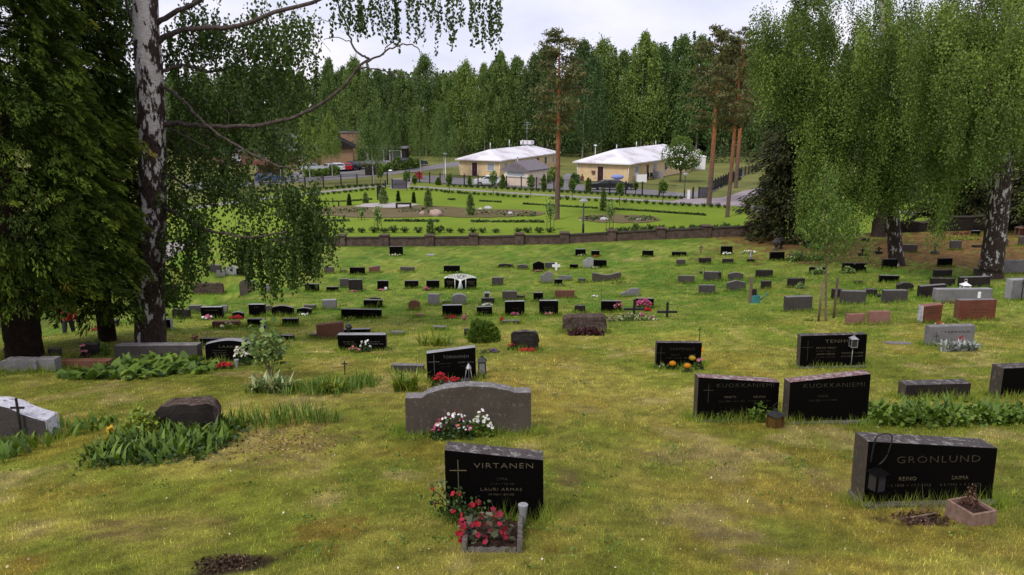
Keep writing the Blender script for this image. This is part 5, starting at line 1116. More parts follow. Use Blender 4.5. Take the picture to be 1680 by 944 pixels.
# ---------------------------------------------------------------- fences and gates
def fence(label, pts, h=1.25, gap=2.6, bars=True):
    pts = [Vector((p.x, p.y, 0)) for p in pts]; root = empty('metal_fence', (pts[0].x, pts[0].y, float(Gplane(0, pts[0].y))), label, 'fence'); o = root.location
    gz = lambda q: float(Gplane(q.x, q.y))
    bm = bmesh.new(); pb = bmesh.new(); post_me = None
    for a, b in zip(pts[:-1], pts[1:]):
        L = (b-a).length; n = max(1, round(L/gap)); ang = math.atan2(b.y-a.y, b.x-a.x)
        for i in range(n):
            q0, q1 = a.lerp(b, i/n), a.lerp(b, (i+1)/n); m = (q0+q1)/2
            for zz in (.16, h-.1): tube(bm, [(q0.x-o.x, q0.y-o.y, gz(q0)+zz-o.z), (q1.x-o.x, q1.y-o.y, gz(q1)+zz-o.z)], .03, 4)
            nb = int((q1-q0).length/.14)
            for j in range(1, nb):
                q = q0.lerp(q1, j/nb); tube(bm, [(q.x-o.x, q.y-o.y, gz(q)+.16-o.z), (q.x-o.x, q.y-o.y, gz(q)+h-.1-o.z)], .011, 3, False)
            if post_me is None:
                post_me = bpy.data.meshes.new('post'); tb = boxm((0, 0, (h+.1)/2-.05), (.15, .15, h+.3)); tb.to_mesh(post_me); tb.free()
            link('post', post_me, M['iron'], root, (q0.x-o.x, q0.y-o.y, gz(q0)-o.z))
    obj('bars', bm, M['iron'], root)
fence('black metal fence running from the far gate to the right-hand gate', [at(672, 299), at(740, 304.5), at(880, 312), at(1000, 318.5), at(1110, 325)], 1.6)
fence('black metal fence running left from the far gate', [at(636, 303), at(560, 308), at(470, 313), at(330, 325)], 1.6)
fence('black metal fence climbing away to the right beyond the right-hand gate', [at(1163, 318), at(1190, 304), at(1216, 290), at(1250, 280)], 1.5)
def gate(z, x0, x1, y0, y1, label):
    a, b = at(*zp(z, x0, y1)), at(*zp(z, x1, y1)); h = atY(*zp(z, x0, y0), a.y).z-a.z; c = (a+b)/2; root = empty('gate', c, label, 'gate'); W = b.x-a.x
    bm = bmesh.new(); n = 9
    for i in range(n): box(bm, (0, 0, .15+(h-.25)*i/(n-1)), (W-.16, .04, (h-.25)/(n-1)*.8))
    obj('slats', bm, plain('dark_blue_grey_paint', (.022, .026, .034), .5), root)
    for s_ in (-1, 1): obj('gate_post', boxm((s_*(W/2-.05), 0, h/2), (.12, .12, h+.1)), M['iron'], root)
gate('z2', 405, 640, 512, 665, 'dark slatted gate panel at the far corner of the lawn'); gate('z5', 285, 384, 358, 475, 'dark slatted gate panel by the right-hand gate')
# ---------------------------------------------------------------- houses
M['cream'] = plain('cream_brick', (.64, .475, .275), .85, .15, 0, .12, 1.2)
M['paleboard'] = plain('pale_board', (.68, .57, .46), .85, .15, 0, .08, 2)
M['orange'] = plain('orange_brick', (.27, .165, .105), .85, .15, 0, .15, 1.5)
M['dbrick'] = plain('dark_brick', (.15, .075, .06), .85, .15, 0, .2, 1.5)
t_ = NT('white_metal_roof', .6, .3); wv = t_.n('ShaderNodeTexNoise'); wv.inputs['Scale'].default_value = .35; wv.inputs['Detail'].default_value = 5
mp_ = t_.n('ShaderNodeMapping'); mp_.inputs['Scale'].default_value = (1.2, 1.2, .3); cc = t_.n('ShaderNodeTexCoord'); t_.l(cc.outputs['Object'], mp_.inputs[0]); t_.l(mp_.outputs[0], wv.inputs['Vector'])
wn = t_.noise(t_.pos((6, 6, .2)), .9, 3); t_.col(t_.mix(t_.ramp(wv.outputs[0], [(.46, (0, 0, 0)), (.66, (.85, .85, .85))]), (.68, .66, .70), t_.ramp(wn, [(.4, (.32, .29, .31)), (.62, (.66, .63, .66))]))); M['wroof'] = t_.m
M['groof'] = plain('grey_purple_roof', (.16, .14, .155), .7, .2, 0, .15, 2)
M['door'] = plain('dark_red_door', (.05, .012, .012), .5, .3); M['glass'] = plain('window_glass', (.05, .055, .06), .08, .6, 0, .1); M['curtain'] = plain('curtained_window', (.30, .31, .33), .3, .5, 0, .2)
def house(name, label, c, ang, L, W, hw_, rise, wall_m, roof_m, kind='hip', over=.6, openings=(), hipf=.5, zb=None):
    """c = near right corner, local x = width to the left, local y = length away; openings: (side, along, sill, w, h, kind)"""
    root = empty(name, c, label, 'house', None, ang); z0 = -.15
    obj('wall', boxm((-W/2, L/2, hw_/2+z0/2), (W, L, hw_-z0)), M[wall_m], root)
    bm = bmesh.new(); X0, X1, Y0, Y1 = -W-over, over, -over, L+over; e = hw_-.05; t = .18; cx = -W/2
    E = [bm.verts.new(v) for v in ((X0, Y0, e), (X1, Y0, e), (X1, Y1, e), (X0, Y1, e))]; U = [bm.verts.new((v.co.x, v.co.y, e+t)) for v in E]
    if kind == 'hip': d0 = (W/2+over)*hipf*2; r0, r1 = (cx, Y0+d0, e+t+rise), (cx, Y1-d0, e+t+rise)
    else: r0, r1 = (cx, Y0, e+t+rise), (cx, Y1, e+t+rise)
    a, b = bm.verts.new(r0), bm.verts.new(r1)
    bm.faces.new((U[0], U[1], a)); bm.faces.new((U[1], U[2], b, a)); bm.faces.new((U[2], U[3], b)); bm.faces.new((U[3], U[0], a, b)); bm.faces.new(E[::-1])
    for i in range(4): bm.faces.new((E[i], E[(i+1) % 4], U[(i+1) % 4], U[i]))
    rf = obj('roof', bm, M[roof_m], root)
    if kind == 'gable':
        bm = bmesh.new(); v = [bm.verts.new(q) for q in ((-W, -.004, hw_-.02), (0, -.004, hw_-.02), (cx, -.004, hw_+rise*.86))]; v2 = [bm.verts.new((q.co.x, -.03, q.co.z)) for q in v]
        bm.faces.new(v); bm.faces.new(v2[::-1]); [bm.faces.new((v[i], v[(i+1) % 3], v2[(i+1) % 3], v2[i])) for i in range(3)]; obj('gable', bm, M[wall_m], root)
    for (sd, al, sill, w_, h_, k) in openings:
        nm = {'door': 'door', 'win': 'window', 'wide': 'window'}[k]; m = M['door'] if k == 'door' else M['curtain' if k == 'wide' else 'glass']
        f = .08
        def put(nm_, cz, w2, h2, dep, out, mat, par):
            if sd == 'front': cc_, ss = (-al, -out, cz), (w2, dep, h2)
            else: cc_, ss = (out, al, cz), (dep, w2, h2)
            return obj(nm_, boxm(cc_, ss), mat, par)
        fr = put(nm, sill+h_/2, w_, h_, .06, .005, m, root)
        put('frame', sill+h_+f/2, w_+2*f, f, .1, .02, M['white'] if k != 'door' else M['door'], fr); 
        for s_ in (-1, 1):
            cs = al+s_*(w_/2+f/2)
            if sd == 'front': obj('frame', boxm((-cs, -.02, sill+h_/2), (f, .1, h_)), M['white'], fr)
            else: obj('frame', boxm((.02, cs, sill+h_/2), (.1, f, h_)), M['white'], fr)
        if k != 'door': put('sill', sill-f/2, w_+2*f, f, .14, .04, M['white'], fr)
        else: put('handle', sill+1.0, .04, .16, .06, .06, M['steel'], fr)
    return root, rf
def corner(z, x, y, x2, y2):
    a, b = at(*zp(z, x, y)), at(*zp(z, x2, y2)); d = a-b; return a, math.atan2(d.y, d.x), math.hypot(d.x, d.y)
c, ang, W = corner('z3', 690, 536, 185, 516)
W1 = W
h1, rf1 = house('row_house', 'left one of two cream brick houses with white metal hip roofs, behind the white car', c, ang, 26, W, 2.6, 1.5, 'cream', 'wroof', openings=[('front', W*.62, 0, 1.0, 2.1, 'door'), ('front', W*.22, .95, 1.3, 1.2, 'wide'),
      ('side', 2.2, .9, 1.3, 1.3, 'wide'), ('side', 6.0, .9, 1.3, 1.3, 'win'), ('side', 10, .9, 1.2, 1.3, 'win'), ('side', 13.3, .6, 1.0, 1.6, 'win'), ('side', 16.2, 0, 1.0, 2.1, 'door'), ('side', 20, .9, 1.2, 1.3, 'win'), ('side', 24, .9, 1.2, 1.3, 'wide')])
c, ang, W = corner('z4', 772, 607, 130, 581)
h2, rf2 = house('row_house', 'right one of two cream brick houses with white metal hip roofs, behind the flowering tree', c, ang, 30, W, 2.7, 1.85, 'cream', 'wroof', openings=[('front', W*.54, 0, 1.0, 2.1, 'door'),
      ('side', 3.0, .9, 1.6, 1.3, 'wide'), ('side', 7.4, 0, 1.0, 2.1, 'door'), ('side', 10.5, .6, 1.6, 1.7, 'wide'), ('side', 15.5, .9, 1.4, 1.3, 'win'), ('side', 21, .9, 1.4, 1.3, 'win'), ('side', 27, .9, 1.4, 1.3, 'win')])
for rt_, rf, W_, ys_ in ((h1, rf1, W1, (6, 12, 20)), (h2, rf2, W, (7, 13, 24))):
    for i, yy in enumerate(ys_):
        bm = bmesh.new(); tube(bm, [(-W_*.5-.9+(i == 1)*.9, yy, 3.6), (-W_*.5-.9+(i == 1)*.9, yy, 5.3+.3*(i == 1))], .11, 6); obj('roof_vent', bm, M['steel'], rf)
bm = boxm((-W1/2-.4, 21, 4.75), (2.2, 1.6, .7)); obj('roof_hatch', bm, M['wroof'], rf1)
bm = bmesh.new(); tube(bm, [(-W1/2, 20, 4.5), (-W1/2, 20, 8.6)], .03, 5)
for zz, l in ((8.5, 1.4), (8.1, 1.8), (7.4, 1.2)): tube(bm, [(-W1/2-l/2, 20, zz), (-W1/2+l/2, 20, zz)], .02, 4)
obj('antenna', bm, M['steel'], rf1)
for (z, xa, ya, xb, yb) in (('z3', 715, 352, 690, 536), ): pass
for rt_, W_, hh in ((h1, W1, 2.5), (h2, W, 2.6)):
    for xx in (-.02, -W_+.02):
        bm = bmesh.new(); tube(bm, [(xx, -.07, 0), (xx, -.07, hh)], .05, 6); obj('downpipe', bm, M['white'], rt_)
# shed before the left house
c, ang, W = corner('z3', 1045, 655, 738, 640)
house('garden_shed', 'small pale shed with grey-purple gable roof before the left white-roofed house', c, ang, 5.2, W, 2.1, 1.25, 'paleboard', 'groof', 'gable', .35, [('front', W*.5, 1.35, W*.72, .6, 'wide')])
# patio screens of the right house
def screen(z, x0, x1, y0, y1, label, mat='white', name='patio_screen', cat='screen', th=.06):
    a, b = at(*zp(z, x0, y1)), at(*zp(z, x1, y1)); b = Vector((b.x, a.y+.3, a.z)); h = atY(*zp(z, x0, y0), a.y).z-a.z; c_ = (a+b)/2; root = empty(name, c_, label, cat)
    W_ = b.x-a.x; bm = bmesh.new(); n = max(3, int(W_/.18))
    for i in range(n): box(bm, ((i+.5)/n*W_-W_/2, 0, h/2), (W_/n*.96, th, h-.1))
    obj('boards', bm, M[mat], root)
    for s_ in (-1, 1): obj('post', boxm((s_*(W_/2+.05), 0, h/2), (.1, .12, h+.05)), M[mat], root)
screen('z4', 785, 885, 478, 596, 'white patio screen at the corner of the right house'); screen('z4', 882, 992, 505, 608, 'white patio screen with a reddish basket before it'); screen('z4', 1005, 1090, 440, 560, 'pale grey patio screen beside garden chairs', 'lgrey'); screen('z4', 1090, 1200, 465, 556, 'low pale patio screen under the flowering tree', 'lgrey')
bm = bmesh.new(); p = at(*zp('z4', 915, 600)); ball(bm, (0, 0, .35), .4, 2, (1, 1, .9), .1); tag(obj('flower_basket', bm, M['fl_crimson'], None, p), 'reddish flower basket before the white patio screen', 'flower basket')
p = at(*zp('z5', 318, 180)); house('white_shed', 'small white shed at the back right of the dry lawn', at(*zp('z5', 358, 178)), 0, 3, (at(*zp('z5', 358, 178))-at(*zp('z5', 262, 178))).length, 2.3, .25, 'white', 'white', 'hip', .1)
def chair(px, py, label):
    p = at(px, py); root = empty('garden_chair', p, label, 'chair', None, .4)
    obj('seat', boxm((0, 0, .45), (.5, .5, .06)), M['dark'], root); obj('backrest', boxm((0, .23, .8), (.5, .05, .6)), M['dark'], root)
    for sx in (-1, 1):
        for sy in (-1, 1): obj('leg', boxm((sx*.21, sy*.2, .21), (.05, .05, .42)), M['dark'], root)
chair(*zp('z4', 1022, 574), 'dark garden chair by the pale grey patio screen, left one of two'); chair(*zp('z4', 1066, 574), 'dark garden chair by the pale grey patio screen, right one of two')
p = at(*zp('z4', 205, 583)); bm = bmesh.new(); box(bm, (0, 0, .35), (.9, .5, .7), 0, 0, .05); box(bm, (-.1, 0, .85), (.35, .3, .3), 0, 0, .05); tag(obj('planter', bm, M['rust'], None, p), 'reddish planter against the front wall of the right house', 'planter')
# ornaments on right house front wall
for (x, y, lb) in ((333, 482, 'dark mailbox on the front wall left of the red door'), (368, 560, 'dark bin beside the red door')):
    p = at(*zp('z4', x, 588)); q = atY(*zp('z4', x, y), p.y-.25); bm = boxm((0, 0, 0), (.55, .3, .45), ang, .03); box(bm, (0, 0, .24), (.62, .36, .05), ang); tag(obj('mailbox' if y < 500 else 'bin', bm, M['dbrick' if y < 500 else 'dark'], None, q if y < 500 else p+Vector((0, -.3, .22))), lb, 'mailbox' if y < 500 else 'bin')
# left: brick house, carport, garage
c, ang, W = corner('z1', 1370, 380, 1170, 384); 
house('brick_house', 'orange brick house end with dark gable roof beside the car park', at(*zp('z1', 1370, 382)), .18, 12, 6.3, 3.3, 1.9, 'orange', 'dark', 'gable', .6)
p = at(*zp('z1', 1310, 350)); bm = boxm((0, 0, 2.9), (5.2, 5, 5.8), .18); root = empty('brick_tower', p+Vector((-1.5, 13, 0)), 'taller reddish brick block rising behind the orange brick house end', 'building'); obj('wall', bm, M['dbrick' if 0 else 'orange'], root); obj('roof', boxm((0, 0, 5.9), (5.6, 5.4, .25), .18), M['groof'], root)
house('brick_house', 'long brick house with dull purple-grey roof behind birch trunks at left', at(*zp('z1', 1000, 385)), .1, 9, 22, 2.8, 4.2, 'dbrick', 'groof', 'hip', .6, [('front', 4, .9, 1.4, 1.3, 'wide'), ('front', 8, 0, 1.1, 2.1, 'door'), ('front', 12, .9, 1.4, 1.3, 'wide'), ('front', 17, .9, 1.4, 1.3, 'wide')])
def carport():
    a, b = at(*zp('z1', 130, 590)), at(*zp('z1', 370, 570)); c = (a+b)/2; root = empty('carport', c, 'open carport with reddish roof edge at far left behind the birch leaves', 'carport'); W_ = (b-a).length
    obj('roof', boxm((0, 1.5, 2.75), (W_+.6, 5, .55)), M['rust'], root)
    for s_ in (-1, 0, 1): obj('post', boxm((s_*W_/2, -.6, 1.25), (.16, .16, 2.5)), M['dbrick'], root)
    obj('back_wall', boxm((0, 3.8, 1.2), (W_, .12, 2.4)), M['dbrick'], root)
carport()
house('garage', 'long dark-fronted garage with ochre end wall among the birches', at(*zp('z2', 620, 222)), 0, 6, 10.5, 2.6, .4, 'dark', 'groof', 'hip', .3, [('front', 2.2, 0, 2.4, 2.1, 'win'), ('front', 6, 0, 2.4, 2.1, 'win')])
post(604, 268, 252, 3, 'grey concrete pillar by the parked dark blue car', 'lgrey', 'pillar', 'pillar')
house('far_house', 'pale house roof glimpsed among the trees beyond the street', at(692, 252), .1, 7, 9, 4.8, 2.2, 'paleboard', 'steel', 'gable', .4, [('front', 3, 2.8, 1.2, 1.2, 'win'), ('front', 6, 2.8, 1.2, 1.2, 'win')])
# ---------------------------------------------------------------- cars
def carpaint(c, nm): return plain(nm, c, .25, .6, 0, .03)
def car(px, py, rz, col, nm, label, L=4.4, W=1.75, Hh=1.42, kind='sedan'):
    p = at(px, py); root = empty('parked_car', p, label, 'car', 'parked cars', rz); m = carpaint(col, nm)
    pr = {'sedan': [(-.5, .28), (-.5, .62), (-.48, .68), (-.34, .72), (-.20, 1.0), (.12, 1.0), (.27, .70), (.46, .62), (.5, .50), (.5, .26)], 'wagon': [(-.5, .28), (-.5, .66), (-.46, .95), (-.40, 1.0), (.10, 1.0), (.25, .70), (.46, .62), (.5, .5), (.5, .26)]}[kind]
    bm = bmesh.new(); rows = []
    for yy, ins in ((-.5, 1), (-.47, 0), (.47, 0), (.5, 1)):
        row = []
        for u, v in pr:
            tuck = .12*max(0, v-.66)/.34
            row.append(bm.verts.new((u*L*(1-.015*ins), yy*W*(1-tuck*1.0)-(math.copysign(.02, yy)*ins*-1 if 0 else 0), (v-.02*ins*(v > .9))*Hh)))
        rows.append(row)
    n = len(pr)
    for a, b in zip(rows[:-1], rows[1:]):
        for i in range(n): bm.faces.new((a[i], a[(i+1) % n], b[(i+1) % n], b[i]))
    bm.faces.new(rows[0]); bm.faces.new(rows[-1][::-1]); obj('body', bm, m, root)
    # glass: side windows, windscreen, rear window set just proud of the body
    ut, ub, uf, ur = (-.18 if kind == 'sedan' else -.38), (-.31 if kind == 'sedan' else -.44), .11, .235
    for s_ in (-1, 1):
        bm = bmesh.new(); q = [(ub*L, .73), (ur*L*.96, .73), (uf*L, .965), (ut*L, .965)]
        vs = [bm.verts.new((x, s_*(W*.5*(1-.12*max(0, v-.66)/.34)+.004), v*Hh)) for x, v in q]; v2 = [bm.verts.new((k.co.x, k.co.y-s_*.02, k.co.z)) for k in vs]
        bm.faces.new(vs); bm.faces.new(v2[::-1]); [bm.faces.new((vs[i], vs[(i+1) % 4], v2[(i+1) % 4], v2[i])) for i in range(4)]; obj('window', bm, M['glass'], root)
    for nm_, (xa, va), (xb, vb) in (('windscreen', (.262, .72), (.130, .975)), ('rear_window', (-.335 if kind == 'sedan' else -.492, .74), (-.215 if kind == 'sedan' else -.463, .97))):
        d = Vector(((vb-va)*Hh, 0, -(xb-xa)*L)).normalized(); d = d if d.x*xa > 0 else -d; bm = bmesh.new()
        vs = [bm.verts.new(Vector((x*L, y*W, v*Hh))+d*.012) for x, v, y in ((xa, va, -.42), (xa, va, .42), (xb, vb, .37), (xb, vb, -.37))]; v2 = [bm.verts.new(k.co-d*.01) for k in vs]
        bm.faces.new(vs); bm.faces.new(v2[::-1]); [bm.faces.new((vs[i], vs[(i+1) % 4], v2[(i+1) % 4], v2[i])) for i in range(4)]; obj(nm_, bm, M['glass'], root)
    for u in (-.31, .32):
        for s_ in (-1, 1):
            bm = bmesh.new(); mt = Matrix.Translation((u*L, s_*(W/2-.09), .31)) @ Matrix.Rotation(PI/2, 4, 'X')
            bmesh.ops.create_cone(bm, cap_ends=True, segments=18, radius1=.31, radius2=.31, depth=.22, matrix=mt); wh = obj('wheel', bm, M['iron'], root)
            bm = bmesh.new(); bmesh.ops.create_cone(bm, cap_ends=True, segments=14, radius1=.19, radius2=.19, depth=.03, matrix=Matrix.Translation((u*L, s_*(W/2+.03), .31)) @ Matrix.Rotation(PI/2, 4, 'X')); obj('rim', bm, M['steel'], wh)
    for s_ in (-1, 1):
        obj('headlight', boxm((L*.495, s_*W*.36, .56*Hh), (.05, .3, .12), 0, .01), M['curtain'], root); obj('tail_light', boxm((-L*.5, s_*W*.38, .58*Hh), (.04, .26, .14), 0, .01), M['fl_red'], root)
car(803.5, 304.5, PI+.12, (.72, .73, .76), 'white_car_paint', 'white saloon car parked before the left white-roofed house', L=4.6)
car(1006, 312, .05, (.012, .012, .014), 'black_car_paint', 'long black car behind the fence before the right white-roofed house', L=6.2, Hh=1.35)
car(565, 280.5, PI/2+.5, (.42, .012, .02), 'red_car_paint', 'bright red car in the car park beside the dark blue one', Hh=1.5, kind='wagon')
car(578, 279, PI/2+.6, (.015, .018, .045), 'dark_blue_car_paint', 'dark blue car in the car park right of the red one', L=4.6, Hh=1.6, kind='wagon')
car(590, 277, PI/2+.6, (.04, .012, .015), 'dark_red_car_paint', 'dark car at the right end of the car park row', L=4.5, Hh=1.45)
car(553, 281, PI/2+.5, (.66, .67, .70), 'white_van_paint', 'white car left of the bright red one', Hh=1.5, kind='wagon')
car(541, 282, PI/2+.5, (.35, .36, .38), 'silver_car_paint', 'silver-grey car behind bushes in the car park', Hh=1.5, kind='wagon')
car(513, 281.5, .2, (.45, .46, .50), 'pale_blue_grey_car_paint', 'pale grey car with dark windows left of the birch trunk', L=4.5)
car(670, 271, .15, (.02, .022, .026), 'black_wagon_paint', 'black car beyond the hedge, behind the birch trunks', kind='wagon')
car(684, 272.5, .15, (.015, .035, .03), 'dark_green_car_paint', 'dark green car right of the black one beyond the hedge')
car(444, 300, .3, (.03, .05, .12), 'blue_car_paint', 'blue car under the reddish carport roof', kind='wagon')
p = at(687, 294); bm = boxm((0, 0, .5), (1.1, .7, 1.0), .2, .05); box(bm, (0, 0, 1.04), (1.2, .8, .08), .2); tag(obj('post_box', bm, plain('red_plastic', (.35, .02, .025)), None, p), 'red box by the street right of the far gate', 'box')
p = at(610, 287); bm = boxm((0, 0, .9), (2.2, 1.1, 1.7), .1, .06); box(bm, (0, 0, 1.8), (2.3, 1.2, .12), .1); tag(obj('waste_bin', bm, M['dark'], None, p), 'dark waste container in the hedge left of the far gate', 'waste bin')
# load on the black car
p = at(1013, 310)+Vector((0, .6, 1.25)); bm = bmesh.new(); ball(bm, (0, 0, .3), 1, 2, (.9, .5, .35), .06); tag(obj('blue_cover', bm, plain('blue_white_sheet', (.2, .25, .5)), None, p), 'blue and white cover lying behind the long black car', 'cover')
# ---------------------------------------------------------------- bark and tree leaf materials
def birchbark(name, z0, z1, dark0, dark1, sc=1.0):
    t = NT(name, .85, .15); p = t.pos((1, 1, .42)); n1 = t.noise(p, 5.2*sc, 6, .66)
    co_ = t.n('ShaderNodeTexCoord'); sep = t.n('ShaderNodeSeparateXYZ'); t.l(co_.outputs['Object'], sep.inputs[0])
    mr = t.n('ShaderNodeMapRange'); [setattr(mr.inputs[i], 'default_value', v) for i, v in ((1, z0), (2, z1), (3, dark0), (4, dark1))]; t.l(sep.outputs[2], mr.inputs[0])
    ad = t.n('ShaderNodeMath', operation='ADD'); t.l(n1, ad.inputs[0]); t.l(mr.outputs[0], ad.inputs[1])
    f = t.ramp(ad.outputs[0], [(.485, (0, 0, 0)), (.515, (1, 1, 1))])
    wh = t.ramp(t.noise(t.pos((1, 1, 3)), 9*sc, 4), [(.3, (.36, .33, .31)), (.65, (.60, .56, .54))])
    dk = t.ramp(t.noise(t.pos((1, 1, .5)), 22*sc, 4, .7), [(.35, (.016, .011, .009)), (.7, (.085, .060, .050))])
    t.col(t.mix(f, wh, dk)); t.bump(ad.outputs[0], .9, .06); return t.m
M['birchL'] = birchbark('birch_bark', 0, 7, .088, -.012); M['birchR'] = birchbark('old_birch_bark', 0, 9, .10, -.02, 1.2); M['birchF'] = plain('pale_birch_bark', (.36, .34, .31), .85, .1, 0, .5, 3)
t_ = NT('pine_bark', .9, .1); s_ = t_.n('ShaderNodeSeparateXYZ'); c_ = t_.n('ShaderNodeTexCoord'); t_.l(c_.outputs['Object'], s_.inputs[0]); m_ = t_.n('ShaderNodeMapRange'); [setattr(m_.inputs[i], 'default_value', v) for i, v in ((1, 2.5), (2, 8))]; t_.l(s_.outputs[2], m_.inputs[0])
t_.col(t_.mix(1, t_.ramp(m_.outputs[0], [(0, (.14, .095, .075)), (1, (.30, .115, .05))]), t_.ramp(t_.noise(t_.pos((1, 1, .3)), 9, 4, .7), [(.3, (.5, .5, .5)), (.7, (1.3, 1.3, 1.3))]), 'MULTIPLY')); M['pine'] = t_.m
M['bark2'] = plain('black_brown_bark', (.020, .013, .010), .95, .1, 0, .5, 9); M['bark'] = plain('dark_bark', (.05, .036, .030), .95, .1, 0, .5, 9); M['twig'] = plain('birch_twig', (.075, .058, .052), .85, .1, 0, .6, 14)
M['t_birch'] = leafmat('birch_leaves', [(0, (0.026, 0.054, 0.013)), (.55, (0.065, 0.111, 0.021)), (1, (0.123, 0.176, 0.038))], .28)
M['t_birchR'] = leafmat('weeping_birch_leaves', [(0, (0.051, 0.084, 0.016)), (.55, (0.120, 0.184, 0.030)), (1, (0.240, 0.326, 0.061))], .3)
M['t_thuja'] = leafmat('thuja_sprays', [(0, (0.023, 0.041, 0.008)), (.5, (0.071, 0.108, 0.013)), (.85, (0.147, 0.189, 0.020)), (1, (0.236, 0.177, 0.028))], .15, .8, .08)
M['t_spruce'] = leafmat('spruce_needles', [(0, (0.010, 0.015, 0.005)), (.6, (0.029, 0.037, 0.009)), (1, (0.073, 0.063, 0.016))], .1)
M['t_pine'] = leafmat('pine_needles', [(0, (0.044, 0.058, 0.020)), (.5, (0.118, 0.120, 0.036)), (1, (0.211, 0.184, 0.063))], .12)
M['t_f1'] = leafmat('forest_birch_leaves', [(0, (0.040, 0.077, 0.025)), (.55, (0.122, 0.198, 0.048)), (1, (0.238, 0.313, 0.089))], .25, vary=1)
M['t_f2'] = leafmat('forest_light_leaves', [(0, (0.058, 0.101, 0.028)), (.55, (0.167, 0.248, 0.052)), (1, (0.300, 0.370, 0.089))], .25, vary=1)
M['t_f3'] = leafmat('forest_dark_leaves', [(0, (0.029, 0.052, 0.021)), (.55, (0.085, 0.136, 0.040)), (1, (0.162, 0.221, 0.064))], .2, vary=1)
M['t_sap'] = leafmat('sapling_leaves', [(0, (0.050, 0.092, 0.019)), (.55, (0.101, 0.174, 0.028)), (1, (0.172, 0.256, 0.052))], .3)
def tree_root(name, p, label, cat='tree', group=None): return empty(name, p, label, cat, group)
def trunk_bm(pts, rad, seg=14):
    bm = bmesh.new(); tube(bm, spline(pts, 5), np.interp(np.linspace(0, 1, 5*(len(pts)-1)+1), np.linspace(0, 1, len(rad)), rad), seg); return bm
def strands(starts, L, step, drift=.15, sway=.04, up=0):
    """points down hanging twigs: returns points, direction, and strand index"""
    P, A = [], []
    for s, l in zip(starts, L):
        n = max(2, int(l/step)); d = rng.normal(size=2)*drift; t = np.linspace(0, 1, n)
        q = np.stack([s[0]+d[0]*t*l+rng.normal(size=n)*sway, s[1]+d[1]*t*l+rng.normal(size=n)*sway, s[2]-l*t+rng.normal(size=n)*sway*.5], 1)
        P.append(q); A.append(np.stack([rng.normal(size=n)*.5, rng.normal(size=n)*.5, -np.ones(n)], 1))
    return np.concatenate(P), np.concatenate(A)
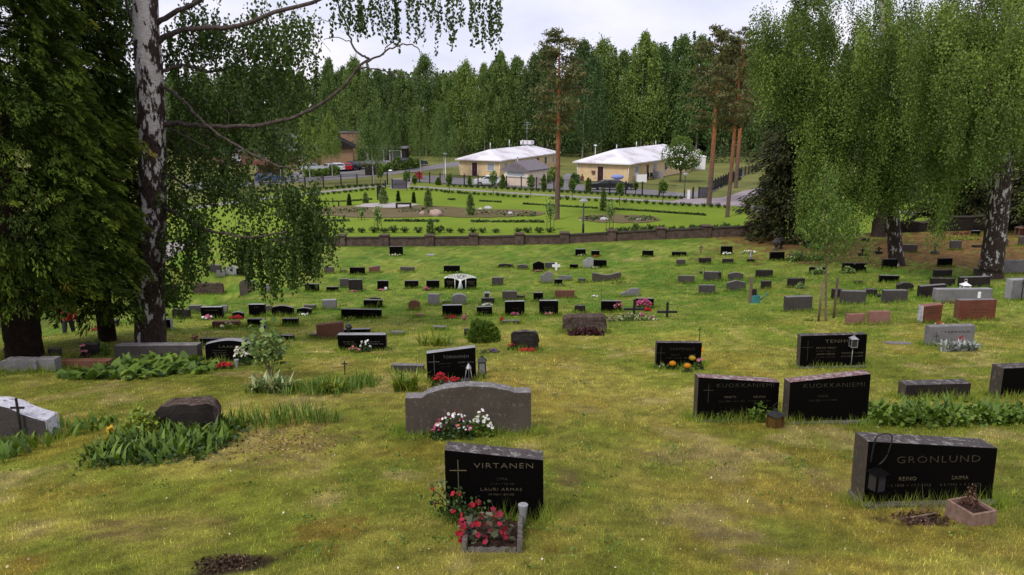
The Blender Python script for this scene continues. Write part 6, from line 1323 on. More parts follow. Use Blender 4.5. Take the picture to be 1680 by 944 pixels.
# ---------------------------------------------------------------- big birch at left
def birch_left():
    B = at(247, 563); Y = B.y; root = tree_root('birch_tree', B, 'old birch with patchy black and white bark at left, its bent bare branch reaching right'); o = np.array(B); k = mpp(B)
    L = lambda px, py, dy=0: atY(px, py, Y+dy)-B
    pts = [L(247, 575), L(247, 555), L(246, 470), L(249, 380), L(250, 290), L(249, 200), L(245, 120), L(240, 50), L(238, -30), L(236, -140), L(238, -260)]
    obj('trunk', trunk_bm(pts, [27*k, 24.5*k, 22.5*k, 21.5*k, 21*k, 20.5*k, 20*k, 18.5*k, 17.5*k, 15*k, 11*k], 20), M['birchL'], root, smooth=True)
    br = [([(258, 212, 0), (285, 202, -.1), (330, 207, -.3), (380, 208, -.5), (440, 203, -.7), (500, 185, -.9), (555, 152, -1.1), (590, 110, -1.2), (607, 98, -1.2)], 6.6, 2.6),
          ([(607, 98, -1.2), (592, 90, -1.2), (577, 70, -1.1), (570, 45, -1.0), (558, 15, -.9), (548, -10, -.9)], 2.8, 1.4), ([(600, 103, -1.2), (622, 92, -1.3), (650, 76, -1.4), (676, 74, -1.5), (692, 88, -1.5)], 2.6, 1.0), ([(590, 112, -1.2), (620, 114, -1.2), (650, 122, -1.3), (690, 132, -1.4)], 1.8, .8),
          ([(628, 90, -1.3), (640, 70, -1.3), (660, 46, -1.4)], 1.6, .8), ([(577, 70, -1.1), (550, 62, -1), (530, 66, -.9)], 1.2, .6), ([(570, 45, -1), (545, 36, -1.0), (510, 34, -1)], 1.2, .6),
          ([(255, 40, 0), (285, 22, -.2), (330, 0, -.4), (380, -40, -.6)], 7, 4.5), ([(256, 75, 0), (268, 62, -.1), (300, 50, -.3), (345, 46, -.5), (395, 42, -.8), (450, 20, -1.2), (530, -2, -1.6), (640, -60, -2.2)], 7.4, 3.6),
          ([(262, 120, 0), (300, 108, .3), (340, 118, .6), (372, 112, .8), (395, 96, 1.0)], 5, 2.5), ([(262, 143, 0), (282, 150, -.2), (312, 178, -.5), (345, 210, -.8), (390, 240, -1.2), (450, 270, -1.6), (490, 278, -1.8)], 4.2, 1.8),
          ([(266, 340, 0), (290, 350, -.3), (325, 372, -.6), (360, 382, -.8), (410, 390, -1.0), (470, 380, -1.2)], 5, 2), ([(270, 205, 0), (305, 225, -.3), (345, 245, -.6)], 3, 1.2), ([(266, 215, 0), (300, 255, .3), (330, 290, .5)], 2.4, 1), ([(262, 280, 0), (330, 315, .8), (420, 330, 1.2), (510, 360, 1.4)], 4, 1.6),
          ([(245, 50, 0), (215, 30, .4), (205, -10, .6)], 5, 3), ([(238, -60, 0), (330, -110, .5), (500, -140, .2), (700, -90, -.8), (800, -50, -1.2)], 9, 3), ([(236, -120, 0), (150, -150, .5), (60, -120, .8)], 8, 3)]
    bm = bmesh.new()
    for pl, r0, r1 in br:
        q = spline([L(*a) for a in pl], 5); n = len(q); tube(bm, [v+Vector((random.gauss(0, .012), random.gauss(0, .012), random.gauss(0, .012))) for v in q], [(r0+(r1-r0)*i/(n-1))*k*.62 for i in range(n)], 7)
    for _ in range(90):
        x, y = rng.uniform(290, 520), rng.uniform(20, 400); s0 = L(x, y, rng.uniform(-1, .8)); tube(bm, spline([s0, s0+Vector((rng.normal()*.12+.1, rng.normal()*.1, -.12)), s0+Vector((rng.normal()*.2+.2, rng.normal()*.15, -rng.uniform(.3, .9)))], 3), .0045, 4)
    obj('branches', bm, M['twig'], root)
    bl = [(330, 60, 70, 70, .6, 900), (425, 80, 80, 75, .2, 720), (490, 60, 50, 60, -.4, 420), (380, 170, 80, 70, .6, 900), (330, 240, 70, 60, .8, 560), (455, 150, 60, 60, .4, 420), (300, 170, 40, 80, 1.0, 400), (350, 310, 95, 55, .4, 560), (435, 320, 90, 55, 0, 480), (505, 385, 52, 48, -.2, 800), (203, 55, 30, 60, .9, 300), (214, 150, 22, 55, .8, 200), (190, 10, 30, 30, 1.0, 200), (400, 395, 80, 38, -.2, 430),
          (315, 375, 55, 40, -.4, 360), (300, 450, 40, 45, -.3, 160), (500, 330, 40, 40, 0, 220), (285, 300, 30, 60, .9, 260), (400, 250, 90, 45, .8, 330), (470, 235, 50, 40, .5, 200)]
    P, A, T = [], [], []
    for (px, py, rx, ry, dy, n) in bl:
        d = rng.normal(size=(n//5+1, 3)); cl = unit(rng.normal(size=(9, 3)))*rng.random((9, 1))**.4*.85; d = cl[rng.integers(0, 9, len(d))]+d*.23
        st = np.array([tuple(L(px+q[0]*rx, py+q[1]*ry-8, dy+q[2]*min(1.5, rx*k*.9))) for q in d])
        q, a = strands(st, rng.uniform(.25, .75, len(st)), .028, .2, .045); P.append(q); A.append(a); T.append(np.clip(rng.normal(.45, .22, len(q))+(rng.random()-.5)*.2, 0, 1))
    hang = [(x, y, L_) for x, y, L_ in ((410, 425, 50), (425, 430, 62), (437, 420, 70), (452, 430, 68), (462, 425, 55), (475, 420, 60), (486, 420, 50), (497, 415, 40), (510, 420, 45), (522, 425, 30), (395, 420, 30), (330, 410, 40), (310, 420, 60))]
    for x, y, l in hang:
        st = np.array([tuple(L(x+rng.normal()*4, y-25, -.4+rng.normal()*.3)) for _ in range(6)]); q, a = strands(st, (l+25)*k*rng.uniform(.7, 1.05, 6), .022, .06, .035); P.append(q); A.append(a); T.append(rng.uniform(.2, .7, len(q)))
    # upper branch twigs hanging into the sky
    for x in list(np.linspace(548, 822, 34)):
        for _ in range(2):
            l = rng.uniform(20, 60)+(28 if 715 < x else 0)*rng.random()+(25 if 635 < x < 665 else 0)-(22 if 660 < x < 710 and rng.random() < .6 else 0)
            st = np.array([tuple(L(x+rng.normal()*5, -14, -1.2+rng.normal()*.4))]); q, a = strands(st, [max(.12, (l+14)*k*.96)], .026, .05, .03); P.append(q); A.append(a); T.append(rng.uniform(.05, .5, len(q)))
    st = np.array([tuple(L(595+rng.normal()*10, 25+rng.normal()*8, -1.1)) for _ in range(14)]); q, a = strands(st, rng.uniform(.2, .6, 14), .03, .15, .04); P.append(q); A.append(a); T.append(rng.uniform(.1, .5, len(q)))
    # rest of the crown above the frame
    n = 1500; q = rng.normal(size=(n, 3))*np.array([3.2, 2.4, 1.6])+np.array(L(330, -330, .5)); q2, a = strands(q[:420], rng.uniform(.4, 1.2, 420), .07, .15, .07); P.append(q2); A.append(a); T.append(rng.uniform(.2, .8, len(q2)))
    P = np.concatenate(P); A = np.concatenate(A); T = np.concatenate(T)
    link('crown', npmesh('crown', *leafquads(P, rng.uniform(.048, .080, len(P)), 1.2, A, .0, T)), M['t_birch'], root)
birch_left()
# ---------------------------------------------------------------- thujas at the left edge
def thuja(px, py, Ht, R0, label, n, trunk_r, lean=0, zlow=1.2, seed=1):
    B = at(px, py); root = tree_root('thuja_tree', B, label); r_ = np.random.default_rng(seed)
    bm = trunk_bm([(0, 0, -.2), (-.02, 0, .5), (lean*.3, 0, Ht*.3), (lean, 0, Ht*.85)], [trunk_r*1.35, trunk_r, trunk_r*.7, trunk_r*.15], 14); obj('trunk', bm, M['bark2'], root, smooth=True)
    # fan-shaped fronds drooping outwards on the shell of the crown, and shorter ones inside, crown shade put into their darker tint
    z = zlow+(Ht-zlow)*r_.random(n)**1.2; t = (z-zlow)/(Ht-zlow); rad = R0*(1-t**1.6)*(.74+.26*np.sin(PI*np.minimum(1, t*3+.25))); a = r_.uniform(0, 2*PI, n)
    lump = .66+.55*fbm(a*2.3, z*1.3, 3, seed+40); q = r_.random(n)**.55; r = rad*lump*(.22+.78*q); m = 62
    out = unit(np.stack([np.cos(a)+r_.normal(size=n)*.25, np.sin(a)+r_.normal(size=n)*.25, .28+.3*r_.normal(size=n)], 1)); side = unit(np.cross(out, unit(np.array([0, 0, 1.])+r_.normal(size=(n, 3))*.45)))
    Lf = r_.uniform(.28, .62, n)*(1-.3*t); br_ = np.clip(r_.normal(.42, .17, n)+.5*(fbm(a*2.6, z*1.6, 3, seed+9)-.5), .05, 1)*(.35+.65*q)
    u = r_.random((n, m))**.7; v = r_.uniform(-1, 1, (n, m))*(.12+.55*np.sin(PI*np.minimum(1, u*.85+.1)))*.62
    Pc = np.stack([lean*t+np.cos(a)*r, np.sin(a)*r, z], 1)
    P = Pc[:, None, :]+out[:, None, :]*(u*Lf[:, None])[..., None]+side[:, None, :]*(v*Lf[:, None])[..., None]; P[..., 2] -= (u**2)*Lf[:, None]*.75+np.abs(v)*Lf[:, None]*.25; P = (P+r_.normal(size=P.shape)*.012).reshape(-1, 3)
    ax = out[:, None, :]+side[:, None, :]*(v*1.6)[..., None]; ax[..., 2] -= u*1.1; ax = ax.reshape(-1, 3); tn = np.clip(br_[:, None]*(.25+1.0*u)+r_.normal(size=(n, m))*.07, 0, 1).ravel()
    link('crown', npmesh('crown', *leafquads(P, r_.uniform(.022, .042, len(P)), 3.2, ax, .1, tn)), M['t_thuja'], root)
    bm = bmesh.new()
    for i in range(26):
        zz = zlow+i*.22; aa = i*2.4; tube(bm, [(lean*zz/Ht, 0, zz), (math.cos(aa)*R0*.6, math.sin(aa)*R0*.6, zz-.15)], [.03, .01], 5)
    obj('limbs', bm, M['bark'], root)
thuja(44, 588, 22, 2.4, 'large dark yellowish-green thuja at the left frame edge with a thick dark trunk', 6200, .36, .2, 1.6, 3)
thuja(178, 559, 18, 1.4, 'narrower thuja just left of the birch trunk, behind the larger thuja', 3600, .2, -.1, .95, 8)
thuja(-95, 545, 20, 2.6, 'dark thuja cut off by the left frame edge, behind the larger one', 2400, .3, 0, 1.6, 15)
# ---------------------------------------------------------------- weeping birches, spruce and others at right
def weeping(px, py, tp, rt, blobs, label, hang, seed, bark='birchR', leaf='t_birchR', lsz=.078):
    global rng
    B = at(px, py); Y = B.y; k = mpp(B); root = tree_root('birch_tree', B, label); L = lambda x, y, dy=0: atY(x, y, Y+dy)-B
    obj('trunk', trunk_bm([L(px, py+6), L(px, py-4)]+[L(*q) for q in tp], [rt*1.5*k, rt*1.15*k]+[rt*k*(1-.075*i) for i in range(len(tp))], 16), M[bark], root, smooth=True)
    P, A, T = [], [], []; bm = bmesh.new()
    for i, (x, y, rx, ry, dy, n) in enumerate(blobs):
        m = n//6+1; m = int(m*1.7); m = max(4, m//2); cl = unit(rng.normal(size=(24, 3)))*rng.random((24, 1))**.4*.95; ci = rng.integers(0, 24, m); d = cl[ci]+rng.normal(size=(m, 3))*np.array([.10, .10, .16]); ct = rng.normal(.50, .20, 24)[ci]
        st = np.array([tuple(L(x+q[0]*rx, y+q[1]*ry-10, dy+q[2]*rx*k*.75)) for q in d]); ls_ = rng.uniform(.7, 2.3, m); q, a = strands(st, ls_, .075, .06, .085); P.append(q); A.append(a); tn = np.repeat(ct, [max(2, int(v_/.075)) for v_ in ls_])
        T.append(np.clip(tn+rng.normal(0, .12, len(q))+.5*(fbm(q[:, 0]*.9+q[:, 1]*.4, q[:, 2]*.8, 3, seed)-.5), 0, 1))  # tint varied by clump, standing in for lit and shaded leaf masses
        for j in range(2):
            e = L(x+rng.normal()*rx*.5, y+rng.normal()*ry*.4, dy); s0 = L(*tp[min(len(tp)-1, 1+i % (len(tp)-1))]); tube(bm, spline([s0, (s0+e)/2+Vector((0, 0, .5)), e], 4), [.06-.006*q_ for q_ in range(9)], 5)
    for (x, y, l, c) in hang:
        st = np.array([tuple(L(x+rng.normal()*7, y, rng.normal()*.7)) for _ in range(c)]); q, a = strands(st, l*k*rng.uniform(.6, 1.05, c), .06, .05, .07); P.append(q); A.append(a); T.append(np.clip(rng.normal(.6, .2, len(q)), 0, 1))
    obj('branches', bm, M['twig'], root); P = np.concatenate(P); A = np.concatenate(A); T = np.concatenate(T)
    link('crown', npmesh('crown', *leafquads(P, lsz*rng.uniform(.65, 1.25, len(P)), 1.3, A, .0, T)), M[leaf], root)
weeping(1471, 436, [(1468, 400), (1464, 350), (1462, 300), (1460, 220), (1455, 120), (1450, 20), (1450, -120)], 11, [(1305, 55, 75, 70, 0, 3600), (1340, 145, 58, 70, -1, 3200), (1255, 75, 35, 60, 0, 1500), (1455, 60, 70, 80, -3, 3600), (1420, 60, 90, 80, 1, 4200), (1400, 160, 90, 80, -1, 4800), (1470, 200, 80, 70, -2, 4200), (1350, 240, 55, 60, -1.5, 2900), (1420, 270, 80, 45, -1.5, 3400),
      (1500, 80, 70, 90, 1, 3200), (1480, 280, 60, 30, -1.5, 1500), (1370, -50, 120, 60, 0, 2400), (1440, 300, 70, 36, -2, 1500), (1520, 180, 60, 90, -1, 2600), (1290, 120, 50, 45, -.5, 1500)], 'weeping birch with white-flecked trunk, the left one of two at right', [(1325, 280, 110, 30), (1345, 300, 90, 26), (1375, 300, 90, 26), (1400, 300, 70, 22), (1430, 300, 60, 20), (1250, 90, 60, 16), (1275, 90, 80, 16)], 21)
weeping(1624, 457, [(1630, 410), (1638, 340), (1643, 270), (1648, 200), (1652, 110), (1655, 20), (1658, -120)], 17, [(1600, 60, 80, 80, -1, 3800), (1660, 120, 80, 80, -2, 3600), (1560, 170, 70, 70, 0, 3200), (1610, 200, 75, 50, -2.0, 3000), (1550, 265, 55, 50, 1, 2200), (1700, 230, 40, 60, 0, 1300), (1650, 20, 80, 70, 0, 2800), (1560, 30, 70, 70, 1, 2600), (1690, 180, 50, 80, 0, 1600), (1640, -70, 120, 60, 0, 1800), (1610, 150, 80, 90, -4, 3800), (1570, 90, 70, 80, -2, 2600), (1660, 60, 70, 80, -3, 2400), (1520, 120, 50, 90, -1, 2000)],
      'thick old birch with dark rugged bark at the right frame edge', [(1546, 320, 95, 30), (1560, 290, 80, 26), (1590, 250, 50, 16), (1530, 300, 50, 16)], 22, lsz=.074)
def spruce_mesh(Ht, R0, seed, dens=26, zl=.08, ls=.26, droop=.5, sparse=1.0, el=2.0, pw=.85):
    r_ = np.random.default_rng(seed); P, A, T = [], [], []; z = Ht*zl; 
    while z < Ht*.985:
        t = z/Ht; rad = R0*(1-t)**pw*(.75+.5*r_.random()); nb = max(4, int(9*(1-t)+3))
        for b in range(nb):
            a = r_.uniform(0, 2*PI); L = rad*r_.uniform(.65, 1.1); n = max(3, int(L*dens/2.2*sparse)); s = np.linspace(.12, 1, n)
            x, y = np.cos(a)*L*s, np.sin(a)*L*s; zz = z-L*droop*s**1.4+.12*L*s**4+r_.normal(size=n)*.05
            w = .28*L*(1-s*.6); q = np.stack([x-np.sin(a)*r_.normal(size=n)*w, y+np.cos(a)*r_.normal(size=n)*w, zz-np.abs(r_.normal(size=n))*.16*droop], 1)
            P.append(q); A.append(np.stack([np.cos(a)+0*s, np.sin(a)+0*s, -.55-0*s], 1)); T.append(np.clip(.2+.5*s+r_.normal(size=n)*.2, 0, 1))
        z += .26+.22*r_.random()
    P, A, T = map(np.concatenate, (P, A, T)); return leafquads(P, ls*r_.uniform(.6, 1.2, len(P)), el, A, .35, T)
def spruce(px, py, top, R0, label, seed, rt=.2, zl=.08, name='spruce_tree', group=None, **kw):
    B = at(px, py); Ht = atY(px, top, B.y).z-B.z; root = tree_root(name, B, label, 'tree', group)
    obj('trunk', trunk_bm([(0, 0, -.3), (0, 0, .4), (.05, 0, Ht*.4), (0, 0, Ht*.96)], [rt*1.7, rt, rt*.75, .02], 12), M['bark'], root, smooth=True)
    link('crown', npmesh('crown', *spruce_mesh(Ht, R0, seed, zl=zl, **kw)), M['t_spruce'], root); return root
spruce(1290, 394, -60, 2.9, 'dark drooping spruce at the wall, left of the two right birches', 31, .34, .10, dens=130, ls=.105, droop=.85, el=3.2, pw=.42)
spruce(1440, 388, 20, 3.2, 'dark spruce with bare grey trunk behind the left weeping birch', 32, .42, .24, dens=80, ls=.12, droop=.6, el=3)
spruce(1592, 376, 40, 3.0, 'dark spruce behind the wall between the two birches', 33, .3, .07, dens=90, ls=.12, droop=.7, el=3)
spruce(1690, 384, 10, 3.0, 'dark spruce at the right frame edge behind the thick birch', 34, .3, .12, dens=80, ls=.12, droop=.6, el=3)
spruce(1530, 372, 80, 2.8, 'dark spruce behind the shaded wall, left of another spruce', 35, .26, .1, dens=70, ls=.13, droop=.6, el=3)
# tied sapling in front
def sapling_birch():
    B = at(1355, 527); root = tree_root('birch_sapling', B, 'young birch sapling tied between two stakes at right'); L = lambda x, y, dy=0: atY(x, y, B.y+dy)-B; k = mpp(B)
    obj('trunk', trunk_bm([(0, 0, -.1), L(1355, 470), L(1356, 400), L(1352, 330), L(1356, 270)], [.035, .03, .026, .018, .006], 8), M['wood'], root)
    P, A, T = [], [], []; bm = bmesh.new()
    for (x, y, rx, ry, n) in ((1352, 320, 36, 26, 620), (1370, 355, 46, 30, 950), (1345, 375, 34, 26, 600), (1390, 385, 34, 28, 560), (1360, 405, 40, 26, 460), (1362, 285, 22, 20, 260), (1420, 400, 22, 24, 160)):
        m = n//7; d = unit(rng.normal(size=(m, 3)))*rng.random((m, 1))**.4; st = np.array([tuple(L(x+q[0]*rx, y+q[1]*ry-6, q[2]*rx*k*.8)) for q in d]); q, a = strands(st, rng.uniform(.2, .5, m), .05, .2, .05); P.append(q); A.append(a); T.append(np.clip(rng.normal(.55, .2, len(q)), 0, 1))
        tube(bm, spline([L(1355, y+20), L((x+1355)/2, y+4), L(x, y)], 3), .008, 4)
    obj('branches', bm, M['wood'], root)
    P, A, T = map(np.concatenate, (P, A, T)); link('crown', npmesh('crown', *leafquads(P, rng.uniform(.04, .07, len(P)), 1.3, A, .3, T)), M['t_sap'], root)
    for i, (x, y0, y1) in enumerate(((1342.5, 528, 463), (1367.5, 522, 456))):
        p = at(x, y0); h = atY(x, y1, p.y).z-p.z; bm = bmesh.new(); tube(bm, [(0, 0, -.1), (.01, 0, h)], .035, 7); tag(obj('sapling_stake', bm, M['wood'], None, p), ['left stake of the tied birch sapling, with a yellow tie', 'right stake of the tied birch sapling'][i], 'stake')
    bm = bmesh.new(); a, b = L(1342, 507), L(1367, 505); tube(bm, [a, b], .012, 5); obj('tie', bm, M['fl_yellow'], root)
sapling_birch()
# ---------------------------------------------------------------- pines
def pine_crown(Ht, z0, R0, seed, n=60, ls=.13, per=70):
    r_ = np.random.default_rng(seed); P, A, T = [], [], []; bm = bmesh.new()
    for i in range(n):
        t = (i+r_.random())/n; z = z0+(Ht-z0)*t; L = R0*(.35+.9*math.sin(PI*min(1, .12+t*.62))**1.2)*(1-t*.62)*r_.uniform(.6, 1.15); a = r_.uniform(0, 2*PI)
        e = np.array([math.cos(a)*L, math.sin(a)*L, z+L*r_.uniform(-.12, .22)]); tube(bm, [(0, 0, z-.2), tuple(e*.6), tuple(e)] if 0 else [(0, 0, z-.2), tuple(e)], [.06*(1-t*.7), .02], 4)
        for f in (1.0, .68, .4):
            c = np.array([e[0]*f, e[1]*f, z-.2+(e[2]-z+.2)*f]); m = int(per*(.55 if f < 1 else 1)); q = r_.normal(size=(m, 3))*np.array([.40, .40, .16])*(.55+.16*L)+c; P.append(q); A.append(r_.normal(size=(m, 3))+np.array([0, 0, .6])); T.append(np.clip(.38+r_.normal(size=m)*.18+(q[:, 2]-c[2])*.4, 0, 1))
    P, A, T = map(np.concatenate, (P, A, T)); return leafquads(P, ls*r_.uniform(.6, 1.2, len(P)), 3.6, A, .1, T), bm
def pine(px, py, top, z0f, R0, label, seed, rt=.19, lean=0, **kw):
    B = at(px, py); Ht = atY(px, top, B.y).z-B.z; root = tree_root('pine_tree', B, label)
    obj('trunk', trunk_bm([(0, 0, -.3), (0, 0, .3), (lean*.5, 0, Ht*.45), (lean, 0, Ht*.97)], [rt*1.35, rt, rt*.85, .03], 10), M['pine'], root, smooth=True)
    lv, bm = pine_crown(Ht, Ht*z0f, R0, seed, **kw); obj('branches', bm, M['pine'], root); link('crown', npmesh('crown', *lv), M['t_pine'], root)
pine(914, 360.5, 50, .47, 2.7, 'tall pine with orange upper trunk standing on the bright lawn before the left house', 51, .24, 0, n=50, per=42)
pine(1163, 337, 45, .46, 3.4, 'pine with orange trunk by the right-hand gate, leftmost of three', 52, .27, .3, n=46, per=52, ls=.14)
pine(1193, 357, 60, .50, 2.6, 'slim pine with orange trunk on the lawn, middle one of three near the spruce', 53, .19, .35, n=42, per=50)
pine(1207, 309, 45, .45, 3.4, 'pine partly behind the spruce, rightmost of three', 54, .27, .2, n=44, per=52)
# ---------------------------------------------------------------- forest belt
def ftree_mesh(kind, Ht, Rr, seed, n):
    r_ = np.random.default_rng(seed)
    if kind == 'spruce': return spruce_mesh(Ht, Rr, seed, dens=26, zl=.06, ls=.36, droop=.55)
    nc = 230; z0 = .15 if kind != 'tall' else .2; z0 = z0+LOWZ[0]; t = r_.random(nc)**.9; z = Ht*(z0+(1-z0)*t)
    rad = Rr*np.where(t < .32, .72+.28*t/.32, np.clip(1-(t-.32)/.69, 0, 1)**(.62 if kind == 'birch' else .8))+.06; a = r_.uniform(0, 2*PI, nc); r = rad*r_.uniform(.15, 1.12, nc)*(.75+.5*fbm(a*1.3+seed, z*.25, 2, seed))
    c = np.stack([np.cos(a)*r, np.sin(a)*r, z], 1); m = n//nc; sg = np.array([.5, .5, 1.25])[None, None]*(Rr*.20*(1.15-.75*t))[:, None, None]
    P = (c[:, None, :]+r_.normal(size=(nc, m, 3))*sg).reshape(-1, 3); P[:, 2] *= .965
    ct = np.repeat(r_.normal(.45, .09, nc), m); T = np.clip(ct+r_.normal(size=nc*m)*.10, 0, 1)
    A = np.stack([r_.normal(size=nc*m)*.5, r_.normal(size=nc*m)*.5, -np.ones(nc*m)], 1)
    return leafquads(P, r_.uniform(.11, .26, len(P)), 1.8, A, .0, T)
PROTO = {}; LOWZ = [0]
def proto(key, kind, Ht, Rr, seed, n, leaf, bark, rt):
    me = npmesh('crown', *ftree_mesh(kind, Ht, Rr, seed, n)); me.materials.append(M[leaf])
    bm = trunk_bm([(0, 0, -.6), (0, 0, .3), (random.uniform(-.3, .3), 0, Ht*.5), (0, 0, Ht*.96)], [rt*1.3, rt, rt*.7, .02], 8); tm = bpy.data.meshes.new('trunk'); bm.to_mesh(tm); bm.free(); tm.materials.append(M[bark]); PROTO[key] = (me, tm, Ht)
for i in range(3):
    LOWZ[0] = 0
    proto('a%d' % i, 'birch', 20, 4.6+.5*i, 60+i, 16500, 't_f1', 'birchF', .16); proto('b%d' % i, 'birch', 20, 4.2+.6*i, 70+i, 16500, 't_f2', 'birchF', .15); proto('c%d' % i, 'tall', 20, 4.6+.5*i, 80+i, 16500, 't_f3', 'bark', .2)
    proto('s%d' % i, 'spruce', 20, 3.2, 90+i, 0, 't_spruce' if 0 else 't_f3', 'bark', .2)
LOWZ[0] = .16
proto('n0', 'birch', 20, 4.4, 101, 14000, 't_f1', 'birchF', .17); proto('n1', 'birch', 20, 3.9, 102, 14000, 't_f2', 'birchF', .16); proto('n2', 'birch', 20, 4.2, 103, 14000, 't_f1', 'birchF', .17)
def ftree(px, Y, top, key, label, wide=1.0, group='trees of the forest belt', name='forest_tree'):
    p = atY(px, 280, Y); p.z = float(Gplane(p.x, Y)); h = atY(px, top, Y).z-p.z; me, tm, H0 = PROTO[key]; s = h/H0
    root = empty(name, p, label, 'tree', group, random.uniform(0, 6)); root.scale = (s*wide*random.uniform(.9, 1.1), s*wide*random.uniform(.9, 1.1), s)
    link('crown', me, [None], root); link('trunk', tm, [None], root); return root
KINDW = {'a': 'mid green birch', 'b': 'light green birch', 'c': 'dark leafy tree', 's': 'dark spruce'}
front = [(300, 112, 'a0'), (345, 120, 'b1'), (400, 118, 'a1'), (455, 112, 'a2'), (500, 120, 'b0'), (548, 108, 'a0'), (590, 104, 'b2'), (625, 118, 'a1'), (662, 128, 'b0'), (700, 84, 'b1'), (733, 125, 'a2'), (765, 112, 'b2'), (795, 110, 'a0'), (822, 92, 'b0'), (848, 96, 'b1'), (876, 90, 'c0'), (955, 78, 'a1'), (985, 72, 'b2'), (1018, 88, 'a0'), (1050, 65, 'b0'),
         (1078, 72, 'a2'), (1112, 60, 'b1'), (1140, 70, 'a0'), (1180, 76, 'a1'), (1225, 84, 'c1'), (1270, 90, 'a2'), (1330, 92, 'c2'), (1400, 94, 'a0'), (1470, 92, 'c0'), (1540, 92, 'a1'), (1610, 90, 'c1'), (1680, 92, 'a2'), (250, 118, 'c1'), (190, 118, 'a0'), (120, 118, 'c0'), (50, 118, 'a1')]
back = [(320, 104, 's0'), (385, 108, 'c1'), (430, 100, 's1'), (480, 112, 'c0'), (528, 100, 's2'), (570, 116, 'c2'), (610, 106, 's0'), (645, 128, 'c1'), (684, 132, 's1'), (720, 130, 'c0'), (780, 118, 's2'), (812, 104, 'c1'), (862, 100, 's0'), (893, 78, 'c2'), (935, 84, 's1'), (972, 82, 'c0'), (1004, 70, 's2'), (1035, 76, 's0'), (1064, 78, 'c1'), (1098, 66, 's1'), (1128, 52, 's2'), (1152, 60, 's0'),
        (1195, 70, 'c0'), (1245, 72, 's1'), (1300, 84, 's2'), (1370, 88, 'c1'), (1440, 84, 's0'), (1510, 86, 'c2'), (1580, 84, 's1'), (1650, 84, 'c0'), (220, 110, 's1'), (150, 112, 'c2'), (80, 112, 's0')]
near = [(508, 112, 172, 'n1'), (612, 110, 170, 'n0'), (645, 142, 172, 'n1'), (728, 126, 168, 'n0'), (690, 140, 176, 'n2'), (545, 130, 182, 'n1'), (460, 118, 168, 'n0'), (420, 128, 165, 'n1'), (370, 128, 160, 'n2')]
def nm(px): return ('at the far left' if px < 280 else 'behind the left birch crown' if px < 560 else 'left of the white houses' if px < 740 else 'behind the left white house' if px < 945 else 'behind the right white house' if px < 1160 else 'behind the right-hand pines')
for L_, Y0, rowname in ((front, 186, 'front'), (back, 204, 'second')):
    byz = {}
    for (px, top, key) in L_: byz.setdefault((nm(px), key[0]), []).append((px, top, key))
    for (zn, kk), lst in byz.items():
        lst.sort()
        for i, (px, top, key) in enumerate(lst):
            od = '' if len(lst) == 1 else (['left', 'right'][i]+'most of two, ' if len(lst) == 2 else ['first', 'second', 'third', 'fourth', 'fifth', 'sixth', 'seventh', 'eighth'][i]+' from left, ')
            ftree(px, Y0+random.uniform(-5, 6), top-4+random.uniform(-9, 10), key, f'{KINDW[kk]} in the {rowname} forest row, {od}{zn}')
for i, (px, Y, top, key) in enumerate(near):
    ftree(px, Y, top, key, ['light green birch with white trunk before the brick houses', 'mid green birch by the street left of the garage', 'light green birch at the street bend, short one', 'broad birch left of the left white-roofed house', 'dark leafy tree behind the street bend', 'light birch with white stem by the brick gable', 'mid green birch seen through the hanging twigs', 'light green birch above the carport', 'mid green birch by the carport, far left'][i], .8)
# ---------------------------------------------------------------- trees and shrubs of the middle ground
def small_crown(n, W, H, ls, seed, bias=.4):
    r_ = np.random.default_rng(seed); d = unit(r_.normal(size=(n, 3))); lump = .72+.5*fbm(d[:, 0]*1.8+5, d[:, 1]*1.8+d[:, 2]*1.8, 2, seed); P = d*(lump*r_.random(n)**.33)[:, None]*np.array([W/2, W/2, H/2])*1.1
    return leafquads(P, ls*r_.uniform(.6, 1.3, n), 1.4, d, .2, np.clip(.5+r_.normal(size=n)*.2+.2*d[:, 2], 0, 1))
def flowering():
    B = at(1116, 299); k = mpp(B); root = tree_root('flowering_tree', B, 'bright green tree with white blossom clusters before the right white-roofed house'); H = atY(1116, 224, B.y).z-B.z
    bm = bmesh.new(); tube(bm, [(0, 0, -.2), (0, 0, H*.3)], [.16, .12], 8)
    for i in range(7): a = i*.9; tube(bm, [(0, 0, H*.22), (math.cos(a)*1.5, math.sin(a)*1.2, H*.62)], [.09, .03], 5)
    obj('trunk', bm, M['wood'], root)
    for c, W, h_ in (((-1.0, 0, H*.58), 3.8, 3.6), ((1.2, .2, H*.52), 3.8, 3.4), ((-.2, 0, H*.80), 3.2, 2.9), ((.1, -.4, H*.44), 4.6, 2.4)):
        o_ = link('crown', npmesh('crown', *small_crown(1100, W, h_, .20, int(W*10+h_*7))), M['t_sap'], root, c)
    q = unit(rng.normal(size=(60, 3)))*np.array([2.7, 2.3, 1.7])+np.array([0, -.5, H*.56]); q = q[q[:, 1] < .6]
    link('blossom', npmesh('blossom', *leafquads(np.repeat(q, 6, 0)+rng.normal(size=(len(q)*6, 3))*.16, .2, 1.1)), M['fl_white'], root)
flowering()
def ytree(z, x, y, h, label, w_=.9, leaf='t_sap'):
    p = at(*zp(z, x, y)); k = mpp(p); H = h*k*1.02; root = tree_root('young_tree', p, label, 'tree', 'young staked trees around the bright lawn'); bm = bmesh.new(); tube(bm, [(0, 0, -.1), (0, 0, H*.7)], .035, 6); obj('trunk', bm, M['bark'], root)
    link('crown', npmesh('crown', *small_crown(420, H*.36*w_, H*.52, .15, int(abs(x)) % 97+3)), M[leaf], root, (0, 0, H*.70))
